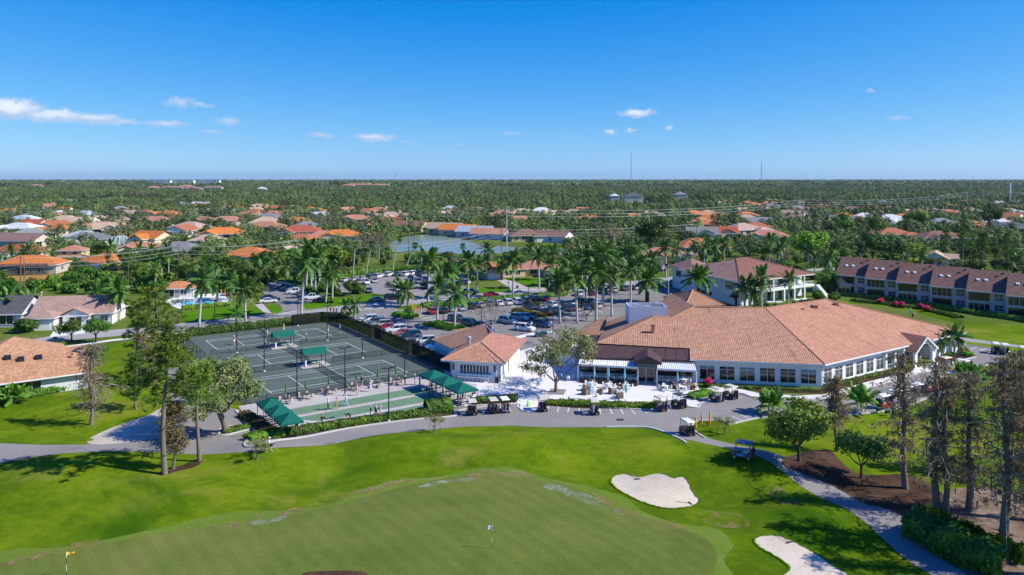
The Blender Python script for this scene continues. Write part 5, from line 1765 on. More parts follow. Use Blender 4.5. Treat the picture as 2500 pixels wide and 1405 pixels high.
# white apartment blocks and flat roofs near the horizon
BLOCKS = []
for k, (px, w, kk) in enumerate(((389, 52, 7), (447, 50, 7), (509, 52, 7))):
 p = P(px, 456)
 sc = 34 / 19.5
 t = thing('apartment_block', f'long white apartment block near the horizon, {nth(k)} from the left', 'apartment block', (p.x, p.y, 8), group='white blocks on the horizon')
 L, D, H = w * sc, 22, 17
 BLOCKS.append((p.x, p.y, L / 2 + 30))
 m = MB()
 m.box(-L / 2, L / 2, 0, D, 0, H)
 m.box(-L / 2 - .5, L / 2 + .5, -.5, D + .5, H, H + 1)
 m.build('wall', 'stucco', t, color=(.8, .82, .84))
 wm = MB()
 wm.box(-1.8, 1.8, -.3, .05, 0, 2)
 wm = wm.mesh('window', 'glass')
 for f in range(4):
  for j in range(8):
   link('window', wm, t, loc=(-L / 2 + L * (j + .5) / 8, 0, 2.2 + f * 4))
for k, (px, py, w, roof) in enumerate(((470, 471, 40, 'mauve'), (520, 468, 46, 'mauve'), (420, 468, 50, 'mauve'), (880, 458, 60, 'salmon'), (930, 459, 40, 'salmon'), (850, 461, 30, 'terracotta'), (455, 464, 30, 'salmon'), (1545, 498, 46, 'slate'), (1660, 492, 30, 'grey'), (375, 468, 24, 'salmon'), (90, 461, 26, 'salmon'), (640, 472, 20, 'white'), (1500, 497, 22, 'white'))):
 p = P(px, py)
 s = 34 / (py - HOR)
 L = w * s
 sp = house_spec([(-L / 2, L / 2, -9, 9, 10.5, 'hip')], sl=.45)
 BLOCKS.append((p.x, p.y, L / 2 + 14))
 for j in range(int(L / 9)):
  sp.append(('window', WINL, None, at(-L / 2 + 4 + j * 9, -9.05, 4.5), []))
 spawn(sp, 'apartment_block', f'low {roof} roofed apartment block in the far woods, {nth(k)} of those listed across the woods', 'apartment block', p, 0, 1, {'roof': ROOFS[roof], 'wall': WALLS['cream']}, 'apartment blocks in the woods')
# ------------------------------------------------------------------ vegetation
def rot_to(d):
 return Vector(d).to_track_quat('Z', 'Y').to_matrix()
def leaf_quad(mb, c, nrm, s, rnd, asp=1.6, mi=0):
 n = Vector(nrm).normalized()
 t = n.cross(Vector((rnd.uniform(-1, 1), rnd.uniform(-1, 1), rnd.uniform(-1, 1))))
 if t.length < 1e-3:
  t = Vector((1, 0, 0))
 t.normalize()
 b = n.cross(t)
 a, w = t * s * asp * .5, b * s * .5
 mb.v += [tuple(c - a), tuple(c + w * .9 - a * .1), tuple(c + a), tuple(c - w * .9 + a * .1)]
 k = len(mb.v)
 mb.f.append((k - 4, k - 3, k - 2, k - 1))
 mb.m.append(mi)
def frond_mesh(L, droop, nl, ll, lw, lift, seed, fold=.35):
 """one pinnate palm frond along +X from the origin: arching rachis with two ranks of leaflets"""
 r = random.Random(seed)
 mb = MB()
 pts = []
 N = 9
 for i in range(N + 1):
  t = i / N
  pts.append(V(L * (t - .12 * droop * t * t), 0, lift * L * t - droop * L * .55 * t * t))
 mb.tube(pts, [.05 * (1 - .8 * i / N) + .008 for i in range(N + 1)], 3, 1, cap=False)
 for i in range(nl):
  t = .1 + .9 * (i + .5) / nl
  f = t * N
  k = min(int(f), N - 1)
  p = pts[k].lerp(pts[k + 1], f - k)
  tan = (pts[k + 1] - pts[k]).normalized()
  l = ll * (math.sin(math.pi * (.12 + .83 * t)) ** .7) * r.uniform(.8, 1.1)
  for sd in (-1, 1):
   side = V(0, sd, 0)
   d = (side * .85 + tan * .55 + V(0, 0, r.uniform(-fold, fold * .4))).normalized()
   tip = p + d * l - V(0, 0, l * r.uniform(.15, .5))
   mid = p + d * l * .5 + V(0, 0, .02)
   w = tan * lw
   mb.face([p - w * .4, p + w * .4, mid + w * .5, mid - w * .5])
   mb.face([mid - w * .5, mid + w * .5, tip])
 return mb.mesh('frond', ['palm', 'shaft'])
FR_UP = [frond_mesh(3.6, .25, 22, .95, .24, .15, 1), frond_mesh(3.3, .35, 22, .95, .24, .1, 2)]
FR_MID = [frond_mesh(4.1, .6, 24, 1.05, .24, .12, 3), frond_mesh(4.2, .75, 24, 1.05, .24, .1, 4)]
FR_LOW = [frond_mesh(4.0, .9, 24, 1.05, .22, 0, 5), frond_mesh(3.9, 1.05, 24, 1.1, .22, 0, 6)]
def frond_at(z, az, el, s=1.0, roll=0.0, r0=.12):
 return Matrix.Translation((r0 * math.cos(az), r0 * math.sin(az), z)) @ Matrix.Rotation(az, 4, 'Z') @ Matrix.Rotation(-el, 4, 'Y') @ Matrix.Rotation(roll, 4, 'X') @ Matrix.Scale(s, 4)
def trunk_mesh(h, prof, mat, lean=0.0, seg=9):
 mb = MB()
 mb.tube([(lean * (z * z) / max(h, .1), 0, z * h) for r, z in prof], [r for r, z in prof], seg)
 return mb.mesh('trunk', mat, True)
def royal_spec(h, seed, nf=15, fs=1.0):
 r = random.Random(seed)
 tm = trunk_mesh(h, [(.34, 0), (.27, .08), (.25, .35), (.26, .6), (.19, .97), (.18, 1.0)], 'palmbark')
 sh = MB()
 sh.lathe([(.19, h - .05), (.2, h + .5), (.14, h + 1.3), (.06, h + 1.6)], 8)
 spec = [('trunk', tm, None, None, []), ('crownshaft', sh.mesh('crownshaft', 'shaft', True), None, None, [])]
 for i in range(nf):
  az = i * 2.39996 + r.uniform(-.2, .2)
  t = i / (nf - 1)
  if t < .28:
   me, el = r.choice(FR_UP), R(r.uniform(48, 75))
  elif t < .7:
   me, el = r.choice(FR_MID), R(r.uniform(12, 42))
  else:
   me, el = r.choice(FR_LOW), R(r.uniform(-28, 8))
  spec.append(('frond', me, 'leaf', frond_at(h + 1.3 - .25 * t, az, el, fs * r.uniform(.85, 1.1), r.uniform(-.3, .3)), []))
 for i in range(seed % 3):
  spec.append(('dead_frond', FR_LOW[i % 2], 'dead', frond_at(h + .9, 1.3 + 2.1 * i + seed, R(-62), fs * .8, 0), []))
 return spec
def date_spec(h, seed):
 r = random.Random(seed)
 tm = trunk_mesh(h, [(.42, 0), (.38, .3), (.4, .8), (.5, .95), (.36, 1.0)], 'darkbark')
 spec = [('trunk', tm, None, None, [])]
 th = MB()
 th.lathe([(.4, h - .6), (.6, h - .1), (.3, h + .35)], 9)
 spec.append(('old_leaf_bases', th.mesh('old_leaf_bases', 'thatch'), None, None, []))
 for i in range(34):
  az = i * 2.39996
  t = i / 33
  el = R(78 - 108 * t + r.uniform(-8, 8))
  spec.append(('frond', r.choice(FR_UP if t < .5 else FR_MID), 'leaf', frond_at(h + .1, az, el, r.uniform(.75, .92), r.uniform(-.3, .3), .25), []))
 return spec
def fan_crown(seed, n=24, rad=.95):
 r = random.Random(seed)
 mb = MB()
 for i in range(n):
  az = i * 2.39996
  el = R(70 - 115 * i / n)
  d = V(math.cos(az) * math.cos(el), math.sin(az) * math.cos(el), math.sin(el))
  s = V(-math.sin(az), math.cos(az))
  u = s.cross(d)
  p = d * r.uniform(.7, .95)
  mb.tube([V(0, 0, 0), p], .025, 3, 1, cap=False)
  for k in range(11):
   a = R(-100 + 200 * k / 10)
   e = d * math.cos(a) + s * math.sin(a) - u * .12
   w = (s * math.cos(a) - d * math.sin(a)) * .07
   tip = p + e * rad * r.uniform(.85, 1.05) - V(0, 0, .18)
   mid = p + e * rad * .5
   mb.face([p, mid + w, tip, mid - w])
 return mb.mesh('crown', ['palm', 'shaft'])
FANS = [fan_crown(1), fan_crown(2, 28)]
def fan_spec(h, dx, seed):
 """tall thin washingtonia, leaning dx metres at the top"""
 mb = MB()
 n = 6
 pts = [(dx * (i / n) ** 1.5, 0, h * i / n) for i in range(n + 1)]
 mb.tube(pts, [.24 - .1 * i / n for i in range(n + 1)], 7)
 th = MB()
 th.lathe([(.15, -1.5), (.5, -1.0), (.62, -.4), (.3, .1)], 9)
 return [('trunk', mb.mesh('trunk', 'palmbark', True), None, None, []), ('dead_frond_skirt', th.mesh('dead_frond_skirt', 'thatch'), None, at(dx, 0, h), []), ('crown', FANS[seed % 2], 'leaf', at(dx, 0, h, seed), [])]
def areca_spec(seed, n=5, h=1.8):
 r = random.Random(seed)
 spec = []
 for i in range(n):
  az = r.uniform(0, 6.28)
  rr_ = r.uniform(.1, .5)
  b = V(math.cos(az) * rr_, math.sin(az) * rr_)
  t = b * 2.2 + V(0, 0, h * r.uniform(.7, 1.1))
  mb = MB()
  mb.tube([b, b.lerp(t, .5) + V(0, 0, .1), t], [.07, .06, .05], 5)
  spec.append(('stem', mb.mesh('stem', 'palmbark'), None, None, []))
  for k in range(8):
   a2 = k * 2.39996 + i
   spec.append(('frond', FR_UP[k % 2] if k < 5 else FR_MID[k % 2], 'leaf', Matrix.Translation(t) @ Matrix.Rotation(a2, 4, 'Z') @ Matrix.Rotation(-R(70 - 9 * k), 4, 'Y') @ Matrix.Scale(.5, 4), []))
 return spec
def limb(mb, p, d, L, r0, r, depth, ends, spread=.7, seg=5, up=.25, mi=0):
 """recursive limb; collects end points"""
 n = 3
 pts = [p]
 dd = Vector(d).normalized()
 for i in range(n):
  dd = (dd + V(r.uniform(-.22, .22), r.uniform(-.22, .22), r.uniform(-.1, .25) * up * 2)).normalized()
  pts.append(pts[-1] + dd * L / n)
 mb.tube(pts, [r0 * (1 - .45 * i / n) for i in range(n + 1)], seg, mi, cap=False)
 ends.append((pts[-1], dd, depth))
 if depth > 0:
  for k in range(r.choice((2, 3))):
   a = Vector((r.gauss(0, 1), r.gauss(0, 1), r.gauss(0, .6))).normalized()
   nd = (dd + a * spread + V(0, 0, up * .6)).normalized()
   limb(mb, pts[-1] if k else pts[-2].lerp(pts[-1], .5), nd, L * r.uniform(.6, .8), r0 * .55, r, depth - 1, ends, spread, max(3, seg - 1), up, mi)
def tree_meshes(seed, th, L, r0, depth, nl, leafs, lmat, bmat, cr=1.3, spread=.75, flat_=.7, limbs=4, up=.25, lean=0.0, asp=1.6):
 """broadleaf: trunk with forking limbs, leaf clumps round the twig ends. returns (trunk, crown) meshes"""
 r = random.Random(seed)
 mb = MB()
 ends = []
 top = V(lean, 0, th)
 mb.tube([V(0, 0, -.2), V(lean * .2, 0, th * .4), top], [r0 * 1.35, r0 * 1.02, r0 * .9], 8, cap=False)
 for i in range(limbs):
  az = i * 6.283 / limbs + r.uniform(-.4, .4)
  limb(mb, top - V(0, 0, r.uniform(0, .3) * th * .4), V(math.cos(az) * spread, math.sin(az) * spread, r.uniform(.55, 1.0)), L * r.uniform(.8, 1.15), r0 * .62, r, depth, ends, spread, 6, up)
 tips = [e for e in ends if e[2] <= 1]
 cen = sum((e[0] for e in tips), V(0, 0)) / len(tips)
 cm = MB()
 per = max(1, nl // len(tips))
 for p, d, dep in tips:
  k = r.uniform(.5, 1.5)
  rad = cr * r.uniform(.7, 1.25)
  for i in range(int(per * k)):
   g = Vector((r.gauss(0, 1), r.gauss(0, 1), r.gauss(0, flat_))).normalized() * rad * (r.random() ** .45)
   g.z *= flat_
   q = p + g + V(0, 0, .2)
   nrm = (g.normalized() * .8 + (q - cen).normalized() * .5 + V(r.gauss(0, .6), r.gauss(0, .6), r.gauss(.5, .6)))
   leaf_quad(cm, q, nrm, leafs * r.uniform(.6, 1.3), r, asp)
 return mb.mesh('trunk', bmat, True), cm.mesh('crown', lmat)
def tspec(tc):
 return [('trunk', tc[0], None, None, []), ('crown', tc[1], 'leaf', None, [])]
def pine_meshes(seed, h, nb, lmat='pine', bare=.45, rad=2.6):
 r = random.Random(seed)
 mb = MB()
 cm = MB()
 n = 7
 pts = [V(math.sin(i * .9 + seed) * .18, math.cos(i * .7 + seed) * .15, h * i / n) for i in range(n + 1)]
 mb.tube(pts, [.3 * (1 - .8 * i / n) * h / 15 + .03 for i in range(n + 1)], 8, cap=False)
 for b in range(nb):
  t = bare + (1 - bare) * (b + r.random()) / nb
  f = t * n
  k = min(int(f), n - 1)
  p = pts[k].lerp(pts[k + 1], f - k)
  az = b * 2.39996 + r.uniform(-.5, .5)
  L = rad * (1.15 - .75 * max(0, (t - bare) / (1 - bare)) ** 1.5) * r.uniform(.55, 1.15)
  d = V(math.cos(az), math.sin(az), r.uniform(-.05, .45)).normalized()
  q = p + d * L
  mb.tube([p, p.lerp(q, .5) + V(0, 0, -.1), q], [.07, .045, .02], 4, cap=False)
  for j in range(6):
   c = p.lerp(q, .35 + .7 * j / 5) + V(r.gauss(0, .38), r.gauss(0, .38), r.gauss(.15, .25))
   for i in range(30):
    g = Vector((r.gauss(0, 1), r.gauss(0, 1), r.gauss(.35, .7))).normalized()
    s = g.cross(V(r.random(), r.random(), r.random() + .1)).normalized() * .05
    e = c + g * r.uniform(.35, .75)
    cm.face([c - s, c + s, e + s * .5, e - s * .5])
 return mb.mesh('trunk', 'bark', True), cm.mesh('crown', lmat)
def cypress_spec(seed, h, nb, lmat='rust', dens=12, rad=2.4, moss=0, bare=.25, bmat='bark'):
 """bald cypress in winter: straight trunk, grey drooping twigs, sparse russet tufts, some with hanging moss"""
 r = random.Random(seed)
 tr, mb, cm = MB(), MB(), MB()
 n = 7
 pts = [V(math.sin(i * 1.3 + seed) * .16, math.cos(i + seed) * .16, h * i / n) for i in range(n + 1)]
 tr.tube(pts, [(.3 * (1 - .85 * i / n) + .03) * h / 13 for i in range(n + 1)], 8, cap=False)
 for b in range(nb):
  t = bare + (1 - bare) * (b + r.random()) / nb
  f = t * n
  k = min(int(f), n - 1)
  p = pts[k].lerp(pts[k + 1], f - k)
  az = r.gauss(seed % 6, 1.5) if b % 3 else r.uniform(0, 6.283)
  L = rad * (1.2 - .75 * (t - bare) / (1 - bare)) * (r.uniform(.9, 1.7) if r.random() < .25 else r.uniform(.25, .8))
  d = V(math.cos(az), math.sin(az), r.uniform(-.15, .45)).normalized()
  mid = p + d * L * .55 + V(0, 0, .15)
  q = p + d * L - V(0, 0, L * r.uniform(.05, .35))
  mb.tube([p, mid, q], [.06, .04, .015], 4, 0, cap=False)
  for j in range(5):
   o = (p.lerp(mid, r.uniform(.4, 1)) if j % 2 else mid.lerp(q, r.random())) if j else q
   e = o + V(r.gauss(0, .55), r.gauss(0, .55), r.uniform(-.6, .3))
   mb.tube([o, e], [.022, .008], 3, 0, cap=False)
   for i in range(int(dens * r.uniform(0, 2))):
    c = o.lerp(e, r.random()) + V(r.gauss(0, .2), r.gauss(0, .2), r.gauss(-.05, .15))
    leaf_quad(cm, c, V(r.gauss(0, 1), r.gauss(0, 1), r.gauss(0, 1)), r.uniform(.08, .2), r, 1.7, 0)
   for i in range(moss if r.random() < .6 else 0):
    c = o.lerp(e, r.random())
    l, w = r.uniform(.2, .8), r.uniform(.03, .07)
    a = r.uniform(0, 3.14)
    s = V(math.cos(a) * w, math.sin(a) * w)
    c2 = c - V(r.gauss(0, .05), r.gauss(0, .05), l)
    cm.face([c - s, c + s, c2 + s * .3, c2 - s * .3], 1)
 spec = [('trunk', tr.mesh('trunk', bmat, True), None, None, []), ('branches', mb.mesh('branches', 'twig'), None, None, []), ('crown', cm.mesh('crown', [lmat, 'moss']), 'leaf', None, [])]
 return spec
def bush_mesh(seed, rx, ry, rz, n, leafs, lmat, name='foliage'):
 r = random.Random(seed)
 mb = MB()
 lob = [(V(r.uniform(-.5, .5) * rx, r.uniform(-.5, .5) * ry, r.uniform(.35, .75) * rz), r.uniform(.4, .62)) for _ in range(7)]
 for i in range(n):
  c, k = r.choice(lob)
  g = Vector((r.gauss(0, 1), r.gauss(0, 1), r.gauss(.2, 1))).normalized()
  p = c + Vector((g.x * rx, g.y * ry, g.z * rz * .8)) * k * (r.random() ** .3)
  p.z = max(p.z, .05)
  leaf_quad(mb, p, g + V(r.gauss(0, .5), r.gauss(0, .5), r.gauss(.3, .5)), leafs * r.uniform(.6, 1.4), r)
 return mb.mesh(name, lmat)
def hedge(name, label, pts, w, h, dens, leafs, lmat='hedge', cat='hedge', group=None, color=None, seed=0, rough=.12):
 """clipped or loose hedge along ground points: leaf skin over a twiggy core"""
 r = random.Random(seed)
 root = thing(name, label, cat, (pts[0][0], pts[0][1], 0), 0, group)
 o0 = Vector((pts[0][0], pts[0][1], 0))
 core, mb = MB(), MB()
 for a, b in zip(pts, pts[1:]):
  a, b = Vector((a[0], a[1], 0)) - o0, Vector((b[0], b[1], 0)) - o0
  d = (b - a)
  L = d.length
  d.normalize()
  s = V(-d.y, d.x)
  zt = terrain(*(a + o0).xy)
  ca, cb_ = a, b
  a, b = a + d * min(w * .6, L * .25), b - d * min(w * .6, L * .25)
  core.hexa([a - s * w * .3 + V(0, 0, zt), b - s * w * .3 + V(0, 0, zt), b + s * w * .3 + V(0, 0, zt), a + s * w * .3 + V(0, 0, zt)],
     [a - s * w * .25 + V(0, 0, zt + h * .78), b - s * w * .25 + V(0, 0, zt + h * .78), b + s * w * .25 + V(0, 0, zt + h * .78), a + s * w * .25 + V(0, 0, zt + h * .78)])
  a, b = ca, cb_
  for i in range(int(dens * L)):
   u = r.random() * L
   hv = h * (.85 + .3 * noise.noise((a + o0 + d * u) * .9))
   ang = r.uniform(-.15, 1.15) * math.pi
   rad = 1 + r.gauss(0, rough)
   y, z = math.cos(ang) * w * .5 * rad, hv * .5 + math.sin(ang) * hv * .5 * rad
   if r.random() < .35:
    y, z = (w * .5 * r.choice((-1, 1)) * rad), r.random() * hv * .9
   g = s * y + V(0, 0, z - hv * .4)
   leaf_quad(mb, a + d * u + s * y + V(0, 0, zt + max(z, .04)), g + Vector((r.gauss(0, .4), r.gauss(0, .4), r.gauss(.2, .4))), leafs * r.uniform(.6, 1.4), r)
 core.build('twig_core', 'darkbark', root)
 mb.build('foliage', lmat, root, color=color or (1, 1, 1))
 return root
# ---- prototypes
ROY = [royal_spec(8.2, 1, 18), royal_spec(9.0, 2, 19), royal_spec(7.4, 3, 17), royal_spec(6.4, 4, 16)]
ROY_H = [8.2 + 1.5, 9 + 1.5, 7.4 + 1.5, 6.4 + 1.5]
DATE = [date_spec(4.2, 5), date_spec(5.0, 6)]
OAK = [tspec(tree_meshes(11, 2.2, 2.6, .3, 2, 5200, .26, 'oak', 'bark', 1.25, .85, .75, 5, .2)), tspec(tree_meshes(12, 2.0, 2.4, .28, 2, 4800, .26, 'oak', 'bark', 1.3, .9, .7, 5, .18))]
BROAD = [tspec(tree_meshes(20 + i, 2.0 + .3 * i, 2.0 + .2 * i, .26, 2, 4200, .36, 'broad', 'darkbark', 1.45, .7, .85, 5, .35)) for i in range(4)]
SPARSE = [tspec(tree_meshes(30 + i, 1.8, 1.9, .16, 2, 1500, .2, 'oak', 'bark', 1.0, .8, .8, 4, .3)) for i in range(2)]
BARE = [tspec(tree_meshes(40 + i, 2.2, 2.2, .2, 3, 900, .16, 'moss', 'twig', 1.2, .75, .9, 5, .35)) for i in range(2)]
PINE = [tspec(pine_meshes(51, 16, 26)), tspec(pine_meshes(52, 13, 22, bare=.4, rad=2.4))]
BUSH = [bush_mesh(61 + i, 1.0, 1.0, 1.2, 700, .22, 'hedge') for i in range(3)]
# ---- the tall royal palms of the club and the car parks: photo x, y of the foot and y of the crown centre
royals = [(486, 801, 690), (600, 788, 712), (735, 773, 645), (747, 700, 618), (760, 705, 615), (770, 708, 632), (780, 711, 630), (795, 741, 677), (811, 730, 669), (1045, 744, 640), (1067, 786, 704), (1110, 802, 725),
   (1143, 731, 643), (1164, 720, 655), (1190, 684, 643), (1252, 726, 640), (1317, 706, 630), (1351, 684, 624), (1368, 791, 690), (1409, 790, 682), (1430, 738, 635), (1455, 786, 667), (1472, 748, 625), (1493, 773, 680),
   (1524, 648, 610), (1540, 749, 665), (1626, 678, 608), (1556, 652, 606), (1696, 634, 608), (1768, 640, 600), (1825, 630, 606), (1877, 642, 590), (1911, 648, 604), (1859, 754, 685), (1923, 745, 688),
   (1398, 700, 640), (1500, 706, 640), (1590, 700, 640), (1340, 716, 655), (1560, 720, 650), (1420, 690, 628), (1650, 655, 612), (1740, 645, 605)]
royals.sort()
rp = random.Random(3)
for i, (px, py, cy_) in enumerate(royals):
 p = P(px, py)
 H = (py - cy_) * CAM_H / (py - HOR) + 1.0
 k = min(range(4), key=lambda j: abs(ROY_H[j] - H * rp.uniform(.9, 1.1)))
 o = spawn(ROY[k], 'royal_palm', f'tall royal palm with smooth pale trunk, {nth(i)} from the left among the royal palms', 'palm tree', p, rp.uniform(0, 6.28), H / ROY_H[k], {'leaf': rp.choice([(1, 1, 1), (.8, .85, .8), (1.2, 1.1, .9), (.95, .9, .8)]), 'dead': (4.2, 2.0, 1.8)}, 'royal palms')
 o.rotation_euler[0], o.rotation_euler[1] = rp.gauss(0, .03), rp.gauss(0, .03)
dates = [(1095, 706, 661, 'beside the northern car park'), (970, 702, 684, 'on the island of the northern car park'), (1580, 738, 680, 'at the edge of the main car park'), (1706, 745, 676, 'with orange fruit before the two-storey building'), (1225, 684, 650, 'beside the low terracotta house')]
for i, (px, py, cy_, w) in enumerate(dates):
 p = P(px, py)
 H = (py - cy_) * CAM_H / (py - HOR)
 spawn(DATE[i % 2], 'date_palm', f'stout date palm with dense arching crown {w}', 'palm tree', p, i * 1.3, H / (4.6 if i % 2 == 0 else 5.4), {'leaf': (1.15, 1.2, .9)}, 'date palms')
fans = [(862, 678, 868, 597), (894, 675, 909, 597), (958, 667, 977, 583), (991, 662, 1014, 600), (1028, 657, 1037, 564), (1130, 640, 1130, 602)]
for i, (px, py, cx, cy_) in enumerate(fans):
 p = P(px, py)
 m = CAM_H / (py - HOR)
 spawn(fan_spec((py - cy_) * m, (cx - px) * m, i), 'fan_palm', f'tall thin leaning fan palm by the lake, {nth(i)} from the left of the six', 'palm tree', p, 0, 1, {'leaf': (1.1, 1.1, .9)}, 'leaning fan palms by the lake')
small = [(16, 788, 738, 'before the grey-roofed house at the left edge'), (72, 777, 736, 'between the grey house and the bungalow'), (238, 765, 721, 'in front of the bungalow'), (286, 785, 712, 'right of the bungalow'), (292, 784, 718, 'close behind its twin right of the bungalow'), (576, 795, 770, 'behind the court lamp by the street'),
   (843, 778, 752, 'at the far fence corner, left of two'), (866, 777, 750, 'at the far fence corner, right of two'), (635, 700, 665, 'left of the western car park'), (697, 690, 655, 'behind the western car park'), (530, 736, 690, 'beside the swimming pool'), (563, 735, 692, 'at the yellow parasols'),
   (1818, 752, 706, 'before the balcony building, left of two'), (1843, 752, 708, 'before the balcony building, right of two'), (980, 750, 712, 'by the red hydrant bed'), (995, 750, 715, 'beside the stop sign'), (2299, 873, 843, 'beside the arched porch'), (2330, 868, 828, 'leaning over the flower bed by the porch'), (2341, 866, 832, 'twin trunk in the flower bed by the porch')]
for i, (px, py, cy_, w) in enumerate(small):
 p = P(px, py)
 H = (py - cy_) * CAM_H / (py - HOR) + .8
 sc = H / ROY_H[3]
 spawn(royal_spec(3.6, 70 + i, 13, 1.0) if H < 6.5 else ROY[3], 'feather_palm', f'small feather palm {w}', 'palm tree', p, rp.uniform(0, 6.28), (H / 5.1 if H < 6.5 else sc), {'leaf': (1.3, 1.35, 1.0) if i in (0, 3, 4, 5) else (1, 1, 1), 'dead': (4.2, 2, 1.8)}, 'small feather palms')
arecas = [(2363, 940, 6, 1.5, 'beside the range, next to the parked buggies'), (2105, 1008, 5, 1.6, 'at the kerb by the red buggy'), (2472, 914, 5, 1.5, 'near the right edge beside the drive'), (1886, 1010, 5, 1.3, 'behind the round-headed tree by the stalls'), (35, 985, 4, .9, 'in the hedge of the near left house')]
for i, (px, py, n, h, w) in enumerate(arecas):
 p = P(px, py)
 spawn(areca_spec(90 + i, n, h), 'areca_palm', f'bright green clump of areca palms {w}', 'palm tree', p, i, 1.25, {'leaf': (1.7, 1.7, 1.0)}, 'areca palm clumps')
# ---- the single trees of the foreground
def tree(spec, name, label, px, py, rz=0.0, s=1.0, leaf=(1, 1, 1), g=None, dz=0.0):
 p = G(px, py)
 return spawn(spec, name, label, 'tree', p + V(0, 0, dz), rz, s, {'leaf': leaf}, g)
big_oak = tspec(tree_meshes(101, 2.6, 2.9, .42, 3, 22000, .22, 'oak', 'bark', 1.45, .95, .75, 6, .2, lean=1.0))
tree(big_oak, 'live_oak', 'big grey-green live oak on the kerbed island beside the bocce courts', 552, 1056, 2.9, .98)
patio_oak = tspec(tree_meshes(109, 1.3, 3.0, .2, 3, 5600, .17, 'oak', 'bark', 1.1, 1.05, .6, 4, .2))
tree(patio_oak, 'live_oak', 'airy live oak with two curving limbs growing in the white patio', 1357, 958, 3.6, 1.3, (1.15, 1.1, 1.1))
tree(BARE[0], 'bare_tree', 'nearly leafless grey tree among the parked cars behind the snack bar', 1200, 818, .6, 1.0, (1.1, 1.1, 1))
tree(SPARSE[0], 'young_tree', 'small thin tree on the hedged island of the main car park', 1313, 765, 0, .55)
tree(SPARSE[1], 'young_tree', 'dark rounded small tree before the clubhouse west end', 1432, 783, 1, .75, (.6, .7, .6))
round_t = tspec(tree_meshes(110, 1.6, 2.0, .16, 2, 8000, .24, 'broad', 'darkbark', 1.25, .95, .85, 6, .3))
tree(round_t, 'shade_tree', 'round-headed green tree in the mulch bed by the cart path', 1950, 1128, 0, 1.2, (1.25, 1.0, .8))
tree(tspec(tree_meshes(114, 1.2, 1.45, .12, 2, 4200, .19, 'broad', 'darkbark', .85, .8, .8, 5, .3)), 'shade_tree', 'smaller dark green staked tree in the mulch bed', 2103, 1168, 2, 1.22, (.95, .95, .9))
tree(cypress_spec(121, 9.2, 70, 'rust', 12, 2.1, 1, .35), 'cypress', 'grey-brown winter cypress at the head of the mulch bed', 2040, 1102, 0, 1)
cyp = cypress_spec(122, 15, 80, 'rust', 11, 3.0, 2, .22, 'bark')
cyp2 = cypress_spec(123, 15, 70, 'rust', 9, 3.0, 3, .2, 'bark')
for i, (px, py, s, sp, w) in enumerate([(2207, 1192, .98, cyp, 'behind the mulch bed, left of the dark trio'), (2283, 1240, 1.0, cyp2, 'hung with grey moss above the dark hedge'), (2308, 1248, .9, cyp, 'close right of the mossy one'), (2366, 1250, .95, cyp2, 'with thin dark trunk beside the bare ground'),
          (2455, 1330, 1.15, cyp2, 'nearest, mossy and cut by the right edge'), (2515, 1270, 1.1, cyp, 'half outside the right picture edge'), (2560, 1360, 1.1, cyp, 'outside the right edge whose shade falls on the path'), (2620, 1410, 1.2, cyp, 'farther outside the right edge beside the bunker')]):
 tree(sp, 'cypress', f'tall russet winter cypress {w}', px, py, i * 1.1, s, (1, 1, 1), 'cypresses by the cart path')
tree(tspec(pine_meshes(57, 13, 30, bare=.35, rad=3.0)), 'pine_tree', 'green pine at the right picture edge behind the cypresses', 2500, 1160, 1, 1.0)
tree(tspec(pine_meshes(58, 9, 22, bare=.2, rad=2.6)), 'pine_tree', 'lower dark pine at the right edge beside the range', 2480, 1030, 1, 1.0)
tree(tspec(pine_meshes(53, 16.5, 36, bare=.5, rad=3.5)), 'pine_tree', 'tallest pine standing by the path on the near left', 402, 1157, 0, 1.0, (1.5, 1.4, 1.1))
tree(cypress_spec(124, 7.6, 60, 'rust', 22, 1.7, 0, .3), 'cypress', 'small russet cypress between the two near left pines', 426, 1146, 0, 1.0, (.95, 1.1, .75))
tree(tspec(pine_meshes(54, 11.5, 16, bare=.5, rad=2.4)), 'pine_tree', 'thin leaning pine on the near left beside the road', 484, 1126, 2, 1.0, (1.5, 1.4, 1.1))
tree(cypress_spec(125, 11, 90, 'rust', 7, 3.1, 1, .2, 'bark'), 'cypress', 'bare grey-brown cypress on the lawn before the tan-roofed house', 222, 1038, 0, 1.0)
tree(tspec(pine_meshes(55, 16, 24, bare=.42, rad=3.7)), 'pine_tree', 'tall full pine left of the tennis courts', 380, 935, 1, 1.0, (1.7, 1.5, 1.2))
tree(tspec(pine_meshes(56, 14, 20, bare=.4, rad=3.2)), 'pine_tree', 'broad pine close left of the tall one by the courts', 335, 925, 2, .95, (1.5, 1.35, 1.1))
tree(cypress_spec(126, 9, 60, 'rust', 9, 2.6, 1, .15), 'cypress', 'dark brown cypress below the pines left of the courts', 350, 945, 2, 1.0, (.75, .7, .65))
tree(tspec(pine_meshes(59, 10, 30, bare=.15, rad=2.8)), 'pine_tree', 'low spreading pine above the sandy verge', 330, 1000, .5, .8, (.9, 1, .9))
tree(cypress_spec(127, 8, 60, 'moss', 8, 2.6, 2, .1), 'bare_tree', 'grey leafless tangle between the pines and the big oak', 470, 985, 1, .8)
for px, py, w in ((627, 1129, 'beside the two walking golfers'), (1060, 1057, 'at the roadside before the bocce hedge'), (1768, 1062, 'near the yellow bollards')):
 t = tree(SPARSE[0], 'sapling', f'young staked sapling {w}', px, py, 0, .42, (1.2, 1.3, .8))
 for k in range(3):
  m = MB()
  a = k * 2.1 + .4
  m.tube([(math.cos(a) * 2.6, math.sin(a) * 2.6, 0), (math.cos(a) * 1.7, math.sin(a) * 1.7, 2.6)], .07, 5)
  m.build('stake', 'wood', t)
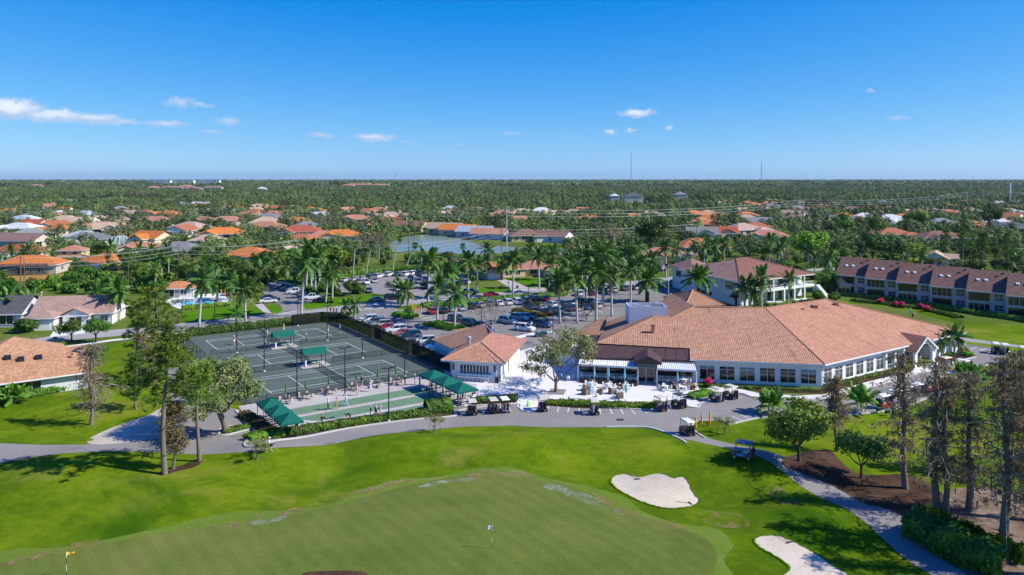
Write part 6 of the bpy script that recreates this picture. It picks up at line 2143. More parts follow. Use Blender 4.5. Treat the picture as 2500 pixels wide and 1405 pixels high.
for px, py, s, w, cl in ((175, 832, .62, 'left of two street trees by the bungalow', (.8, .75, .6)), (234, 836, .66, 'right of two street trees by the bungalow', (.75, 1, .75))):
 tree(BROAD[0 if px < 200 else 1], 'street_tree', f'dark umbrella-shaped tree, {w}', px, py, 1, s, cl)
for i, (px, py, s, cl, w) in enumerate([(640, 725, .55, (1, 1.05, .8), 'left of the western car park'), (960, 722, .7, (.9, .9, .8), 'on the northern car park island'), (855, 722, .6, (.9, .95, .7), 'by the western car park exit')]):
 tree(SPARSE[i % 2] if i != 2 else BROAD[0], 'car_park_tree', f'small rounded tree {w}', px, py, i, s, cl)
# ---- hedges and beds
hedge('hedge', 'loose green hedge along the kerb in front of the bocce courts', pix((690, 1067), (790, 1050), (900, 1032), (1000, 1019), (1050, 1012)), 1.4, 1.0, 330, .2, seed=1)
hedge('hedge', 'bushy hedge end beside the first parked buggies', pix((1040, 1006), (1100, 1000)), 3.0, 1.9, 700, .22, seed=2)
hedge('hedge', 'bright low shrub bed at the tip by the walking golfers', pix((606, 1086), (640, 1076), (690, 1066)), 2.2, .8, 600, .2, color=(1.5, 1.5, .9), seed=3)
hedge('hedge', 'bright green low hedge between the patio and buggy stalls', pix((1338, 987), (1400, 990), (1500, 994), (1602, 996), (1612, 990)), 1.5, .85, 420, .17, color=(1.5, 1.45, .9), seed=4)
hedge('hedge', 'green hedge between snack bar patio and first buggies', pix((1150, 984), (1200, 980), (1262, 978)), 1.5, .9, 400, .18, seed=5)
hedge('hedge', 'low green shrubs beside the white apron right of the patio', pix((1682, 975), (1700, 968), (1735, 962)), 1.6, .8, 420, .18, color=(1.4, 1.4, .9), seed=6)
hedge('hedge', 'row of clipped shrubs behind the tennis courts', pix((455, 822), (540, 812), (620, 803), (700, 793), (792, 782)), 1.6, 1.9, 260, .26, seed=7)
hedge('hedge', 'dark tall hedge beside the cart path at lower right', gpix((2240, 1297), (2300, 1330), (2380, 1365), (2470, 1398)), 4.2, 2.6, 900, .26, color=(.55, .65, .5), seed=8)
hedge('hedge', 'foundation planting under the tan-roofed house windows', pix((-30, 985), (60, 972), (180, 948)), 1.8, 1.3, 330, .22, seed=9)
hedge('hedge', 'yellow-green clipped hedge in front of the swimming pool', pix((445, 757), (520, 750), (562, 747)), 1.6, 1.2, 150, .3, color=(1.6, 1.4, .7), seed=10)
hedge('hedge', 'clipped hedge between the two car parks', pix((752, 715), (800, 735), (808, 742)), 1.2, 1.1, 150, .28, seed=11)
hedge('hedge', 'hedge strip between street and main car park', pix((1030, 752), (1120, 745), (1250, 733), (1380, 722)), 2.4, 1.6, 150, .3, seed=12)
hedge('hedge', 'green groundcover on the kerbed car park island', pix((1052, 790), (1080, 798), (1118, 806)), 4.0, .7, 500, .22, color=(1.0, 1.2, .8), seed=13)
hedge('hedge', 'brown-green clipped hedge on the main car park island', pix((1262, 762), (1290, 770), (1322, 778)), 3.0, 1.2, 260, .26, 'rust', seed=14, color=(.8, 1.1, .5))
hedge('hedge', 'bright shrubs at the car park entrance by the hydrant', pix((968, 770), (990, 776), (1016, 778)), 2.6, 1.1, 330, .24, color=(1.3, 1.4, .8), seed=15)
hedge('hedge', 'shrub belt behind the northern car park', pix((800, 690), (870, 672), (960, 662), (1060, 660), (1130, 668)), 3.0, 2.4, 90, .4, seed=16)
hedge('hedge', 'low shrubs in the bed under the clubhouse front windows', pix((1745, 944), (1850, 950), (2000, 957)), .8, .45, 120, .16, seed=17)
hedge('hedge', 'low shrubs in the bed along the clubhouse side wall', pix((2030, 944), (2130, 920), (2222, 899)), .8, .6, 180, .16, color=(1.2, 1.1, .8), seed=18)
hedge('hedge', 'rust-coloured planting along the terrace railing, long part', [V(11.3, 126.6), V(20.6, 124.3)], .9, .5, 250, .16, 'rust', seed=19, color=(.7, .5, .35))
hedge('hedge', 'rust-coloured planting along the terrace railing, short part', [V(23.9, 123.3), V(29.5, 122.1)], .9, .5, 250, .16, 'rust', seed=20, color=(.8, .5, .35))
hedge('hedge', 'shadowed shrubs along the foot of the townhouses', pix((2060, 722), (2150, 731), (2260, 748), (2380, 768), (2500, 785)), 2.0, 1.3, 110, .35, seed=21)
hedge('hedge', 'low green edging shrubs beyond the practice green', pix((2080, 735), (2180, 746), (2260, 757), (2345, 778)), 2.0, .8, 110, .3, seed=22)
hedge('hedge', 'grassy brown planting behind the western bocce awnings', pix((595, 1015), (625, 1035), (655, 1060)), 1.6, .8, 330, .2, 'rust', seed=23, color=(.6, .6, .4))
hedge('hedge', 'green groundcover under the big live oak', pix((545, 1057), (610, 1044)), 1.6, .5, 300, .18, seed=24)
hedge('hedge', 'low yellow-green bushes edging the western car park', pix((625, 692), (675, 687)), 2.0, 1.1, 160, .3, color=(1.3, 1.2, .8), seed=25)
bl = [(2290, 868, (1.2, .5, .2), .9, 'hedge', 'orange-leaved croton'), (2345, 860, (1.0, .5, .4), .9, 'rust', 'reddish bush'), (2320, 868, (1.5, 1.6, .7), .8, 'hedge', 'yellow-green bush'), (2362, 870, (1.3, 1.5, .7), 1.0, 'hedge', 'bright green bush'), (2310, 872, (1.0, 1.1, .8), .7, 'hedge', 'dark green bush'), (2335, 852, (.8, 1, .7), 1.2, 'hedge', 'tall green bush')]
for i, (px, py, cl, s, mt, nm) in enumerate(bl):
 o = thing('flower_bush', f'{nm} in the planting bed by the arched porch', 'bush', P(px, py), i, 'bushes by the porch', s)
 link('foliage', bush_mesh(200 + i, 1.3, 1.3, .9, 500, .2, mt), o, cl)
for i, (px, py, s) in enumerate([(1728, 945, .95), (2148, 743, 1.0), (2186, 749, 1.0), (2202, 752, 1.1), (2248, 756, 1.0), (2266, 762, 1.0)]):
 w = ['by the first clubhouse window'] + [f'beyond the practice green, {nth(k)} from the left' for k in range(5)]
 o = thing('flowering_shrub', f'vivid magenta flowering shrub {w[i]}', 'shrub', P(px, py), i, 'magenta shrubs', s)
 m = MB()
 m.tube([(0, 0, 0), (.05, 0, .8)], [.08, .05], 5)
 m.build('stem', 'darkbark', o)
 link('foliage', BUSH[i % 3], o, (.7, .5, .5)).scale = (1, 1, .75)
 link('blossom', bush_mesh(220 + i, 1.0, 1.0, 1.0, 420, .22, 'flower'), o).location.z = .5
for i, (px, py) in enumerate([(1755, 946), (1835, 952), (1950, 957), (1975, 956), (1772, 950)]):
 o = thing('agave', f'spiky light green rosette plant in the bed under the clubhouse windows, {nth(i)} in order', 'plant', P(px, py), i, 'rosette plants')
 m = MB()
 for k in range(16):
  a, el = k * 2.4, R(25 + 50 * (k / 16))
  d = V(math.cos(a) * math.cos(el), math.sin(a) * math.cos(el), math.sin(el))
  s = V(-math.sin(a), math.cos(a)) * .06
  m.face([s * .6, d * .5 + s, d * .95 - V(0, 0, .1), d * .5 - s])
 m.build('leaves', 'hedge', o, color=(1.8, 1.7, 1.1))
bushes = [(60, 812, 2.6, (.8, .85, .8), 'big round grey bush left of the driveway'), (105, 800, 2.0, (1.1, 1.2, .7), 'round olive bush beside the driveway'), (8, 795, 1.8, (.8, .95, .7), 'round dark bush at the left edge'), (245, 862, 1.3, (.9, .95, .9), 'pale round bush behind the tan-roofed house'),
   (232, 880, 1.6, (.7, .85, .6), 'dark bush at the corner of the tan-roofed house'), (818, 722, 2.1, (1.0, .95, .7), 'broad olive bush at the car park exit'), (1000, 768, 1.4, (.8, 1, .7), 'dark bush beside the stop sign'), (840, 778, 1.3, (.9, 1.2, .6), 'leafy bush at the far tennis corner'),
   (2000, 735, 2.4, (.9, 1.1, .5), 'dense bush right of the balcony stair'), (2020, 712, 3.2, (.8, .7, .6), 'large pinkish-topped bush left of the townhouses'), (2035, 735, 2.0, (1.2, 1.4, .6), 'light green bush below the pinkish one')]
for i, (px, py, s, cl, w) in enumerate(bushes):
 o = thing('bush', w, 'bush', P(px, py), i * 1.7, None, s)
 link('foliage', bush_mesh(240 + i, 1.1, 1.1, 1.15, 2200, .13, 'hedge'), o, tuple(c * .8 for c in cl))
# ---- trees between the houses: the nearest ones as things, the wood behind as one mass
KEEP_OUT = [street, lotA, lotB, lotC, [P(x, y) for x, y in lake_px], pond, drive_pts, [T(-36, -26), T(9, -26), T(9, 57), T(-36, 57)], pix((395, 740), (440, 714), (560, 712), (580, 748), (440, 762)),
   pix((640, 774), (440, 796), (430, 764), (520, 750), (560, 740)), pix((1990, 738), (2060, 700), (2060, 640), (2520, 700), (2700, 900), (2300, 900), (2050, 760)), pix((1640, 775), (1640, 665), (1830, 640), (2000, 700), (2010, 770)),
   pix((960, 636), (950, 600), (1060, 566), (1380, 600), (1380, 630)), pix((1090, 722), (1090, 700), (1190, 680), (1340, 680), (1340, 710)), pix((735, 760), (735, 735), (960, 718), (1010, 730)), pix((-200, 870), (-200, 800), (130, 790), (330, 775), (330, 830)),
   pix((862, 672), (862, 650), (1000, 645), (1000, 668)), pix((0, 690), (0, 660), (165, 660), (165, 700))]
LOW_ONLY = [pix((925, 668), (925, 606), (1245, 606), (1245, 650)), pix((640, 770), (640, 690), (810, 690), (810, 770)), pix((-100, 720), (-100, 690), (170, 690), (170, 720))]
def low_only(x, y):
 return any(abs(x - hx) < hr and 0 < hy - y < hr + 20 for hx, hy, hr in HOUSE_POS) or any(inside((x, y), k) for k in LOW_ONLY)
def free(x, y, rad=3.0):
 for hx, hy, hr in HOUSE_POS:
  if (x - hx) ** 2 + (y - hy) ** 2 < (hr * .82 + rad) ** 2:
   return False
 return not any(inside((x, y), k) for k in KEEP_OUT)
rt = random.Random(5)
cand = []
yy = 222.0
while yy < 430:
 sp = 5.8 + (yy - 222) * .026
 x = -1.0 * yy
 while x < 1.0 * yy:
  q = (x + rt.uniform(-3.2, 3.2), yy + rt.uniform(-3.2, 3.2))
  if free(*q, 2.2):
   cand.append(q)
  x += sp
 yy += sp
PALETTE = [(1, 1, 1), (.75, .85, .7), (1.35, 1.35, .8), (.6, .75, .6), (1.1, 1.1, .9), (.9, .85, .8)]
veg_kinds = []
tree_pts = {'broad': [], 'oak': [], 'bare': [], 'pine': [], 'palm': []}
near = []
for (x, y) in cand:
 k = rt.choices(('broad', 'oak', 'bare', 'pine', 'palm', 'bush'), (34, 12, 9, 6, 22, 17))[0]
 if low_only(x, y) or (y < 262 and rt.random() < .6):
  k = 'bush'
 near.append((y, x, k))
near.sort()
inner = [a for a in near if abs(a[1]) < .74 * a[0]]
individual = inner[:420]
others = inner[420:] + [a for a in near if abs(a[1]) >= .74 * a[0]]
rest = [a for a in others if a[2] != 'bush']
low = [a for a in others if a[2] == 'bush']
individual.sort(key=lambda a: a[1] / a[0])
words = {'broad': 'leafy broadleaf tree', 'oak': 'grey-green oak', 'bare': 'thin grey winter tree', 'pine': 'slender pine', 'palm': 'feather palm', 'bush': 'dense rounded shrub'}
num = {}
for y, x, k in individual:
 i = num.get(k, 0)
 num[k] = i + 1
 lab = f'{words[k]} behind the car parks, {nth(i)} of its kind from the left'
 loc, rz = V(x, y), rt.uniform(0, 6.28)
 cl = rt.choice(PALETTE)
 grp = 'greenery behind the club'
 if k == 'palm':
  spawn(ROY[rt.randrange(4)][:2] + [('crown', None, None, None, [])][:0] + ROY[rt.randrange(2, 4)][2:] if False else ROY[rt.randrange(2, 4)], 'feather_palm', lab, 'palm tree', loc, rz, rt.uniform(.62, .98), {'leaf': cl, 'dead': (4.2, 2.0, 1.8)}, grp)
 elif k == 'bush':
  o = thing('shrub', lab, 'shrub', loc, rz, grp, rt.uniform(1.7, 2.9))
  link('foliage', BUSH[rt.randrange(3)], o, tuple(c * .85 for c in cl))
 else:
  sp = {'broad': BROAD, 'oak': OAK, 'bare': BARE, 'pine': PINE}[k]
  spawn(sp[rt.randrange(len(sp))], {'broad': 'broadleaf_tree', 'oak': 'oak_tree', 'bare': 'bare_tree', 'pine': 'pine_tree'}[k], lab, 'tree', loc, rz, rt.uniform(.6, 1.0) * (.62 if k == 'pine' else 1), {'leaf': cl}, grp)
# big single trees one can pick out
for px, py, sp, s, cl, w in [(800, 690, BROAD[2], 1.5, (.9, .85, .5), 'large olive-green tree behind the western car park palms'), (835, 682, BROAD[1], 1.35, (.9, .85, .55), 'second large olive tree right of the first'), (1600, 620, BROAD[3], 1.7, (.55, .6, .5), 'big dark spreading tree right of the lake'),
        (1985, 640, BROAD[0], 1.75, (1.5, 1.5, .6), 'big yellow-green tree above the balcony building'), (2240, 570, BROAD[1], 1.9, (1.4, 1.2, .6), 'tall olive-gold tree above the townhouses'), (2140, 590, BROAD[2], 1.6, (1.1, 1.2, .6), 'wide bright green tree above the townhouses'),
        (2060, 585, BROAD[3], 1.5, (.8, .9, .6), 'dark green tree left of the wide bright one'), (2420, 560, BROAD[0], 2.0, (.6, .7, .55), 'massive dark tree near the right edge'), (1500, 608, BARE[0], 1.6, (1.3, 1.1, .7), 'yellowish thin-crowned tree right of the lake'),
        (890, 640, BARE[1], 1.7, (.8, .7, .6), 'brown bare thicket left of the lake'), (925, 632, BARE[0], 1.5, (.8, .7, .6), 'second brown bare thicket by the lake'), (795, 575, BARE[1], 1.7, (.7, .65, .6), 'bare grey tree beyond the orange roofs'),
        (2130, 645, BROAD[3], 1.3, (.55, .65, .55), 'dark tree rising behind the second townhouse'), (2060, 640, BROAD[1], 1.2, (.9, 1, .8), 'pale tree behind the first townhouse'), (2230, 640, BROAD[0], 1.1, (1.7, 1.5, .9), 'yellowish tree behind the third townhouse'), (2350, 655, PINE[0], .95, (1, 1, 1), 'tall pine behind the fourth townhouse'),
        (2400, 660, PINE[1], 1.05, (1, 1, 1), 'second pine behind the fifth townhouse'), (2460, 668, PINE[0], .9, (1, 1, 1), 'third pine behind the last townhouse'), (2180, 648, BROAD[2], 1.2, (.6, .7, .6), 'dark round tree behind the townhouse skylights'), (2310, 640, PINE[1], 1.0, (.9, 1, .9), 'pine beside the tan-roofed cottage')]:
 spawn(sp, 'broadleaf_tree' if sp in BROAD else ('bare_tree' if sp in BARE else 'pine_tree'), w, 'tree', P(px, py), px, s, {'leaf': cl})
def far_proto(seed, kind):
 r = random.Random(seed)
 mb = MB()
 if kind == 'palm':
  mb.tube([(0, 0, 0), (0, 0, 7)], [.25, .18], 5, 1)
  for i in range(13):
   az, el = i * 2.4, R(65 - 95 * i / 13)
   p0 = V(0, 0, 7)
   for j in range(4):
    e = el - .32 * j
    p1 = p0 + V(math.cos(az) * math.cos(e), math.sin(az) * math.cos(e), math.sin(e)) * .95
    s = V(-math.sin(az), math.cos(az)) * (.5, .75, .6, .2)[j]
    s0 = V(-math.sin(az), math.cos(az)) * (.1, .5, .75, .6)[j]
    mb.face([p0 - s0, p0, p1, p1 - s - V(0, 0, .3)])
    mb.face([p0, p0 + s0, p1 + s - V(0, 0, .3), p1])
    p0 = p1
 elif kind == 'pine':
  mb.tube([(0, 0, 0), (.2, 0, 13)], [.25, .08], 5, 1)
  for i in range(15):
   t = .45 + .55 * i / 15
   a = i * 2.4
   c = V(math.cos(a), math.sin(a)) * 2.0 * (1.2 - t * .8) + V(0, 0, 13.5 * t)
   for k in range(16):
    g = Vector((r.gauss(0, 1), r.gauss(0, 1), r.gauss(0, .6))).normalized()
    leaf_quad(mb, c + g * r.uniform(.4, 1.15), g + V(0, 0, .6), r.uniform(.35, .7), r)
 else:
  mb.tube([(0, 0, 0), (0, 0, 4)], [.3, .2], 5, 1)
  lobes = [(V(r.gauss(0, 1.7), r.gauss(0, 1.7), r.uniform(3.2, 7.2)), r.uniform(1.3, 2.3)) for _ in range(9)]
  n = 340 if kind == 'broad' else 180
  for i in range(n):
   c, rad = r.choice(lobes)
   g = Vector((r.gauss(0, 1), r.gauss(0, 1), r.gauss(.15, .8))).normalized()
   leaf_quad(mb, c + g * rad * r.uniform(.6, 1), g + V(r.gauss(0, .3), r.gauss(0, .3), .4), r.uniform(.45, .95) if kind == 'broad' else r.uniform(.25, .5), r)
 mats = {'broad': 'far_tree', 'pine': 'far_tree', 'palm': 'palm', 'bare': 'moss'}[kind]
 return mb.mesh('far_tree_mass', [mats, 'bark'])
def scatter(name, label, pts, meshes, weights, smin, smax, seed):
 """one object: the wood as a mass, drawn by geometry nodes on its points"""
 r = random.Random(seed)
 me = bpy.data.meshes.new(name)
 me.from_pydata([(x, y, 0) for x, y in pts], [], [])
 idx = me.attributes.new('idx', 'INT', 'POINT')
 sc = me.attributes.new('sc', 'FLOAT', 'POINT')
 rt_ = me.attributes.new('rot', 'FLOAT_VECTOR', 'POINT')
 n = len(pts)
 idx.data.foreach_set('value', r.choices(range(len(meshes)), weights, k=n))
 sc.data.foreach_set('value', [r.uniform(smin, smax) * (1.25 if r.random() < .12 else 1) for _ in range(n)])
 flat_r = []
 for _ in range(n):
  flat_r += [r.gauss(0, .04), r.gauss(0, .04), r.uniform(0, 6.283)]
 rt_.data.foreach_set('vector', flat_r)
 o = link(name, me)
 tag(o, label, name.replace('_', ' '), None, 'stuff')
 tree_ = bpy.data.node_groups.new(name, 'GeometryNodeTree')
 tree_.interface.new_socket('Geometry', in_out='INPUT', socket_type='NodeSocketGeometry')
 tree_.interface.new_socket('Geometry', in_out='OUTPUT', socket_type='NodeSocketGeometry')
 g = NT(tree_)
 gi, go = g.node('NodeGroupInput'), g.node('NodeGroupOutput')
 join = g.node('GeometryNodeGeometryToInstance')
 for m_ in reversed(meshes):
  ob = bpy.data.objects.new('far_tree_source', m_)      # source shape only, not linked to the scene
  oi = g.node('GeometryNodeObjectInfo')
  oi.inputs[0].default_value = ob
  oi.inputs['As Instance'].default_value = True
  g.l.new(oi.outputs['Geometry'], join.inputs[0])
 iop = g.node('GeometryNodeInstanceOnPoints')
 g.l.new(gi.outputs[0], iop.inputs['Points'])
 g.l.new(join.outputs[0], iop.inputs['Instance'])
 iop.inputs['Pick Instance'].default_value = True
 def attr(nm, ty):
  a = g.node('GeometryNodeInputNamedAttribute', data_type=ty)
  a.inputs[0].default_value = nm
  return a.outputs[0]
 g.l.new(attr('idx', 'INT'), iop.inputs['Instance Index'])
 g.l.new(attr('rot', 'FLOAT_VECTOR'), iop.inputs['Rotation'])
 g.l.new(attr('sc', 'FLOAT'), iop.inputs['Scale'])
 g.l.new(iop.outputs[0], go.inputs[0])
 md = o.modifiers.new('scatter', 'NODES')
 md.node_group = tree_
 return o
FARM = [far_proto(300, 'broad'), far_proto(301, 'broad'), far_proto(302, 'broad'), far_proto(303, 'pine'), far_proto(304, 'pine'), far_proto(305, 'bare'), far_proto(306, 'palm'), far_proto(307, 'palm')]
scatter('greenery', 'mixed trees and palms crowding between the nearer houses', [(x, y) for y, x, k in rest], FARM, (5, 5, 5, 1, 1, 2, 3, 3), .55, .95, 1)
scatter('shrubs', 'low shrubs and hedges in the nearer gardens', [(x, y) for y, x, k in low], BUSH, (1, 1, 1), 1.3, 2.6, 5)
# house estate trees
H_GRID = {}
for hx, hy, hr in HOUSE_POS:
 H_GRID.setdefault((int(hx // 40), int(hy // 40)), []).append((hx, hy, hr))
def clear_of_houses(x, y, rad):
 for bx, by, br in BLOCKS:
  if abs(x - bx) < br and -170 < y - by < 34:
   return False
 cx, cy_ = int(x // 40), int(y // 40)
 for i in (-1, 0, 1):
  for j in (-1, 0, 1):
   for hx, hy, hr in H_GRID.get((cx + i, cy_ + j), ()):
    if (x - hx) ** 2 + (y - hy) ** 2 < (hr * .8 + rad) ** 2:
     return False
    # keep a sight line from the open side so roofs show between the crowns
    if abs(x - hx) < hr * 1.0 and 0 < hy - y < hr + 15:
     return False
 return True
pts = []
yy = 430.0
while yy < 1050:
 sp = 9.5 + (yy - 430) * .006
 x = -1.0 * yy
 while x < 1.0 * yy:
  q = (x + rt.uniform(-4, 4), yy + rt.uniform(-4, 4))
  if clear_of_houses(*q, 1.5) and not (yy < 480 and inside(q, KEEP_OUT[12])):
   pts.append(q)
  x += sp
 yy += sp
scatter('estate_trees', 'trees and palms filling the gardens of the distant estate', pts, FARM, (5, 5, 5, 2, 1, 2, 1, 1), .5, 1.2, 2)
pts = []
yy = 1050.0
while yy < 2800:
 sp = 11 + (yy - 1050) * .005
 x = -1.0 * yy
 while x < 1.0 * yy:
  q = (x + rt.uniform(-5, 5), yy + rt.uniform(-5, 5))
  d = noise.noise((q[0] * .004, q[1] * .0025, 0))
  if d > -.22 and clear_of_houses(*q, 2):
   pts.append(q)
  x += sp
 yy += sp
scatter('forest', 'dark green pine woods stretching towards the horizon', pts, FARM[:6], (3, 3, 3, 5, 5, 2), .5, 1.45, 3)
def clump(seed):
 r = random.Random(seed)
 mb = MB()
 for i in range(26):
  c = V(r.uniform(-20, 20), r.uniform(-20, 20), r.uniform(6, 11))
  for k in range(16):
   g = Vector((r.gauss(0, 1), r.gauss(0, 1), r.gauss(.2, .7))).normalized()
   leaf_quad(mb, c + g * r.uniform(2, 4), g + V(0, 0, .5), r.uniform(1.5, 3.2), r)
 return mb.mesh('far_tree_mass', 'far_tree')
pts = []
yy = 2800.0
while yy < 15000:
 sp = 36 + (yy - 2800) * .012
 x = -1.0 * yy
 while x < 1.0 * yy:
  q = (x + rt.uniform(-16, 16), yy + rt.uniform(-16, 16))
  if noise.noise((q[0] * .0012, q[1] * .0006, 3)) > -.4 and clear_of_houses(*q, 10):
   pts.append(q)
  x += sp
 yy += sp
scatter('distant_forest', 'hazy blue-green forest along the horizon', pts, [clump(401), clump(402), clump(403)], (1, 1, 1), .6, 1.5, 4)
# ------------------------------------------------------------------ cars
def loft(mb, secs, mi=0, close=True):
 """secs: list of rings (equal length) of points"""
 n = len(secs[0])
 base = len(mb.v)
 for s in secs:
  mb.v += [tuple(p) for p in s]
 for i in range(len(secs) - 1):
  for k in range(n):
   a, b = base + i * n + k, base + i * n + (k + 1) % n
   mb.f.append((a, b, b + n, a + n))
   mb.m.append(mi)
 if close:
  mb.f.append(tuple(base + k for k in reversed(range(n))))
  mb.f.append(tuple(base + (len(secs) - 1) * n + k for k in range(n)))
  mb.m += [mi, mi]
def car_spec(kind):
 """forward is +Y. parts: body, glasshouse, roof, wheels, lamps"""
 L, Wd = {'sedan': (4.75, 1.82), 'suv': (4.75, 1.9), 'pickup': (5.6, 1.95)}[kind]
 hw = Wd / 2
 hood, belt, deck, roofz = {'sedan': (.78, .93, .98, 1.42), 'suv': (.98, 1.08, 1.1, 1.7), 'pickup': (1.08, 1.18, 1.12, 1.85)}[kind]
 f, b = L / 2, -L / 2
 st = [(b, .42, deck - .28, .86), (b + .08, .3, deck - .03, .95), (b + .6, .22, deck, 1.0), (-.9, .2, belt, 1.0), (.6, .2, belt, 1.0), (f - 1.35, .2, hood + .1, .99), (f - .55, .22, hood, .96), (f - .1, .28, hood - .14, .88), (f, .4, hood - .3, .76)]
 body = MB()
 secs = []
 for y, zb, zt, k in st:
  w = hw * k
  secs.append([(-w * .92, y, zb), (w * .92, y, zb), (w, y, zb + .16), (w, y, zb + (zt - zb) * .62), (w * .93, y, zt - .04), (w * .8, y, zt), (-w * .8, y, zt), (-w * .93, y, zt - .04), (-w, y, zb + (zt - zb) * .62), (-w, y, zb + .16)])
 loft(body, secs)
 if kind == 'pickup':
  gy = [(-.75, belt - .02), (-.55, roofz), (.75, roofz), (1.45, belt - .02)]
  body.box(-hw * .8, hw * .8, b + .15, -.9, deck - .02, deck + .03)
 elif kind == 'suv':
  gy = [(b + .12, belt - .02), (b + .5, roofz - .02), (.35, roofz), (1.15, belt - .02)]
 else:
  gy = [(b + .75, belt - .02), (b + 1.55, roofz - .03), (.15, roofz), (1.1, belt - .02)]
 g = MB()
 lo, hi = hw * .9, hw * .7
 ring = []
 (y0, z0), (y1, z1), (y2, z2), (y3, z3) = gy
 g.hexa([(-lo, y0, z0), (lo, y0, z0), (lo, y3, z3), (-lo, y3, z3)], [(-hi, y1, z1 - .05), (hi, y1, z1 - .05), (hi, y2, z2 - .05), (-hi, y2, z2 - .05)])
 rf = MB()
 rf.hexa([(-hi * 1.02, y1 - .06, z1 - .05), (hi * 1.02, y1 - .06, z1 - .05), (hi * 1.02, y2 + .08, z2 - .05), (-hi * 1.02, y2 + .08, z2 - .05)],
   [(-hi * .9, y1 + .08, z1), (hi * .9, y1 + .08, z1), (hi * .9, y2 - .06, z2 + .01), (-hi * .9, y2 - .06, z2 + .01)])
 for sx in (-1, 1):                         # pillars
  for (ya, za, yb, zb) in ((y0, z0, y1, z1 - .04), (y3, z3, y2, z2 - .04), ((y0 + y3) / 2 - .15, z0, (y1 + y2) / 2 - .05, z1 - .04)):
   rf.beam((sx * lo * 1.005, ya, za), (sx * hi * 1.01, yb, zb), .07, .1)
 wr = .36 if kind == 'pickup' else .34 if kind == 'suv' else .32
 wm = MB()
 wm.disc((0, 0, 0), (1, 0, 0), wr, .22, 14, 0, 1)
 wme = wm.mesh('wheel', ['tyre', 'rim'])
 hl, tl = MB(), MB()
 hl.box(-.2, .2, -.1, .04, -.07, .07)
 tl.box(-.16, .16, -.04, .05, -.1, .1)
 hme, tme = hl.mesh('headlight', 'headlight'), tl.mesh('taillight', 'taillight')
 spec = [('body', body.mesh('body', 'paint'), 'c', None, []), ('windows', g.mesh('windows', 'carglass'), None, None, []), ('roof', rf.mesh('roof', 'paint'), 'c', None, [])]
 for x in (-1, 1):
  for y in (f - .92, b + .95):
   spec.append(('wheel', wme, None, at(x * (hw - .1), y, wr), []))
  spec.append(('headlight', hme, None, at(x * hw * .66, f - .1, hood - .2), []))
  spec.append(('taillight', tme, None, at(x * hw * .72, b + .03, deck - .2), []))
 return spec
CARS = {k: car_spec(k) for k in ('sedan', 'suv', 'pickup')}
CC = {'white': (.75, .76, .77), 'silver': (.45, .46, .48), 'grey': (.12, .125, .135), 'black': (.012, .012, .014), 'navy': (.015, .03, .075), 'blue': (.02, .12, .36), 'teal': (.06, .13, .13), 'red': (.42, .01, .012), 'maroon': (.12, .012, .018), 'orange': (.6, .14, .02), 'beige': (.5, .43, .33)}
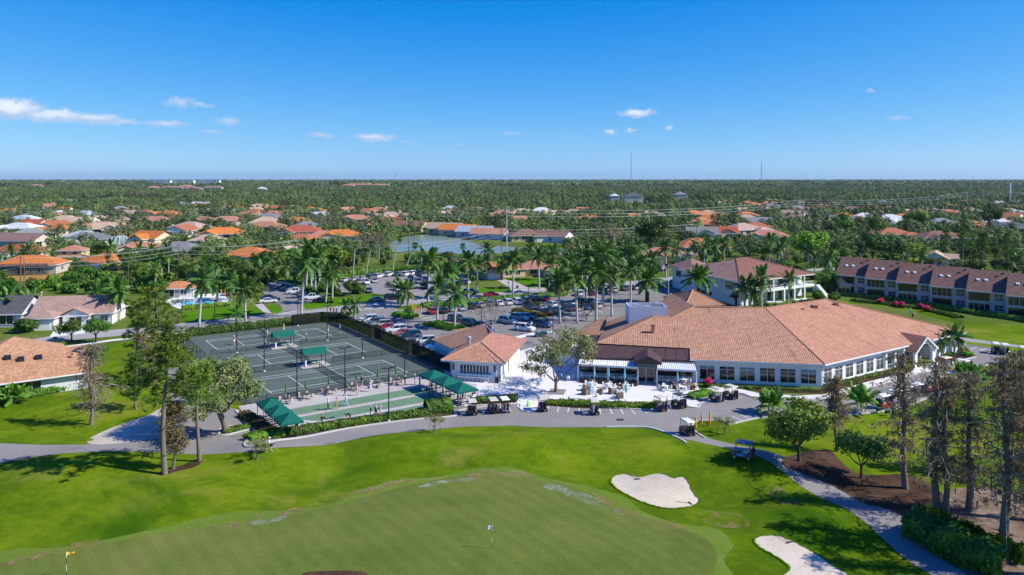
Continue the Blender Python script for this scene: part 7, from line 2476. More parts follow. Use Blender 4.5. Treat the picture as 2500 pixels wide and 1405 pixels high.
car_rows = {
 'nose to the tennis fence': (200, [(899, 786, 'suv', 'white'), (917, 793, 'suv', 'grey'), (932, 799, 'suv', 'beige'), (947, 805, 'sedan', 'red'), (966, 812, 'suv', 'white'), (984, 819, 'sedan', 'orange'), (1001, 826, 'suv', 'navy'), (1018, 833, 'sedan', 'grey'), (1036, 840, 'suv', 'white'), (1052, 847, 'sedan', 'black'), (1067, 854, 'suv', 'blue'), (1082, 861, 'sedan', 'navy')]),
 'in the row along the street hedge': (112, [(1054, 766, 'suv', 'red'), (1081, 764, 'sedan', 'black'), (1103, 760, 'sedan', 'white'), (1126, 758, 'sedan', 'silver'), (1149, 754, 'suv', 'black'), (1172, 750, 'sedan', 'silver'), (1194, 747, 'suv', 'grey'), (1217, 746, 'sedan', 'white'), (1238, 744, 'suv', 'white'), (1261, 742, 'suv', 'white'), (1283, 739, 'suv', 'grey'), (1303, 736, 'suv', 'black'), (1330, 735, 'sedan', 'red')]),
 'in the middle of the main car park': (-35, [(1116, 785, 'suv', 'grey'), (1149, 796, 'suv', 'teal'), (1172, 800, 'sedan', 'black'), (1186, 815, 'suv', 'blue'), (1240, 790, 'suv', 'silver'), (1269, 782, 'suv', 'silver'), (1287, 779, 'sedan', 'black'), (1281, 808, 'suv', 'white'), (1325, 799, 'suv', 'navy')]),
 'in the double row before the palms': (118, [(1292, 755, 'sedan', 'navy'), (1322, 757, 'sedan', 'white'), (1336, 768, 'suv', 'black'), (1361, 764, 'suv', 'white'), (1345, 750, 'suv', 'white'), (1367, 748, 'suv', 'navy'), (1386, 759, 'suv', 'navy'), (1391, 746, 'sedan', 'white'), (1406, 758, 'suv', 'white'), (1413, 742, 'suv', 'black'), (1430, 755, 'sedan', 'blue'), (1454, 752, 'suv', 'silver'), (1440, 741, 'sedan', 'grey')]),
 'in the far row below the palms': (100, [(1442, 720, 'sedan', 'maroon'), (1470, 716, 'suv', 'black'), (1499, 713, 'sedan', 'white'), (1524, 709, 'suv', 'grey'), (1552, 707, 'sedan', 'white'), (1575, 705, 'suv', 'white'), (1596, 704, 'suv', 'maroon'), (1614, 701, 'sedan', 'silver'), (1631, 698, 'sedan', 'grey'), (1644, 696, 'suv', 'navy'), (1415, 722, 'suv', 'white')]),
 'in the northern car park, back row': (75, [(843, 688, 'sedan', 'silver'), (863, 686, 'sedan', 'silver'), (883, 684, 'sedan', 'silver'), (905, 681, 'suv', 'grey'), (924, 679, 'suv', 'white'), (949, 675, 'suv', 'white'), (970, 674, 'sedan', 'teal'), (991, 674, 'suv', 'white'), (1008, 672, 'suv', 'white'), (1027, 671, 'suv', 'navy')]),
 'in the northern car park, inner row': (-70, [(894, 694, 'suv', 'white'), (914, 690, 'sedan', 'silver'), (1000, 695, 'suv', 'black'), (1021, 692, 'suv', 'grey'), (1003, 684, 'sedan', 'navy'), (1022, 681, 'sedan', 'navy'), (1038, 688, 'suv', 'black'), (886, 703, 'sedan', 'black'), (901, 714, 'sedan', 'grey'), (969, 709, 'suv', 'white'), (1035, 704, 'suv', 'black')]),
 'east in the northern car park': (150, [(1088, 701, 'sedan', 'white'), (1113, 697, 'sedan', 'blue'), (1131, 694, 'suv', 'silver'), (1118, 682, 'suv', 'silver')]),
 'in the western car park': (195, [(684, 700, 'sedan', 'white'), (694, 704, 'sedan', 'maroon'), (705, 709, 'suv', 'grey'), (716, 711, 'sedan', 'beige'), (723, 718, 'pickup', 'white'), (740, 720, 'suv', 'grey'), (750, 724, 'sedan', 'white'), (764, 732, 'pickup', 'white'), (793, 711, 'suv', 'white'), (783, 705, 'suv', 'grey'), (805, 706, 'sedan', 'white')]),
 'beside the hedge of the western car park': (20, [(655, 740, 'sedan', 'white'), (657, 732, 'sedan', 'navy')]),
 'driving on the street': (9, [(922, 737, 'sedan', 'grey'), (1150, 719, 'suv', 'black'), (1200, 724, 'sedan', 'red'), (785, 739, 'sedan', 'black'), (958, 732, 'suv', 'black')]),
}
rc_ = random.Random(9)
for where, (hd, lst) in car_rows.items():
 lst = sorted(lst)
 for i, (px, py, kind, col) in enumerate(lst):
  jit = rc_.uniform(.85, 1.15)
  kw = {'sedan': 'saloon car', 'suv': 'tall estate car', 'pickup': 'pickup truck'}[kind]
  spawn(CARS[kind], {'sedan': 'parked_car', 'suv': 'parked_suv', 'pickup': 'pickup_truck'}[kind], f'{col} {kw} {where}, {nth(i)} from the left', 'car', P(px, py) + V(0, 0, .03), R(hd - 90 + rc_.uniform(-4, 4)), 1.0, {'c': tuple(c * jit for c in CC[col])}, 'cars ' + where)
# ------------------------------------------------------------------ golf buggies
def cart_spec():
 b = MB()
 loft(b, [[(-.55, y, zb), (.55, y, zb), (.55, y, zt - .08), (.42, y, zt), (-.42, y, zt), (-.55, y, zt - .08)] for y, zb, zt in ((-1.15, .38, .72), (-1.05, .3, .82), (-.25, .28, .78), (-.2, .26, .36), (.55, .26, .36), (.62, .26, .78), (.95, .3, .86), (1.12, .36, .62))])
 seat, back, roof = MB(), MB(), MB()
 seat.box(-.5, .5, -.62, -.1, .78, .92)
 back.hexa([(-.5, -.72, .92), (.5, -.72, .92), (.5, -.6, .92), (-.5, -.6, .92)], [(-.48, -.82, 1.35), (.48, -.82, 1.35), (.48, -.7, 1.35), (-.48, -.7, 1.35)])
 roof.hexa([(-.62, -1.1, 1.86), (.62, -1.1, 1.86), (.62, .75, 1.86), (-.62, .75, 1.86)], [(-.52, -1.0, 1.96), (.52, -1.0, 1.96), (.52, .65, 1.96), (-.52, .65, 1.96)])
 wm = MB()
 wm.disc((0, 0, 0), (1, 0, 0), .23, .2, 12, 0, 1)
 wme = wm.mesh('wheel', ['tyre', 'rim'])
 spec = [('body', b.mesh('body', 'paint'), 'c', None, []), ('seat', seat.mesh('seat', 'plastic'), 's', None, []), ('backrest', back.mesh('backrest', 'plastic'), 's', None, []), ('roof', roof.mesh('roof', 'plastic'), 'r', None, [])]
 for x in (-.54, .54):
  for y, yt, zb in ((.85, .6, .8), (-1.05, -.95, .75)):
   m = MB()
   m.beam((x, y, zb), (x, yt, 1.88), .04, .04)
   spec.append(('roof_post', m.mesh('roof_post', 'black'), None, None, []))
  for y in (.78, -.78):
   spec.append(('wheel', wme, None, at(x * .95, y, .23), []))
 ws = MB()
 ws.face([(-.5, .86, .86), (.5, .86, .86), (.5, .64, 1.8), (-.5, .64, 1.8)])
 spec.append(('windscreen', ws.mesh('windscreen', 'chainlink'), None, None, []))
 stw = MB()
 stw.disc((0, 0, 0), (0, -.6, .8), .17, .03, 10)
 spec.append(('steering_wheel', stw.mesh('steering_wheel', 'black'), None, at(-.25, .38, .98), []))
 for x in (-.24, .24):
  m = MB()
  m.tube([(x, -1.12, .5), (x, -1.2, 1.35)], [.15, .17], 8)
  for k in range(4):
   m.tube([(x + .06 * (k - 1.5), -1.19, 1.3), (x + .07 * (k - 1.5), -1.24, 1.62)], .02, 4)
  spec.append(('golf_bag', m.mesh('golf_bag', 'cloth'), 'b' if x < 0 else 'b2', None, []))
 tl = MB()
 tl.box(-.07, .07, -.03, .03, -.05, .05)
 tm = tl.mesh('taillight', 'taillight')
 for x in (-.46, .46):
  spec.append(('taillight', tm, None, at(x, -1.15, .6), []))
 return spec
CART = cart_spec()
BEI, WHI, BLK = (.62, .57, .47), (.8, .8, .8), (.02, .02, .022)
carts = [(1152, 1011, 100, BEI, (.1, .01, .02), 'maroon buggy with beige roof, first beside the hedge end'), (1203, 1007, 105, BEI, BLK, 'black buggy with beige roof beside the white one'), (1231, 1005, 105, WHI, (.5, .6, .72), 'pale blue-white buggy with white roof'),
   (1325, 1002, 94, BEI, (.03, .02, .04), 'dark purple buggy with beige roof by the white apron'), (1451, 1010, 90, BEI, (.015, .02, .035), 'dark buggy alone in the middle of the stalls'), (1611, 1002, 112, BEI, (.02, .015, .03), 'dark buggy with beige roof right of the hedge'),
   (1657, 995, 118, (.06, .065, .07), BLK, 'black buggy with black roof beside the round apron'), (1749, 979, 118, BEI, (.03, .03, .035), 'dark buggy below the magenta shrub'), (1783, 973, 118, BEI, (.02, .02, .03), 'dark buggy nearest the clubhouse window wall'),
   (1677, 1062, 108, (.75, .74, .66), (.03, .03, .03), 'buggy with cream roof turning onto the cart path'), (1813, 1120, 150, (.04, .1, .22), (.01, .04, .14), 'blue buggy driving on the cart path'),  # blue buggy: tree shade painted in by darkening its colours
   (2307, 900, 200, BEI, (.1, .01, .015), 'maroon buggy in front of the arched porch'), (2353, 907, -60, WHI, (.015, .02, .04), 'dark blue buggy right of the porch'), (2431, 862, 70, WHI, (.015, .018, .025), 'black buggy in far right stalls, left of two'),
   (2453, 865, 70, WHI, (.015, .018, .025), 'black buggy in far right stalls, right of two'), (2497, 872, 70, WHI, BLK, 'black buggy at the right picture edge'), (2160, 997, 20, WHI, (.35, .01, .015), 'red buggy under the brown cypress branches'),
   (2187, 985, 25, WHI, (.25, .26, .28), 'grey buggy next to the red one'), (2213, 975, 25, WHI, (.5, .52, .55), 'silver buggy third in the kerb row'), (2240, 968, 25, WHI, (.03, .04, .1), 'navy buggy fourth in the kerb row'), (2268, 958, 25, WHI, (.35, .01, .015), 'second red buggy in the kerb row'),
   (2297, 948, 25, (.7, .72, .74), (.6, .6, .6), 'white buggy sixth in the kerb row'), (2325, 940, 25, WHI, (.65, .6, .4), 'cream buggy last in the kerb row by the cone'), (540, 1004, 180, BLK, BLK, 'black buggy in the shade under the big oak'),
   (1882, 756, 0, WHI, (.5, .5, .5), 'grey buggy below the balcony, left'), (1903, 756, 0, WHI, BLK, 'black buggy below the balcony, middle'), (1945, 750, 30, WHI, (.1, .1, .1), 'dark buggy by the balcony stair'), (1962, 748, 30, WHI, (.5, .5, .48), 'cream buggy by the balcony stair')]
for i, (px, py, hd, rcol, bcol, lab) in enumerate(carts):
 bag = rc_.choice([(.02, .02, .02), (.03, .05, .15), (.25, .02, .03), (.4, .4, .42), (.06, .02, .1)])
 spawn(CART, 'golf_cart', 'golf ' + lab, 'golf cart', G(px, py) + V(0, 0, .03), R(hd - 90), 1.03, {'c': bcol, 's': (.55, .5, .42) if i % 3 else (.05, .05, .05), 'r': rcol, 'b': bag, 'b2': (.02, .02, .025)}, 'golf carts')
uv = MB()
uv.box(-.7, .7, -1.4, -.2, .7, 1.05)
uv.box(-.7, .7, -.2, 1.3, .45, .85)
t = thing('utility_vehicle', 'green utility vehicle with load bed in the service area', 'utility vehicle', P(1320, 822), R(100))
uv.build('body', 'paint', t, color=(.01, .06, .015))
for x in (-.65, .65):
 for y in (.9, -.9):
  m = MB()
  m.disc((x, y, .34), (1, 0, 0), .34, .28, 12, 0, 1)
  m.build('wheel', ['tyre', 'rim'], t)
m = MB()
m.box(-.7, .7, -.4, .9, 1.9, 1.98)
for x in (-.65, .65):
 for y in (-.3, .8):
  m.beam((x, y, .8), (x, y, 1.9), .05, .05)
m.build('roof', 'black', t)
# ------------------------------------------------------------------ people: one skinned body per pose, clothing as shells
def skin_body(name, joints, bones):
 me = bpy.data.meshes.new(name)
 names = list(joints)
 me.from_pydata([joints[n][0] for n in names], [(names.index(a), names.index(b)) for a, b in bones], [])
 o = bpy.data.objects.new(name, me)
 COL.objects.link(o)
 md = o.modifiers.new('skin', 'SKIN')
 md.use_smooth_shade = True
 sv = me.skin_vertices[0].data
 for i, n in enumerate(names):
  r = joints[n][1]
  sv[i].radius = r if isinstance(r, tuple) else (r, r)
  sv[i].use_root = (n == 'pelvis')
 ss = o.modifiers.new('sub', 'SUBSURF')
 ss.levels = ss.render_levels = 1
 dg = bpy.context.evaluated_depsgraph_get()
 dg.update()
 out = bpy.data.meshes.new_from_object(o.evaluated_get(dg))
 out.name = name
 bpy.data.objects.remove(o)
 return out
def pose(kind):
 J = {}
 s = dict(pelvis=((0, 0, .95), (.15, .11)), spine=((0, 0, 1.15), (.14, .1)), chest=((0, 0, 1.36), (.16, .11)), neck=((0, .01, 1.5), .06), head=((0, .02, 1.62), (.085, .1)), top=((0, .02, 1.74), (.07, .08)),
    lsh=((-.18, 0, 1.42), .06), lel=((-.25, -.03, 1.15), .048), lwr=((-.26, .08, .92), .035), lha=((-.26, .12, .83), .035), rsh=((.18, 0, 1.42), .06), rel=((.25, -.03, 1.15), .048), rwr=((.26, .08, .92), .035), rha=((.26, .12, .83), .035),
    lhip=((-.1, 0, .9), .095), lkn=((-.11, .02, .5), .065), lan=((-.11, -.02, .1), .045), lto=((-.12, .12, .045), .04), rhip=((.1, 0, .9), .095), rkn=((.11, .02, .5), .065), ran=((.11, -.02, .1), .045), rto=((.12, .12, .045), .04))
 if kind == 'walk':
  s.update(lkn=((-.1, .17, .52), .065), lan=((-.1, .25, .12), .045), lto=((-.1, .38, .08), .04), rkn=((.1, -.04, .5), .065), ran=((.1, -.3, .14), .045), rto=((.1, -.2, .045), .04), lel=((-.25, -.15, 1.16), .048), lwr=((-.24, -.12, .93), .035), lha=((-.24, -.08, .85), .035), rel=((.25, .1, 1.17), .048), rwr=((.22, .28, 1.02), .035), rha=((.21, .34, .98), .035))
 if kind == 'reach':
  s.update(rel=((.27, .16, 1.28), .048), rwr=((.24, .4, 1.22), .035), rha=((.23, .49, 1.21), .035), lel=((-.27, .06, 1.16), .048), lwr=((-.18, .25, 1.05), .035), lha=((-.14, .32, 1.04), .035))
 if kind == 'bend':
  s.update(spine=((0, .17, 1.06), (.14, .1)), chest=((0, .38, 1.12), (.15, .11)), neck=((0, .52, 1.1), .06), head=((0, .62, 1.06), (.08, .1)), top=((0, .72, 1.02), (.07, .08)), lsh=((-.18, .4, 1.1), .06), lel=((-.2, .42, .84), .048), lwr=((-.14, .5, .6), .035), lha=((-.12, .54, .52), .035),
     rsh=((.18, .4, 1.1), .06), rel=((.2, .42, .84), .048), rwr=((.12, .52, .6), .035), rha=((.08, .56, .52), .035), lkn=((-.13, .1, .5), .065), rkn=((.13, .1, .5), .065))
 if kind == 'sit':
  d = .45
  for k in list(s):
   p, r = s[k]
   s[k] = ((p[0], p[1], p[2] - d), r)
  s.update(lkn=((-.12, .42, .48), .065), lan=((-.12, .44, .1), .045), lto=((-.12, .57, .045), .04), rkn=((.12, .42, .48), .065), ran=((.12, .44, .1), .045), rto=((.12, .57, .045), .04), lwr=((-.18, .25, .58), .035), lha=((-.15, .33, .56), .035), rwr=((.18, .25, .58), .035), rha=((.15, .33, .56), .035))
 if kind == 'racket':
  s.update(rel=((.32, .1, 1.2), .048), rwr=((.42, .3, 1.15), .035), rha=((.45, .38, 1.16), .035), lel=((-.3, .05, 1.2), .048), lwr=((-.3, .25, 1.1), .035), lha=((-.28, .33, 1.1), .035), lkn=((-.18, .08, .5), .065), lan=((-.24, 0, .1), .045), lto=((-.26, .13, .045), .04), rkn=((.18, .08, .5), .065), ran=((.24, 0, .1), .045), rto=((.26, .13, .045), .04))
 bones = [('pelvis', 'spine'), ('spine', 'chest'), ('chest', 'neck'), ('neck', 'head'), ('head', 'top'), ('chest', 'lsh'), ('lsh', 'lel'), ('lel', 'lwr'), ('lwr', 'lha'), ('chest', 'rsh'), ('rsh', 'rel'), ('rel', 'rwr'), ('rwr', 'rha'),
    ('pelvis', 'lhip'), ('lhip', 'lkn'), ('lkn', 'lan'), ('lan', 'lto'), ('pelvis', 'rhip'), ('rhip', 'rkn'), ('rkn', 'ran'), ('ran', 'rto')]
 me = skin_body('person_body', s, bones)
 me.materials.append(MT['skin'])
 P0 = {k: Vector(v[0]) for k, v in s.items()}
 def seg(p, a, b):
  ab = P0[b] - P0[a]
  t = max(0, min(1, (p - P0[a]).dot(ab) / ab.length_squared))
  return (p - P0[a] - ab * t).length, t
 cover = {}
 me.calc_loop_triangles()
 vn = [v.normal.copy() for v in me.vertices]
 near = []
 for v in me.vertices:
  best = min(((seg(v.co, a, b)[0], a, b, seg(v.co, a, b)[1]) for a, b in bones), key=lambda q: q[0])
  near.append(best)
 def shell(nm, test, mat, off):
  mb = MB()
  mp = {}
  for p in me.polygons:
   if all(test(*near[i][1:], me.vertices[i].co) for i in p.vertices):
    idx = []
    for i in p.vertices:
     if i not in mp:
      mp[i] = len(mb.v)
      mb.v.append(tuple(me.vertices[i].co + vn[i] * off))
     idx.append(mp[i])
    mb.f.append(tuple(idx))
    mb.m.append(0)
  return mb.mesh(nm, mat, True)
 shirt = shell('shirt', lambda a, b, t, c: (a in ('spine', 'chest', 'pelvis') and b in ('spine', 'chest', 'lsh', 'rsh')) or (a == 'chest' and b == 'neck' and t < .4) or (a in ('lsh', 'rsh')), 'cloth', .014)
 shorts = shell('shorts', lambda a, b, t, c: a == 'pelvis' or (a in ('lhip', 'rhip') and t < .75), 'cloth', .02)
 trousers = shell('trousers', lambda a, b, t, c: a == 'pelvis' or a in ('lhip', 'rhip') or a in ('lkn', 'rkn'), 'cloth', .02)
 shoes = shell('shoes', lambda a, b, t, c: a in ('lan', 'ran'), 'cloth', .012)
 hair = shell('hair', lambda a, b, t, c: a == 'head' and (t > .45 or c.y < P0['head'].y - .02), 'cloth', .012)
 cap = MB()
 hp, tp = P0['head'], P0['top']
 ax = (tp - hp).normalized()
 cap.tube([hp + ax * .06, hp + ax * .15, hp + ax * .2], [.115, .105, .05], 10)
 fw = V(0, 1, 0) if kind != 'bend' else V(0, .2, -1)
 brim = hp + ax * .07 + fw * .12
 cap.beam(brim - V(.09, 0, 0), brim + V(.09, 0, 0), .14, .015)
 return dict(body=me, shirt=shirt, shorts=shorts, trousers=trousers, shoes=shoes, hair=hair, cap=cap.mesh('cap', 'cloth'))
POSES = {k: pose(k) for k in ('stand', 'walk', 'reach', 'bend', 'sit', 'racket')}
CL = {'white': (.75, .75, .75), 'black': (.015, .015, .017), 'navy': (.02, .03, .1), 'blue': (.05, .2, .5), 'red': (.55, .02, .03), 'pink': (.7, .3, .38), 'grey': (.25, .25, .26), 'teal': (.03, .25, .25), 'yellow': (.65, .4, .05), 'khaki': (.4, .32, .22), 'lightblue': (.35, .5, .7), 'purple': (.35, .25, .45), 'maroon': (.2, .02, .04), 'orange': (.7, .25, .05), 'green': (.1, .35, .1)}
def person(px, py, po, shirt, legs, long, cap, hd, lab, z=0.03):
 p = G(px, py) + V(0, 0, z)
 t = thing('person', lab, 'person', p, R(hd - 90), 'people at the club', 1.02)
 d = POSES[po]
 b = link('body', d['body'], t)
 if shirt:
  link('shirt', d['shirt'], t, CL[shirt])
 link('trousers' if long else 'shorts', d['trousers' if long else 'shorts'], t, CL[legs])
 link('shoes', d['shoes'], t, CL['white'])
 if cap:
  link('cap', d['cap'], t, CL[cap])
 else:
  link('hair', d['hair'], t, random.choice([(.5, .48, .45), (.12, .07, .04), (.3, .22, .14)]))
 return t
folk = [
 (801, 1002, 'stand', 'white', 'black', 1, 'white', 200, 'person in white top and black trousers on the far bocce lane'), (822, 1001, 'stand', 'khaki', 'khaki', 0, 'grey', 180, 'person in khaki shirt and shorts on the far bocce lane'),
 (845, 992, 'walk', 'lightblue', 'lightblue', 1, 'white', 160, 'person in pale blue walking along the far bocce lane'), (788, 1043, 'stand', 'black', 'white', 0, 'khaki', 100, 'person in black top and straw hat near the hedge'),
 (855, 1030, 'bend', 'black', 'black', 0, 'grey', 180, 'person in black bending to bowl on the middle lane'), (905, 1022, 'stand', 'black', 'lightblue', 0, 'khaki', 200, 'person in dark top behind the hedge, left of three'),
 (917, 1016, 'walk', 'white', 'black', 1, None, 20, 'person in white jacket striding behind the hedge'), (929, 1017, 'stand', 'purple', 'white', 0, None, 120, 'person in lilac shirt behind the hedge, right of three'),
 (872, 967, 'stand', 'pink', 'pink', 0, 'pink', 180, 'person in pink beside the bocce table'), (883, 944, 'stand', 'navy', 'khaki', 0, 'khaki', 240, 'person in navy by the court fence'), (904, 957, 'walk', 'white', 'white', 1, 'white', 0, 'person all in white walking on the pavers'),
 (989, 943, 'stand', 'black', 'maroon', 1, 'khaki', 200, 'person in dark clothes beside the beige chairs'), (724, 1052, 'stand', 'pink', 'white', 0, 'white', 60, 'person in pale pink beside the western awning'), (729, 1053, 'reach', 'blue', 'white', 0, None, 10, 'person in blue shirt beside the western awning'),
 (1013, 941, 'stand', 'teal', 'white', 0, 'white', 190, 'person in teal under the first eastern awning'), (1026, 941, 'stand', 'blue', 'grey', 1, 'white', 170, 'person in blue under the first eastern awning'), (1043, 967, 'bend', 'teal', 'black', 0, 'white', 200, 'person in teal leaning at the lane end'),
 (1053, 953, 'stand', 'white', 'black', 0, None, 200, 'person in white and black under the middle awning'), (1065, 961, 'stand', 'yellow', 'white', 1, None, 190, 'person in yellow top under the middle awning'), (1081, 971, 'stand', 'white', 'white', 1, 'purple', 180, 'person in white under the awnings, lilac cap'),
 (1099, 976, 'sit', 'maroon', 'maroon', 1, None, 200, 'person in maroon seated under the last awning'), (1118, 984, 'stand', 'blue', 'navy', 0, None, 200, 'person in bright blue at the lane end'), (1124, 989, 'stand', 'white', 'blue', 1, 'white', 180, 'person in white over blue beside the hedge'), (1130, 982, 'stand', 'pink', 'pink', 1, None, 200, 'person in pink beside the awning post'),
 (1160, 968, 'sit', 'red', 'black', 1, None, 190, 'person in red shirt sitting on the patio edge'), (1320, 926, 'sit', 'red', 'grey', 1, None, 90, 'person in red sitting behind the patio oak'),
 (653, 826, 'racket', 'white', 'khaki', 0, 'white', 200, 'tennis player in white beyond the far canopy'), (648, 851, 'stand', 'lightblue', 'grey', 0, 'khaki', 30, 'person in pale blue chatting left of the far canopy'), (655, 851, 'stand', 'blue', 'grey', 1, None, 200, 'person in blue chatting left of the far canopy'),
 (693, 812, 'racket', 'yellow', 'white', 0, 'white', 180, 'tennis player in yellow behind the far canopy'), (748, 836, 'racket', 'grey', 'black', 1, 'white', 200, 'tennis player in grey top at the far court'), (801, 816, 'racket', 'pink', 'white', 0, None, 190, 'tennis player in pink near the far baseline'),
 (830, 814, 'racket', 'lightblue', 'black', 0, 'lightblue', 210, 'tennis player in blue cap at the far baseline'), (571, 842, 'racket', 'black', 'white', 0, 'white', 0, 'tennis player in black top on the left baseline'),
 (807, 766, 'walk', 'black', 'black', 0, None, 200, 'pedestrian in black on the street, left of three'), (815, 766, 'walk', 'pink', 'black', 1, 'pink', 200, 'pedestrian in pink on the street, middle of three'), (822, 766, 'walk', 'lightblue', 'black', 1, 'white', 200, 'pedestrian in pale blue on the street, right of three'),
 (641, 1105, 'walk', 'black', 'pink', 0, 'black', 5, 'golfer in black carrying a bag, left of the walking pair'), (657, 1108, 'walk', 'white', 'black', 0, 'white', 5, 'golfer in white carrying a bag, right of the walking pair'),
 (2247, 890, 'walk', None, 'lightblue', 0, None, 90, 'shirtless person in pale blue shorts walking into the arched porch'), (2180, 1021, 'stand', 'black', 'black', 1, None, 90, 'person in black beside the red buggy'), (2325, 990, 'bend', 'black', 'black', 1, None, 60, 'person in black bending on the range mats'),
 (2366, 980, 'racket', 'lightblue', 'black', 1, 'white', 40, 'golfer in pale blue swinging on the range'), (2392, 976, 'stand', 'black', 'black', 1, 'lightblue', 60, 'golfer in black on the range'), (2450, 972, 'stand', 'grey', 'black', 0, None, 80, 'golfer in grey far along the range'),
 (2223, 771, 'stand', 'white', 'grey', 0, 'white', 240, 'person in white putting on the practice green'), (2227, 777, 'bend', 'grey', 'black', 1, 'white', 0, 'person in grey crouching on the practice green'),
]
for a in folk:
 t = person(*a)
 if 'carrying a bag' in a[8]:
  b = thing('golf_bag', 'dark golf bag slung on ' + ('the left golfer' if a[0] < 650 else 'the right golfer'), 'golf bag', t.location + V(.05, -.3, .75), .3)
  m = MB()
  m.tube([(-.45, 0, 0), (.45, 0, .25)], [.14, .16], 8)
  m.build('tube', 'black', b)
  m = MB()
  for k in range(5):
   m.tube([(.44, .06 * (k - 2), .25), (.75, .08 * (k - 2), .33)], .02, 4)
  m.build('clubs', 'rim', b)
# ------------------------------------------------------------------ furniture
def chair_spec(mat, arms=True, z=.43):
 s, b = MB(), MB()
 s.box(-.24, .24, -.22, .24, z - .03, z + .02)
 n = 7
 for i in range(n):
  a0, a1 = R(200 + 140 * i / n), R(200 + 140 * (i + 1) / n)
  p, q = V(math.cos(a0) * .27, math.sin(a0) * .24), V(math.cos(a1) * .27, math.sin(a1) * .24)
  b.face([p + V(0, 0, z), q + V(0, 0, z), q * 1.12 + V(0, 0, z + .46), p * 1.12 + V(0, 0, z + .46)])
 spec = [('seat', s.mesh('seat', mat), 'c', None, []), ('backrest', b.mesh('backrest', mat), 'c', None, [])]
 for x in (-.22, .22):
  for y in (-.2, .22):
   m = MB()
   m.beam((x * 1.1, y * 1.1, 0), (x, y, z - .02), .035, .035)
   spec.append(('leg', m.mesh('leg', mat), 'c', None, []))
  if arms:
   m = MB()
   m.beam((x * 1.15, -.22, z + .22), (x * 1.15, .2, z + .2), .04, .03)
   m.beam((x * 1.15, .19, z), (x * 1.15, .19, z + .2), .03, .03)
   spec.append(('armrest', m.mesh('armrest', mat), 'c', None, []))
 return spec
def table_spec(r, h, mat, square=False):
 t, p, b = MB(), MB(), MB()
 if square:
  t.box(-r, r, -r, r, h - .04, h)
 else:
  t.lathe([(r, h - .04), (r, h)], 16)
 p.lathe([(.05, .03), (.04, h - .04)], 8)
 b.lathe([(r * .5, 0), (r * .45, .03), (.06, .07)], 12)
 return [('table_top', t.mesh('table_top', mat), 'c', None, []), ('pedestal', p.mesh('pedestal', mat), 'c', None, []), ('base', b.mesh('base', mat), 'c', None, [])]
WCH, TCH = chair_spec('plastic'), chair_spec('cloth')
WTB, DTB = table_spec(.5, .73, 'plastic', True), table_spec(.6, .72, 'plastic')
num_ch = [0, 0]
def dining(px, py, where, n=4, rot=.4, ch=WCH, tb=WTB, cc=(.78, .79, .8), tc=(.78, .79, .8), grp='patio dining sets', rad=.85, desc='white'):
 p = G(px, py) + V(0, 0, .06)
 spawn(tb, 'table', f'{desc if tb is WTB else "dark round"} table {where}', 'table', p, rot, 1.0, {'c': tc}, grp)
 side = ['near', 'right', 'far', 'left']
 for k in range(n):
  a = rot + k * 2 * math.pi / n - .9
  nm = min(range(4), key=lambda j: abs(((a - (-math.pi / 2 + j * math.pi / 2)) + math.pi) % (2 * math.pi) - math.pi)) if n == 4 else k
  q = p + V(math.cos(a) * rad, math.sin(a) * rad)
  spawn(ch, 'chair', f'{desc if ch is WCH else "beige"} chair, {side[k % 4]} side of the table {where}', 'chair', q, a + math.pi / 2, 1.0, {'c': cc}, grp)
for i, (px, py, w) in enumerate([(1443, 946, 'in the sun before the long pergola, first'), (1487, 949, 'in the sun before the long pergola, second'), (1529, 951, 'in the sun before the long pergola, third'), (1624, 954, 'in the sun before the short pergola, first'), (1667, 956, 'in the sun before the short pergola, second'),
         (1433, 926, 'under the long pergola, first'), (1468, 927, 'under the long pergola, second'), (1506, 929, 'under the long pergola, third'), (1542, 931, 'under the long pergola, fourth'), (1632, 936, 'under the short pergola, first'), (1671, 938, 'under the short pergola, second'),
         (1386, 928, 'in the shade left of the terrace')]):
 dining(px, py, w, rot=.3 + i * .2)
for i, (px, py, w) in enumerate([(698, 986, 'at the bocce strip, first from the west'), (747, 975, 'at the bocce strip, second from the west'), (803, 963, 'at the bocce strip, third from the west'), (866, 953, 'at the bocce strip, fourth from the west'), (919, 946, 'at the bocce strip, fifth from the west'), (968, 939, 'at the bocce strip, last to the east')]):
 dining(px, py, w, 4, .5 + i * .3, TCH, DTB, (.52, .42, .31), (.05, .045, .045), 'bocce tables', .95)
ADIR = V(.8, .8, .82)
for i, (px, py) in enumerate([(1256, 942), (1262, 952), (1292, 946), (1300, 940), (1313, 948), (1282, 955), (1322, 938), (1293, 963), (1270, 938)]):
 spawn(chair_spec('plastic', True, .38), 'lounge_chair', f'low white chair in the dappled shade of the patio oak, {nth(i)} of nine', 'chair', P(px, py) + V(0, 0, .05), i * .9, 1.15, {'c': (.62, .66, .7)}, 'low white patio chairs')
def wicker_spec():
 s, b = MB(), MB()
 s.box(-.36, .36, -.34, .36, 0, .42)
 b.box(-.4, .4, -.42, -.3, 0, .85)
 spec = [('seat', s.mesh('seat', 'wicker'), None, None, []), ('backrest', b.mesh('backrest', 'wicker'), None, None, [])]
 for x in (-.4, .32):
  m = MB()
  m.box(x, x + .08, -.3, .36, 0, .62)
  spec.append(('armrest', m.mesh('armrest', 'wicker'), None, None, []))
 c = MB()
 c.box(-.3, .3, -.28, .32, .42, .5)
 spec.append(('cushion', c.mesh('cushion', 'plastic'), 'c', None, []))
 return spec
WK = wicker_spec()
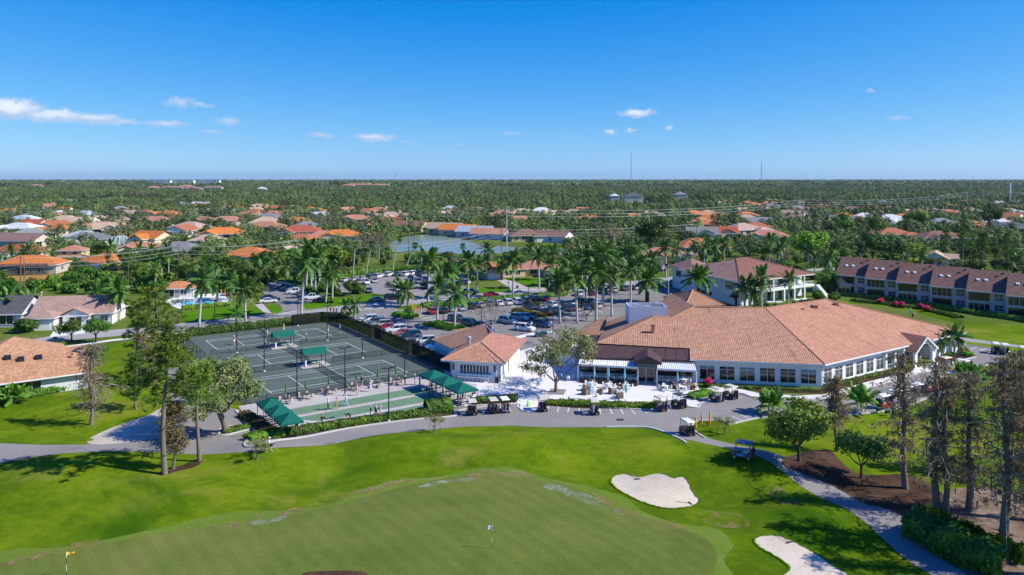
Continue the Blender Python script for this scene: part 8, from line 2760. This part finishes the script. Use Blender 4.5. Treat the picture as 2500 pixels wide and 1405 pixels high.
for px, py, rz, w in ((1429, 964, -.7, 'front left of the first fire table'), (1432, 954, -1.4, 'behind the first fire table'), (1464, 963, 1.2, 'right of the first fire table'), (1495, 962, -1.1, 'left of the second fire table'), (1513, 955, 3.0, 'behind the second fire table'), (1513, 973, .2, 'nearest the hedge by the second fire table')):
 spawn(WK, 'wicker_armchair', f'brown wicker armchair {w}', 'armchair', P(px, py) + V(0, 0, .05), rz, 1.15, {'c': (.45, .4, .34)}, 'wicker armchairs')
for px, py, w in ((1447, 963, 'first'), (1513, 963, 'second')):
 t = thing('fire_table', f'square white fire table between wicker chairs, {w} from the left', 'table', P(px, py) + V(0, 0, .05))
 m = MB()
 m.box(-.45, .45, -.45, .45, 0, .6)
 m.build('base', 'trim', t)
 m = MB()
 m.box(-.2, .2, -.2, .2, .6, .63)
 m.build('burner', 'black', t)
for px, py, w in ((1458, 970, 'by the first fire table'), (1499, 973, 'by the second fire table')):
 m = MB()
 m.lathe([(.2, 0), (.3, .25), (.22, .45), (.26, .47)], 10)
 o = m.build('drum_stool', 'trim')
 o.location = P(px, py) + V(0, 0, .05)
 tag(o, f'small white drum stool {w}', 'stool', 'drum stools')
def closed_umbrella(px, py, col, h, lab, grp, z=.05):
 p = G(px, py) + V(0, 0, z)
 t = thing('umbrella', lab, 'umbrella', p, 0, grp)
 m = MB()
 m.tube([(0, 0, 0), (0, 0, h)], .03, 6)
 m.build('pole', 'trim', t)
 m = MB()
 m.lathe([(.12, h * .38), (.2, h * .45), (.13, h * .7), (.05, h * .95), (.02, h)], 8)
 m.build('canopy', 'cloth', t, color=col)
 m = MB()
 m.lathe([(.25, 0), (.25, .08), (.06, .12)], 10)
 m.build('base', 'trim', t)
LB = (.22, .5, .6)
for i, (px, py) in enumerate([(1441, 976), (1451, 937), (1486, 939), (1525, 942), (1529, 978), (1654, 950)]):
 closed_umbrella(px, py, LB, 3.1, f'folded light blue umbrella on the patio, {nth(i)} from the left', 'folded patio umbrellas')
for i, (px, py) in enumerate([(698, 975), (747, 965), (803, 955), (870, 944), (923, 937), (967, 928)]):
 closed_umbrella(px, py, (.06, .2, .06), 2.6, f'folded green umbrella beside the court fence, {nth(i)} from the left', 'folded green umbrellas')
for i, (px, py) in enumerate([(528, 728), (540, 727), (549, 729), (555, 731), (520, 742), (565, 733), (449, 746), (376, 722)]):
 closed_umbrella(px, py, (.75, .38, .02), 2.3, f'folded yellow parasol by the pool, {nth(i)} in order of placing', 'yellow pool parasols')
for i in range(7):
 p = P(520 + i * 6, 731 + i * 1.5)
 t = thing('sun_lounger', f'pool lounger under the yellow parasols, {nth(i)} from the left', 'lounger', p + V(0, 0, .04), 2.2, 'pool loungers')
 m = MB()
 m.box(-.3, .3, -.5, .9, .25, .33)
 m.build('bed', 'plastic', t, color=(.7, .72, .75))
 m = MB()
 m.hexa([(-.3, -1.0, .7), (.3, -1.0, .7), (.3, -.5, .25), (-.3, -.5, .25)], [(-.3, -.97, .76), (.3, -.97, .76), (.3, -.48, .33), (-.3, -.48, .33)])
 m.build('backrest', 'plastic', t, color=(.7, .72, .75))
STOOL = chair_spec('plastic', False, .76)
p0 = V(-10.4, 128.3)
dS = V(.978, -.207)
for i in range(8):
 spawn(STOOL, 'bar_stool', f'white bar stool at the snack bar counter, {nth(i)} from the left', 'stool', p0 + dS * (1.8 + i * .68) - V(.207, .978) * .8 + V(0, 0, .045), 2.9, 1.0, {'c': (.78, .8, .82)}, 'bar stools')
for px, py, w in ((1100, 931, 'left of'), (1213, 936, 'right of')):
 m = MB()
 m.box(-.3, .3, -.3, .3, .03, 1.0, taper=.02)
 o = m.build('litter_bin', 'black')
 o.location = P(px, py)
 tag(o, f'dark litter bin {w} the snack bar counter', 'bin', 'litter bins')
# ------------------------------------------------------------------ tennis and bocce structures
def awning(u, v, w, d, lab):
 t = thing('awning', lab, 'awning', T(u, v, .03), T_ROT, 'green bocce awnings')
 for x in (-w / 2 + .15, w / 2 - .15):
  for y in (-d / 2 + .15, d / 2 - .15):
   m = MB()
   m.beam((x, y, 0), (x, y, 2.4), .08, .08)
   m.build('post', 'black', t)
 m = MB()
 a, b, c, e = V(-w / 2, -d / 2, 2.35), V(w / 2, -d / 2, 2.35), V(w / 2, d / 2, 2.35), V(-w / 2, d / 2, 2.35)
 r1, r2 = V(0, -d / 2 + w / 2 * .9, 3.2), V(0, d / 2 - w / 2 * .9, 3.2)
 for f in ([a, b, r1], [b, c, r2, r1], [c, e, r2], [e, a, r1, r2]):
  m.face(f)
 for p, q in ((a, b), (b, c), (c, e), (e, a)):
  m.face([p, q, q - V(0, 0, .25), p - V(0, 0, .25)])
 m.build('canopy', 'canopy', t)
 bn = MB()
 for y in (-.9, .9):
  bn.box(-.9, .9, y - .2, y + .2, .42, .48)
  for x in (-.7, .7):
   bn.beam((x, y, 0), (x, y, .42), .06, .06)
 bn.build('bench', 'black', t)
for k, v in enumerate((-13.2, -17.2, -21.4)):
 awning(-28.0, v, 3.0, 3.3, f'green canvas awning at the west end of the bocce lanes, {["far", "middle", "near"][k]} one')
for k, v in enumerate((-12.0, -16.5, -21.0)):
 awning(-1.6, v, 3.6, 3.9, f'green canvas awning at the east end of the bocce lanes, {["far", "middle", "near"][k]} one')
for k, v in enumerate((14.6, 32.8)):
 t = thing('court_cabana', f'green canopied shelter with table between the tennis courts, {["nearer", "farther"][k]} one', 'shelter', T(-12.2, v, .03), T_ROT, 'court shelters')
 sl = MB()
 sl.box(-2.6, 2.6, -1.9, 1.9, 0, .08)
 sl.build('slab', 'paver', t)
 for x in (-1.9, 1.9):
  for y in (-1.1, 1.1):
   m = MB()
   m.beam((x, y, .08), (x, y, 2.3), .1, .1)
   m.build('post', 'black', t)
 m = MB()
 x0, x1, y0, y1 = -2.2, 2.2, -1.5, 1.5
 m.face([(x0, y0, 2.25), (x1, y0, 2.25), (x1, 0, 3.2), (x0, 0, 3.2)])
 m.face([(x1, y1, 2.25), (x0, y1, 2.25), (x0, 0, 3.2), (x1, 0, 3.2)])
 for x in (x0, x1):
  m.face([(x, y0, 2.25), (x, 0, 3.2), (x, y1, 2.25)])
 m.build('canopy', 'canopy', t)
 m = MB()
 m.box(-.8, .8, -.35, .35, .75, .8)
 m.box(-.8, .8, -.85, -.6, .43, .48)
 m.box(-.8, .8, .6, .85, .43, .48)
 for x in (-.6, .6):
  m.beam((x, -.7, .08), (x, .3, .76), .05, .05)
  m.beam((x, .7, .08), (x, -.3, .76), .05, .05)
 m.build('picnic_table', 'canopy', t)
 m = MB()
 m.lathe([(.22, .08), (.22, 1.0), (.18, 1.1)], 10)
 m.build('water_cooler', 'trim', t).location = (-1.7, -.6, 0)
for k in range(3):
 c0 = 5.5 + 18.3 * k
 t = thing('tennis_net', f'black tennis net across the {["nearest", "middle", "farthest"][k]} court', 'tennis net', T(-12.05, c0, .03), T_ROT, 'tennis nets')
 m = MB()
 for i in range(12):
  y0, y1 = -6.4 + 12.8 * i / 12, -6.4 + 12.8 * (i + 1) / 12
  h = lambda y: .92 + .15 * (abs(y) / 6.4) ** 1.6
  m.face([(0, y0, .03), (0, y1, .03), (0, y1, h(y1)), (0, y0, h(y0))])
 m.build('mesh', 'net', t)
 m = MB()
 m.tube([(0, -6.4, 1.07), (0, -3, .96), (0, 0, .92), (0, 3, .96), (0, 6.4, 1.07)], .04, 5)
 m.build('net_band', 'trim', t)
 for y in (-6.4, 6.4):
  m = MB()
  m.tube([(0, y, 0), (0, y, 1.1)], .05, 8)
  m.build('net_post', 'black', t)
def fence(name, lab, a, b, h, mat, n, grp):
 t = thing(name, lab, 'fence', a, 0, grp)
 d = b - a
 m = MB()
 m.face([V(0, 0, .1), d + V(0, 0, .1), d + V(0, 0, h), V(0, 0, h)])
 m.build('mesh_panel', mat, t)
 pm = MB()
 pm.tube([(0, 0, 0), (0, 0, h + .05)], .045, 6)
 pm = pm.mesh('post', 'black')
 for i in range(n + 1):
  link('post', pm, t, loc=d * (i / n))
 m = MB()
 m.tube([V(0, 0, h), d + V(0, 0, h)], .035, 5)
 m.tube([V(0, 0, .1), d + V(0, 0, .1)], .02, 4)
 m.build('rail', 'black', t)
for a, b, lab in ((T(6, -3.4), T(6, 11), 'black windscreen fence by the cars, nearest stretch'), (T(6, 13), T(6, 29), 'black windscreen fence by the cars, middle stretch'), (T(6, 31), T(6, 50), 'black windscreen fence by the cars, far stretch'), (T(6, 50), T(3, 53), 'black windscreen fence across the far court corner'), (T(3, 53), T(-4, 53), 'black windscreen fence at the back of the far court')):
 fence('windscreen_fence', lab, a, b, 2.6, 'screen', max(2, int((b - a).length / 3)), 'tennis windscreen fences')
for u, v in ((6, 12), (6, 30)):
 t = thing('gate_pergola', f'black gate frame in the windscreen fence, {"nearer" if v < 20 else "farther"} one', 'gate', T(u, v), T_ROT, 'court gates')
 for x in (0, 1.6):
  for y in (-.8, .8):
   m = MB()
   m.beam((x, y, 0), (x, y, 2.8), .08, .08)
   m.build('post', 'black', t)
 m = MB()
 m.face([(0, -.8, .1), (1.6, -.8, .1), (1.6, -.8, 2.8), (0, -.8, 2.8)])
 m.face([(0, .8, .1), (1.6, .8, .1), (1.6, .8, 2.8), (0, .8, 2.8)])
 m.build('side_panel', 'screen', t)
for a, b, h, lab in ((T(-29, -3.5), T(6, -3.5), 1.1, 'low chain-link fence between the courts and bocce strip'), (T(-29, -3.5), T(-29, 53), 2.6, 'tall chain-link fence on the west side of the courts'), (T(-4, 53), T(-29, 53), 2.6, 'tall chain-link fence behind the far court'),
      (T(-8.5, 14.7), T(4.5, 14.7), .95, 'low divider fence right of the nearer shelter'), (T(-8.5, 33), T(4.5, 33), .95, 'low divider fence right of the farther shelter'), (T(-26, 14.7), T(-16, 14.7), .95, 'low divider fence left of the nearer shelter'), (T(-26, 33), T(-16, 33), .95, 'low divider fence left of the farther shelter')):
 fence('chain_link_fence', lab, a, b, h, 'chainlink', max(3, int((b - a).length / 3)), 'chain link fences')
def lamp(px, py, h, heads, lab, rz=.6):
 t = thing('lamp_post', lab, 'lamp post', G(px, py), rz, 'black lamp posts')
 m = MB()
 m.tube([(0, 0, 0), (0, 0, h)], [.1, .07], 8)
 m.build('pole', 'black', t)
 m = MB()
 m.lathe([(.26, 0), (.24, .25), (.12, .3)], 10)
 m.build('footing', 'kerb', t)
 for k in range(heads):
  m = MB()
  s = 1 if k == 0 else -1
  m.hexa([(s * .15, -.2, h - .08), (s * 1.0, -.22, h + .05), (s * 1.0, .22, h + .05), (s * .15, .2, h - .08)], [(s * .15, -.18, h + .06), (s * .98, -.2, h + .16), (s * .98, .2, h + .16), (s * .15, .18, h + .06)])
  m.build('lamp_head', 'black', t)
for i, (px, py, h) in enumerate(sorted([(645, 908, 7.4), (799, 833, 7.4), (727, 797, 7.4), (725, 974, 7.5), (842, 967, 7.5), (885, 876, 7.4), (988, 920, 7.4), (949, 1030, 7.5), (524, 815, 7.3), (578, 863, 7.4)])):
 lamp(px, py, h, 2, f'tall black twin-headed court lamp, {nth(i)} from the left around the courts')
for i, (px, py, h) in enumerate([(996, 766, 6), (1082, 792, 5), (1242, 729, 4.5), (1290, 762, 6.5), (1350, 816, 5.5), (1440, 745, 6), (1176, 805, 5)]):
 lamp(px, py, h, 1, f'black car park lamp, {nth(i)} in placing order across the main car park', i)
for px, py in ((98, 778),):
 t = thing('street_light', 'pale concrete street light between the left houses', 'street light', P(px, py))
 m = MB()
 m.tube([(0, 0, 0), (.3, 0, 6)], [.14, .1], 7)
 m.build('pole', 'concrete', t)
 m = MB()
 m.lathe([(.1, 0), (.28, .2), (.2, .5)], 8)
 m.build('lamp_head', 'steel', t).location = (.3, 0, 6)
for i, (px, py) in enumerate([(764, 1058), (898, 1032), (1263, 978), (1389, 985), (1510, 988), (1628, 985), (1904, 962), (2092, 945), (2158, 925), (1028, 1018)]):
 m = MB()
 m.lathe([(.1, 0), (.1, .9), (.11, .95), (.06, 1.0)], 8)
 o = m.build('bollard_light', 'black')
 o.location = P(px, py)
 tag(o, f'short black bollard light beside hedge or walk, {nth(i)} from left', 'bollard', 'bollard lights')
# ------------------------------------------------------------------ golf and roadside bits
for px, py, col, h, lab in ((1201, 1342, (.8, .8, .8), 2.15, 'white flag on the green in the centre foreground'), (162, 1412, (.8, .55, .02), 2.2, 'yellow flag near the lower left corner')):
 p = G(px, py)
 t = thing('golf_flag', f'{lab} with striped pole', 'flag', p + V(0, 0, .05), .6 if 'yellow' in lab else 0)
 for k in range(4):
  m = MB()
  m.tube([(0, 0, h * k / 4), (0, 0, h * (k + 1) / 4)], .018, 6)
  m.build('pole', 'trim' if k % 2 else 'black', t)
 m = MB()
 for j in range(4):
  x0, x1 = -.1 * j, -.1 * (j + 1)
  if 'yellow' in lab:
   x0, x1 = -x0 * 1.5, -x1 * 1.5
  w0, w1 = .04 * math.sin(j * 1.4), .04 * math.sin((j + 1) * 1.4)
  m.face([(x0, w0, h - .38 + .07 * j * ('yellow' in lab)), (x1, w1, h - .38 + .07 * (j + 1) * ('yellow' in lab)), (x1, w1, h - .02 - .07 * (j + 1) * ('yellow' in lab)), (x0, w0, h - .02 - .07 * j * ('yellow' in lab))])
 m.build('cloth', 'cloth', t, color=col)
for px, py, rz, lab in ((1556, 1172, 0, 'rake standing on the far side of the round bunker'), (1685, 1231, 1.8, 'rake lying at the near edge of the round bunker'), (1926, 1327, .4, 'rake lying in the corner bunker')):
 t = thing('bunker_rake', 'green-handled ' + lab, 'rake', G(px, py) + V(0, 0, .06), rz, 'bunker rakes')
 m = MB()
 m.tube([(0, 0, .05), (.05, 1.6, .35)], .025, 5)
 m.build('handle', 'canopy', t)
 m = MB()
 m.box(-.32, .32, -.05, .05, 0, .09)
 m.build('head', 'black', t)
for i, (px, py) in enumerate([(1699, 1044), (1713, 1035), (1733, 1031)]):
 m = MB()
 m.lathe([(.11, 0), (.11, 1.35), (.08, 1.43)], 10)
 o = m.build('yellow_bollard', 'yellow')
 o.location = G(px, py)
 tag(o, f'yellow bollard by the cart path entrance, {nth(i)} from the left', 'bollard', 'yellow bollards by the path')
for i, (px, py) in enumerate([(1007, 758), (1013, 762), (1028, 762), (2315, 925), (2323, 922)]):
 m = MB()
 m.lathe([(.12, 0), (.12, 1.5), (.08, 1.58)], 8)
 o = m.build('yellow_bollard', 'yellow')
 o.location = P(px, py)
 tag(o, (f'yellow bollard guarding the red hydrant assembly, {nth(i)} from the left' if i < 3 else f'yellow bollard behind the white buggies, {nth(i - 3)} of two'), 'bollard', 'far yellow bollards')
for px, py, s, lab in ((1729, 1041, 1.0, 'red hydrant beside the yellow bollards'), (1015, 759, 1.6, 'tall red hydrant assembly at the car park entrance')):
 t = thing('fire_hydrant', lab, 'hydrant', G(px, py), 0, None, s)
 m = MB()
 m.lathe([(.16, 0), (.12, .08), (.11, .55), (.15, .6), (.09, .75)], 10)
 m.build('barrel', 'stucco', t, color=(.5, .04, .03))
 m = MB()
 m.tube([(-.22, 0, .45), (.22, 0, .45)], .06, 8)
 m.build('nozzle', 'stucco', t, color=(.5, .04, .03))
for px, py, col, lab in ((1289, 993, (.15, .75, .02), 'lime green traffic cone on the white apron'), (1247, 826, (.75, .12, .02), 'orange cone behind the snack bar'), (2340, 930, (.8, .12, .02), 'orange cone beside the cream buggy')):
 t = thing('traffic_cone', lab, 'cone', P(px, py) + V(0, 0, .05), 0, None, 1.1)
 m = MB()
 m.lathe([(.17, .04), (.1, .5), (.04, .85)], 10)
 m.build('cone', 'stucco', t, color=col)
 m = MB()
 m.box(-.24, .24, -.24, .24, 0, .04)
 m.build('base', 'stucco', t, color=col)
m = MB()
m.box(-.5, .5, -.35, .35, 0, .03)
o = m.build('drain_grate', 'black')
o.location = P(1514, 1026) + V(0, 0, .02)
tag(o, 'dark drain grate in the drive below the stalls', 'drain')
# stop sign
t = thing('stop_sign', 'red octagonal stop sign at the car park exit', 'sign', P(969, 741), 0, None, 1.1)
m = MB()
m.tube([(0, 0, 0), (0, 0, 2.2)], .04, 6)
m.build('post', 'steel', t)
m = MB()
oc = [(math.cos(R(22.5 + 45 * k)) * .42, math.sin(R(22.5 + 45 * k)) * .42) for k in range(8)]
m.face([(x, -.06, 2.3 + z) for x, z in oc])
m.face([(x, -.03, 2.3 + z) for x, z in reversed(oc)])
pl = m.build('plate', 'stucco', t, color=(.5, .02, .02))
fc = bpy.data.curves.new('lettering', 'FONT')
fc.body = 'STOP'
fc.size = .3
fc.align_x = 'CENTER'
fc.align_y = 'CENTER'
fc.materials.append(MT['trim'])
tmp = bpy.data.objects.new('lettering', fc)
COL.objects.link(tmp)
dg = bpy.context.evaluated_depsgraph_get()
lm = bpy.data.meshes.new_from_object(tmp.evaluated_get(dg))
bpy.data.objects.remove(tmp)
tx = link('lettering', lm, pl, loc=(0, -.066, 2.3))
tx.rotation_euler = (R(90), 0, 0)
t = thing('round_sign', 'dark octagonal sign seen from behind at the western car park', 'sign', P(681, 752))
m = MB()
m.tube([(0, 0, 0), (0, 0, 2.2)], .04, 6)
m.build('post', 'black', t)
m = MB()
m.face([(x, -.03, 2.3 + z) for x, z in oc])
m.face([(x, 0, 2.3 + z) for x, z in reversed(oc)])
m.build('plate', 'stucco', t, color=(.03, .07, .05))
for i, (px, py) in enumerate([(1264, 818), (1298, 808), (1346, 806), (1423, 782)]):
 t = thing('parking_sign', f'small white sign on a post in the main car park, {nth(i)} from the left', 'sign', P(px, py), 0, 'white parking signs')
 m = MB()
 m.tube([(0, 0, 0), (0, 0, 1.9)], .03, 5)
 m.build('post', 'steel', t)
 m = MB()
 m.box(-.2, .2, -.03, -.01, 1.4, 2.0)
 m.build('plate', 'trim', t)
# flagpole with the national flag
t = thing('flagpole', 'white flagpole flying a striped national flag by the two-storey building', 'flagpole', P(1632, 722))
m = MB()
m.tube([(0, 0, 0), (0, 0, 9.5)], [.09, .05], 8)
m.build('pole', 'trim', t)
fl = MB()
for j in range(6):
 for k in range(7):
  x0, x1 = -.4 * j, -.4 * (j + 1)
  z0, z1 = 8.0 + .2 * k - .12 * j, 8.0 + .2 * (k + 1) - .12 * j
  y0, y1 = .15 * math.sin(j), .15 * math.sin(j + 1)
  fl.face([(x0, y0, z0), (x1, y1, z0 - .12), (x1, y1, z1 - .12), (x0, y0, z1)], 1 if (j < 3 and k > 3) else (2 if k % 2 else 0))
stripe_r = M_plain('flag_red', (.45, .02, .04), .8)
stripe_b = M_plain('flag_blue', (.02, .03, .14), .8)
fl.build('cloth', [stripe_r, stripe_b, 'trim'], t)
# range bag stands, bins, mail boxes
for i, (px, py) in enumerate([(2146, 1010), (2168, 1016), (2405, 935), (2432, 928), (2380, 945)]):
 t = thing('bag_stand', f'dark green bag stand on the range lawn, {nth(i)} in placing order', 'bag stand', P(px, py), .3, 'bag stands')
 m = MB()
 m.box(-.4, .4, -.2, .2, .75, .85)
 m.box(-.4, .4, .1, .2, .3, .75)
 m.build('rack', 'canopy', t)
 for x in (-.35, .35):
  m = MB()
  m.beam((x, -.15, 0), (x, .15, .8), .06, .06)
  m.build('leg', 'canopy', t)
for i, (px, py) in enumerate([(1263, 705), (1300, 700), (134, 836), (143, 660), (148, 660)]):
 t = thing('wheelie_bin', f'green wheeled bin, {["on the paved drive", "on the lawn by the drive", "at the kerb before the tan-roofed house", "left of a pair by the yellow house", "right of a pair by the yellow house"][i]}', 'bin', P(px, py), .3, 'wheeled bins')
 m = MB()
 m.box(-.3, .3, -.3, .3, .05, 1.0)
 m.build('body', 'stucco', t, color=(.02, .12, .06))
 m = MB()
 m.box(-.33, .33, -.34, .32, 1.0, 1.07)
 m.build('lid', 'stucco', t, color=(.02, .1, .05) if i else (.5, .3, .02))
# plank fence at the left
t = thing('plank_fence', 'new yellow cedar plank fence in front of the orange pool-cage house', 'fence', (0, 0, 0))
a, b = P(-60, 692), P(163, 683)
pk = MB()
pk.box(-.12, .12, -.02, .02, 0, 1.9)
pk = pk.mesh('plank', 'fencewood')
n = int((b - a).length / .26)
ang = math.atan2((b - a).y, (b - a).x)
for i in range(n):
 o = link('plank', pk, t, loc=a.lerp(b, i / n) + V(0, 0, rc_.uniform(0, .04)), rz=ang)
m = MB()
for z in (.4, 1.5):
 m.beam(a + V(0, .05, z), b + V(0, .05, z), .08, .1)
m.build('rail', 'fencewood', t)
# pond fountain
t = thing('fountain', 'white spray fountain in the small pond', 'fountain', P(296, 598))
fm, fg, fb = pmat('water_spray')
fb.inputs['Base Color'].default_value = (.8, .85, .9, 1)
fb.inputs['Roughness'].default_value = .4
fg.put(fb.inputs['Alpha'], fg.math('MULTIPLY', fg.noise(geo_pos(fg), 2.5, 3), .75))
for k in range(9):
 a = k * .7
 m = MB()
 m.tube([(math.cos(a) * r, math.sin(a) * r, z) for r, z in ((0, .2), (.8, 3.4), (1.7, 4.6), (2.6, 4.0), (3.6, .2))], [.12, .18, .25, .32, .3], 5, cap=False)
 m.build('jet', fm, t)
# ------------------------------------------------------------------ poles, wires, masts
POLES = {}
def pole(px, top, h, mat, r, lab, arms=0, name='utility_pole'):
 Y = (CAM_H - h) * FPX / (top - HOR)
 X = (px - 1250) * Y / FPX
 t = thing(name, lab, 'pole', (X, Y, 0), 0, 'power poles')
 m = MB()
 m.tube([(0, 0, 0), (0, 0, h)], [r, r * .6], 8)
 m.build('shaft', mat, t)
 for k in range(arms):
  m = MB()
  m.beam((-1.1, 0, h - .6 - k * 1.6), (1.1, 0, h - .6 - k * 1.6), .14, .14)
  m.build('crossarm', mat, t)
 return V(X, Y, h)
st = [pole(-300, 492, 20, 'steel', .35, 'grey steel power pole beyond the left edge', 3), pole(1237, 508, 20, 'steel', .38, 'tall grey steel power pole beside the lake', 3), pole(1962, 486, 20.5, 'steel', .4, 'grey steel power pole above the balcony building', 3), pole(2361, 468, 21, 'steel', .45, 'steel power pole near the right edge', 3), pole(2700, 456, 21, 'steel', .45, 'steel power pole beyond the right edge', 3)]
pole(2303, 503, 11, 'steel', .4, 'short steel pole of a pair near the right edge, left')
pole(2309, 504, 11, 'steel', .4, 'short steel pole of a pair near the right edge, right')
pole(2341, 506, 9, 'steel', .35, 'short steel pole right of the pair')
pole(2007, 496, 13, 'steel', .3, 'thin steel pole right of the tall one above the balcony building')
wd = [pole(-160, 632, 11, 'wood', .2, 'wooden pole beyond the left edge', 1), pole(50, 625, 11.4, 'wood', .2, 'wooden power pole by the plank fence, left of two', 1), pole(436, 596, 11.4, 'wood', .2, 'wooden power pole beside the grey-roofed house', 1), pole(728, 583, 11, 'wood', .2, 'wooden power pole behind the western car park', 1), pole(951, 599, 10.5, 'wood', .2, 'wooden power pole left of the leaning palms', 1), pole(1224, 558, 11, 'wood', .2, 'wooden power pole left of the steel one by the lake', 1), pole(1700, 545, 11, 'wood', .2, 'wooden power pole behind the big dark tree', 1)]
pole(59, 633, 10.5, 'wood', .18, 'second wooden pole by the plank fence')
pole(998, 570, 11, 'wood', .2, 'wooden pole on the lake shore')
pole(313, 640, 9, 'wood', .15, 'short pole carrying a box left of the pool house')
def wire(a, b, sag, lab, r=.035, grp='power lines'):
 m = MB()
 n = 14
 o0 = a
 m.tube([a.lerp(b, i / n) - V(0, 0, 4 * sag * (i / n) * (1 - i / n)) - o0 for i in range(n + 1)], r, 4, cap=False)
 o = m.build('power_line', 'steel')
 o.location = o0
 tag(o, lab, 'cable', grp)
for i in range(4):
 for k in range(3):
  for s in (-1, 1):
   wire(st[i] - V(s * 1.1, 0, .6 + k * 1.6), st[i + 1] - V(s * 1.1, 0, .6 + k * 1.6), 3.2, f'steel line cable, {["upper", "middle", "lower"][k]} {"far" if s < 0 else "near"} wire, {nth(i)} span from the left', .035)
for i in range(len(wd) - 1):
 for k, (dx, dz) in enumerate(((-1, .6), (1, .6), (0, 2.2), (0, 3.4))):
  wire(wd[i] + V(dx, 0, -dz), wd[i + 1] + V(dx, 0, -dz), 1.2, f'wooden pole cable, {["far upper", "near upper", "third", "lowest"][k]} wire, {nth(i)} span from the left', .04)
def mast(px, top, base, w, lab, lattice=True):
 Y = 3200.0
 X = (px - 1250) * Y / FPX
 h = CAM_H + (HOR - top) * Y / FPX
 t = thing('radio_mast', lab, 'mast', (X, Y, 0), 0, 'masts on the horizon')
 m = MB()
 n = 12
 for sx, sy in ((-1, -1), (1, -1), (0, 1)):
  m.tube([(sx * w, sy * w, 0), (sx * w * .35, sy * w * .35, h)], [.5, .35], 4)
 for i in range(n):
  k = 1 - .65 * i / n
  z = h * i / n
  m.beam((-w * k, -w * k, z), (w * k, -w * k, z + h / n), .35, .35)
  m.beam((w * k, -w * k, z), (-w * k, -w * k, z + h / n), .35, .35)
 m.build('lattice', 'steel', t)
 for z in (.3, .5, .62, .8):
  if lattice:
   d = MB()
   d.box(-w * .9, w * .9, -w, w, h * z - 1.2, h * z + 1.2)
   d.build('antenna', 'steel', t)
mast(1541, 373, 436, 1.6, 'slender guyed radio mast on the horizon')
mast(1859, 394, 436, 2.6, 'tapering lattice tower on the horizon')
mast(966, 418, 436, 1.2, 'small thin mast on the horizon left of centre', False)
t = thing('cell_tower', 'thick white cell tower pole near the right edge', 'mast', P(2466, 500))
Y = P(2466, 500).y
h = CAM_H - (447 - HOR) * Y / FPX
m = MB()
m.tube([(0, 0, 0), (0, 0, h * .55)], [.8, .7], 10)
m.build('shaft', 'steel', t)
m = MB()
m.tube([(0, 0, h * .55), (0, 0, h)], 1.1, 12)
m.build('antenna_shroud', 'trim', t)
# ------------------------------------------------------------------ the air between here and the horizon
hz = MB()
hz.box(-21500, 21500, -3500, 22500, -1.0, 150.0)
o = hz.build('haze', 'line')
hm = bpy.data.materials.new('thin_air')
hm.use_nodes = True
hn = hm.node_tree
hn.nodes.clear()
ho = hn.nodes.new('ShaderNodeOutputMaterial')
hv = hn.nodes.new('ShaderNodeVolumePrincipled')
hv.inputs['Color'].default_value = (.56, .82, 1.0, 1)
hv.inputs['Density'].default_value = 3.2e-5
hv.inputs['Anisotropy'].default_value = .2
hn.links.new(hv.outputs[0], ho.inputs['Volume'])
o.data.materials.clear()
o.data.materials.append(hm)
tag(o, 'thin bluish air over the whole landscape', 'haze', None, 'stuff')
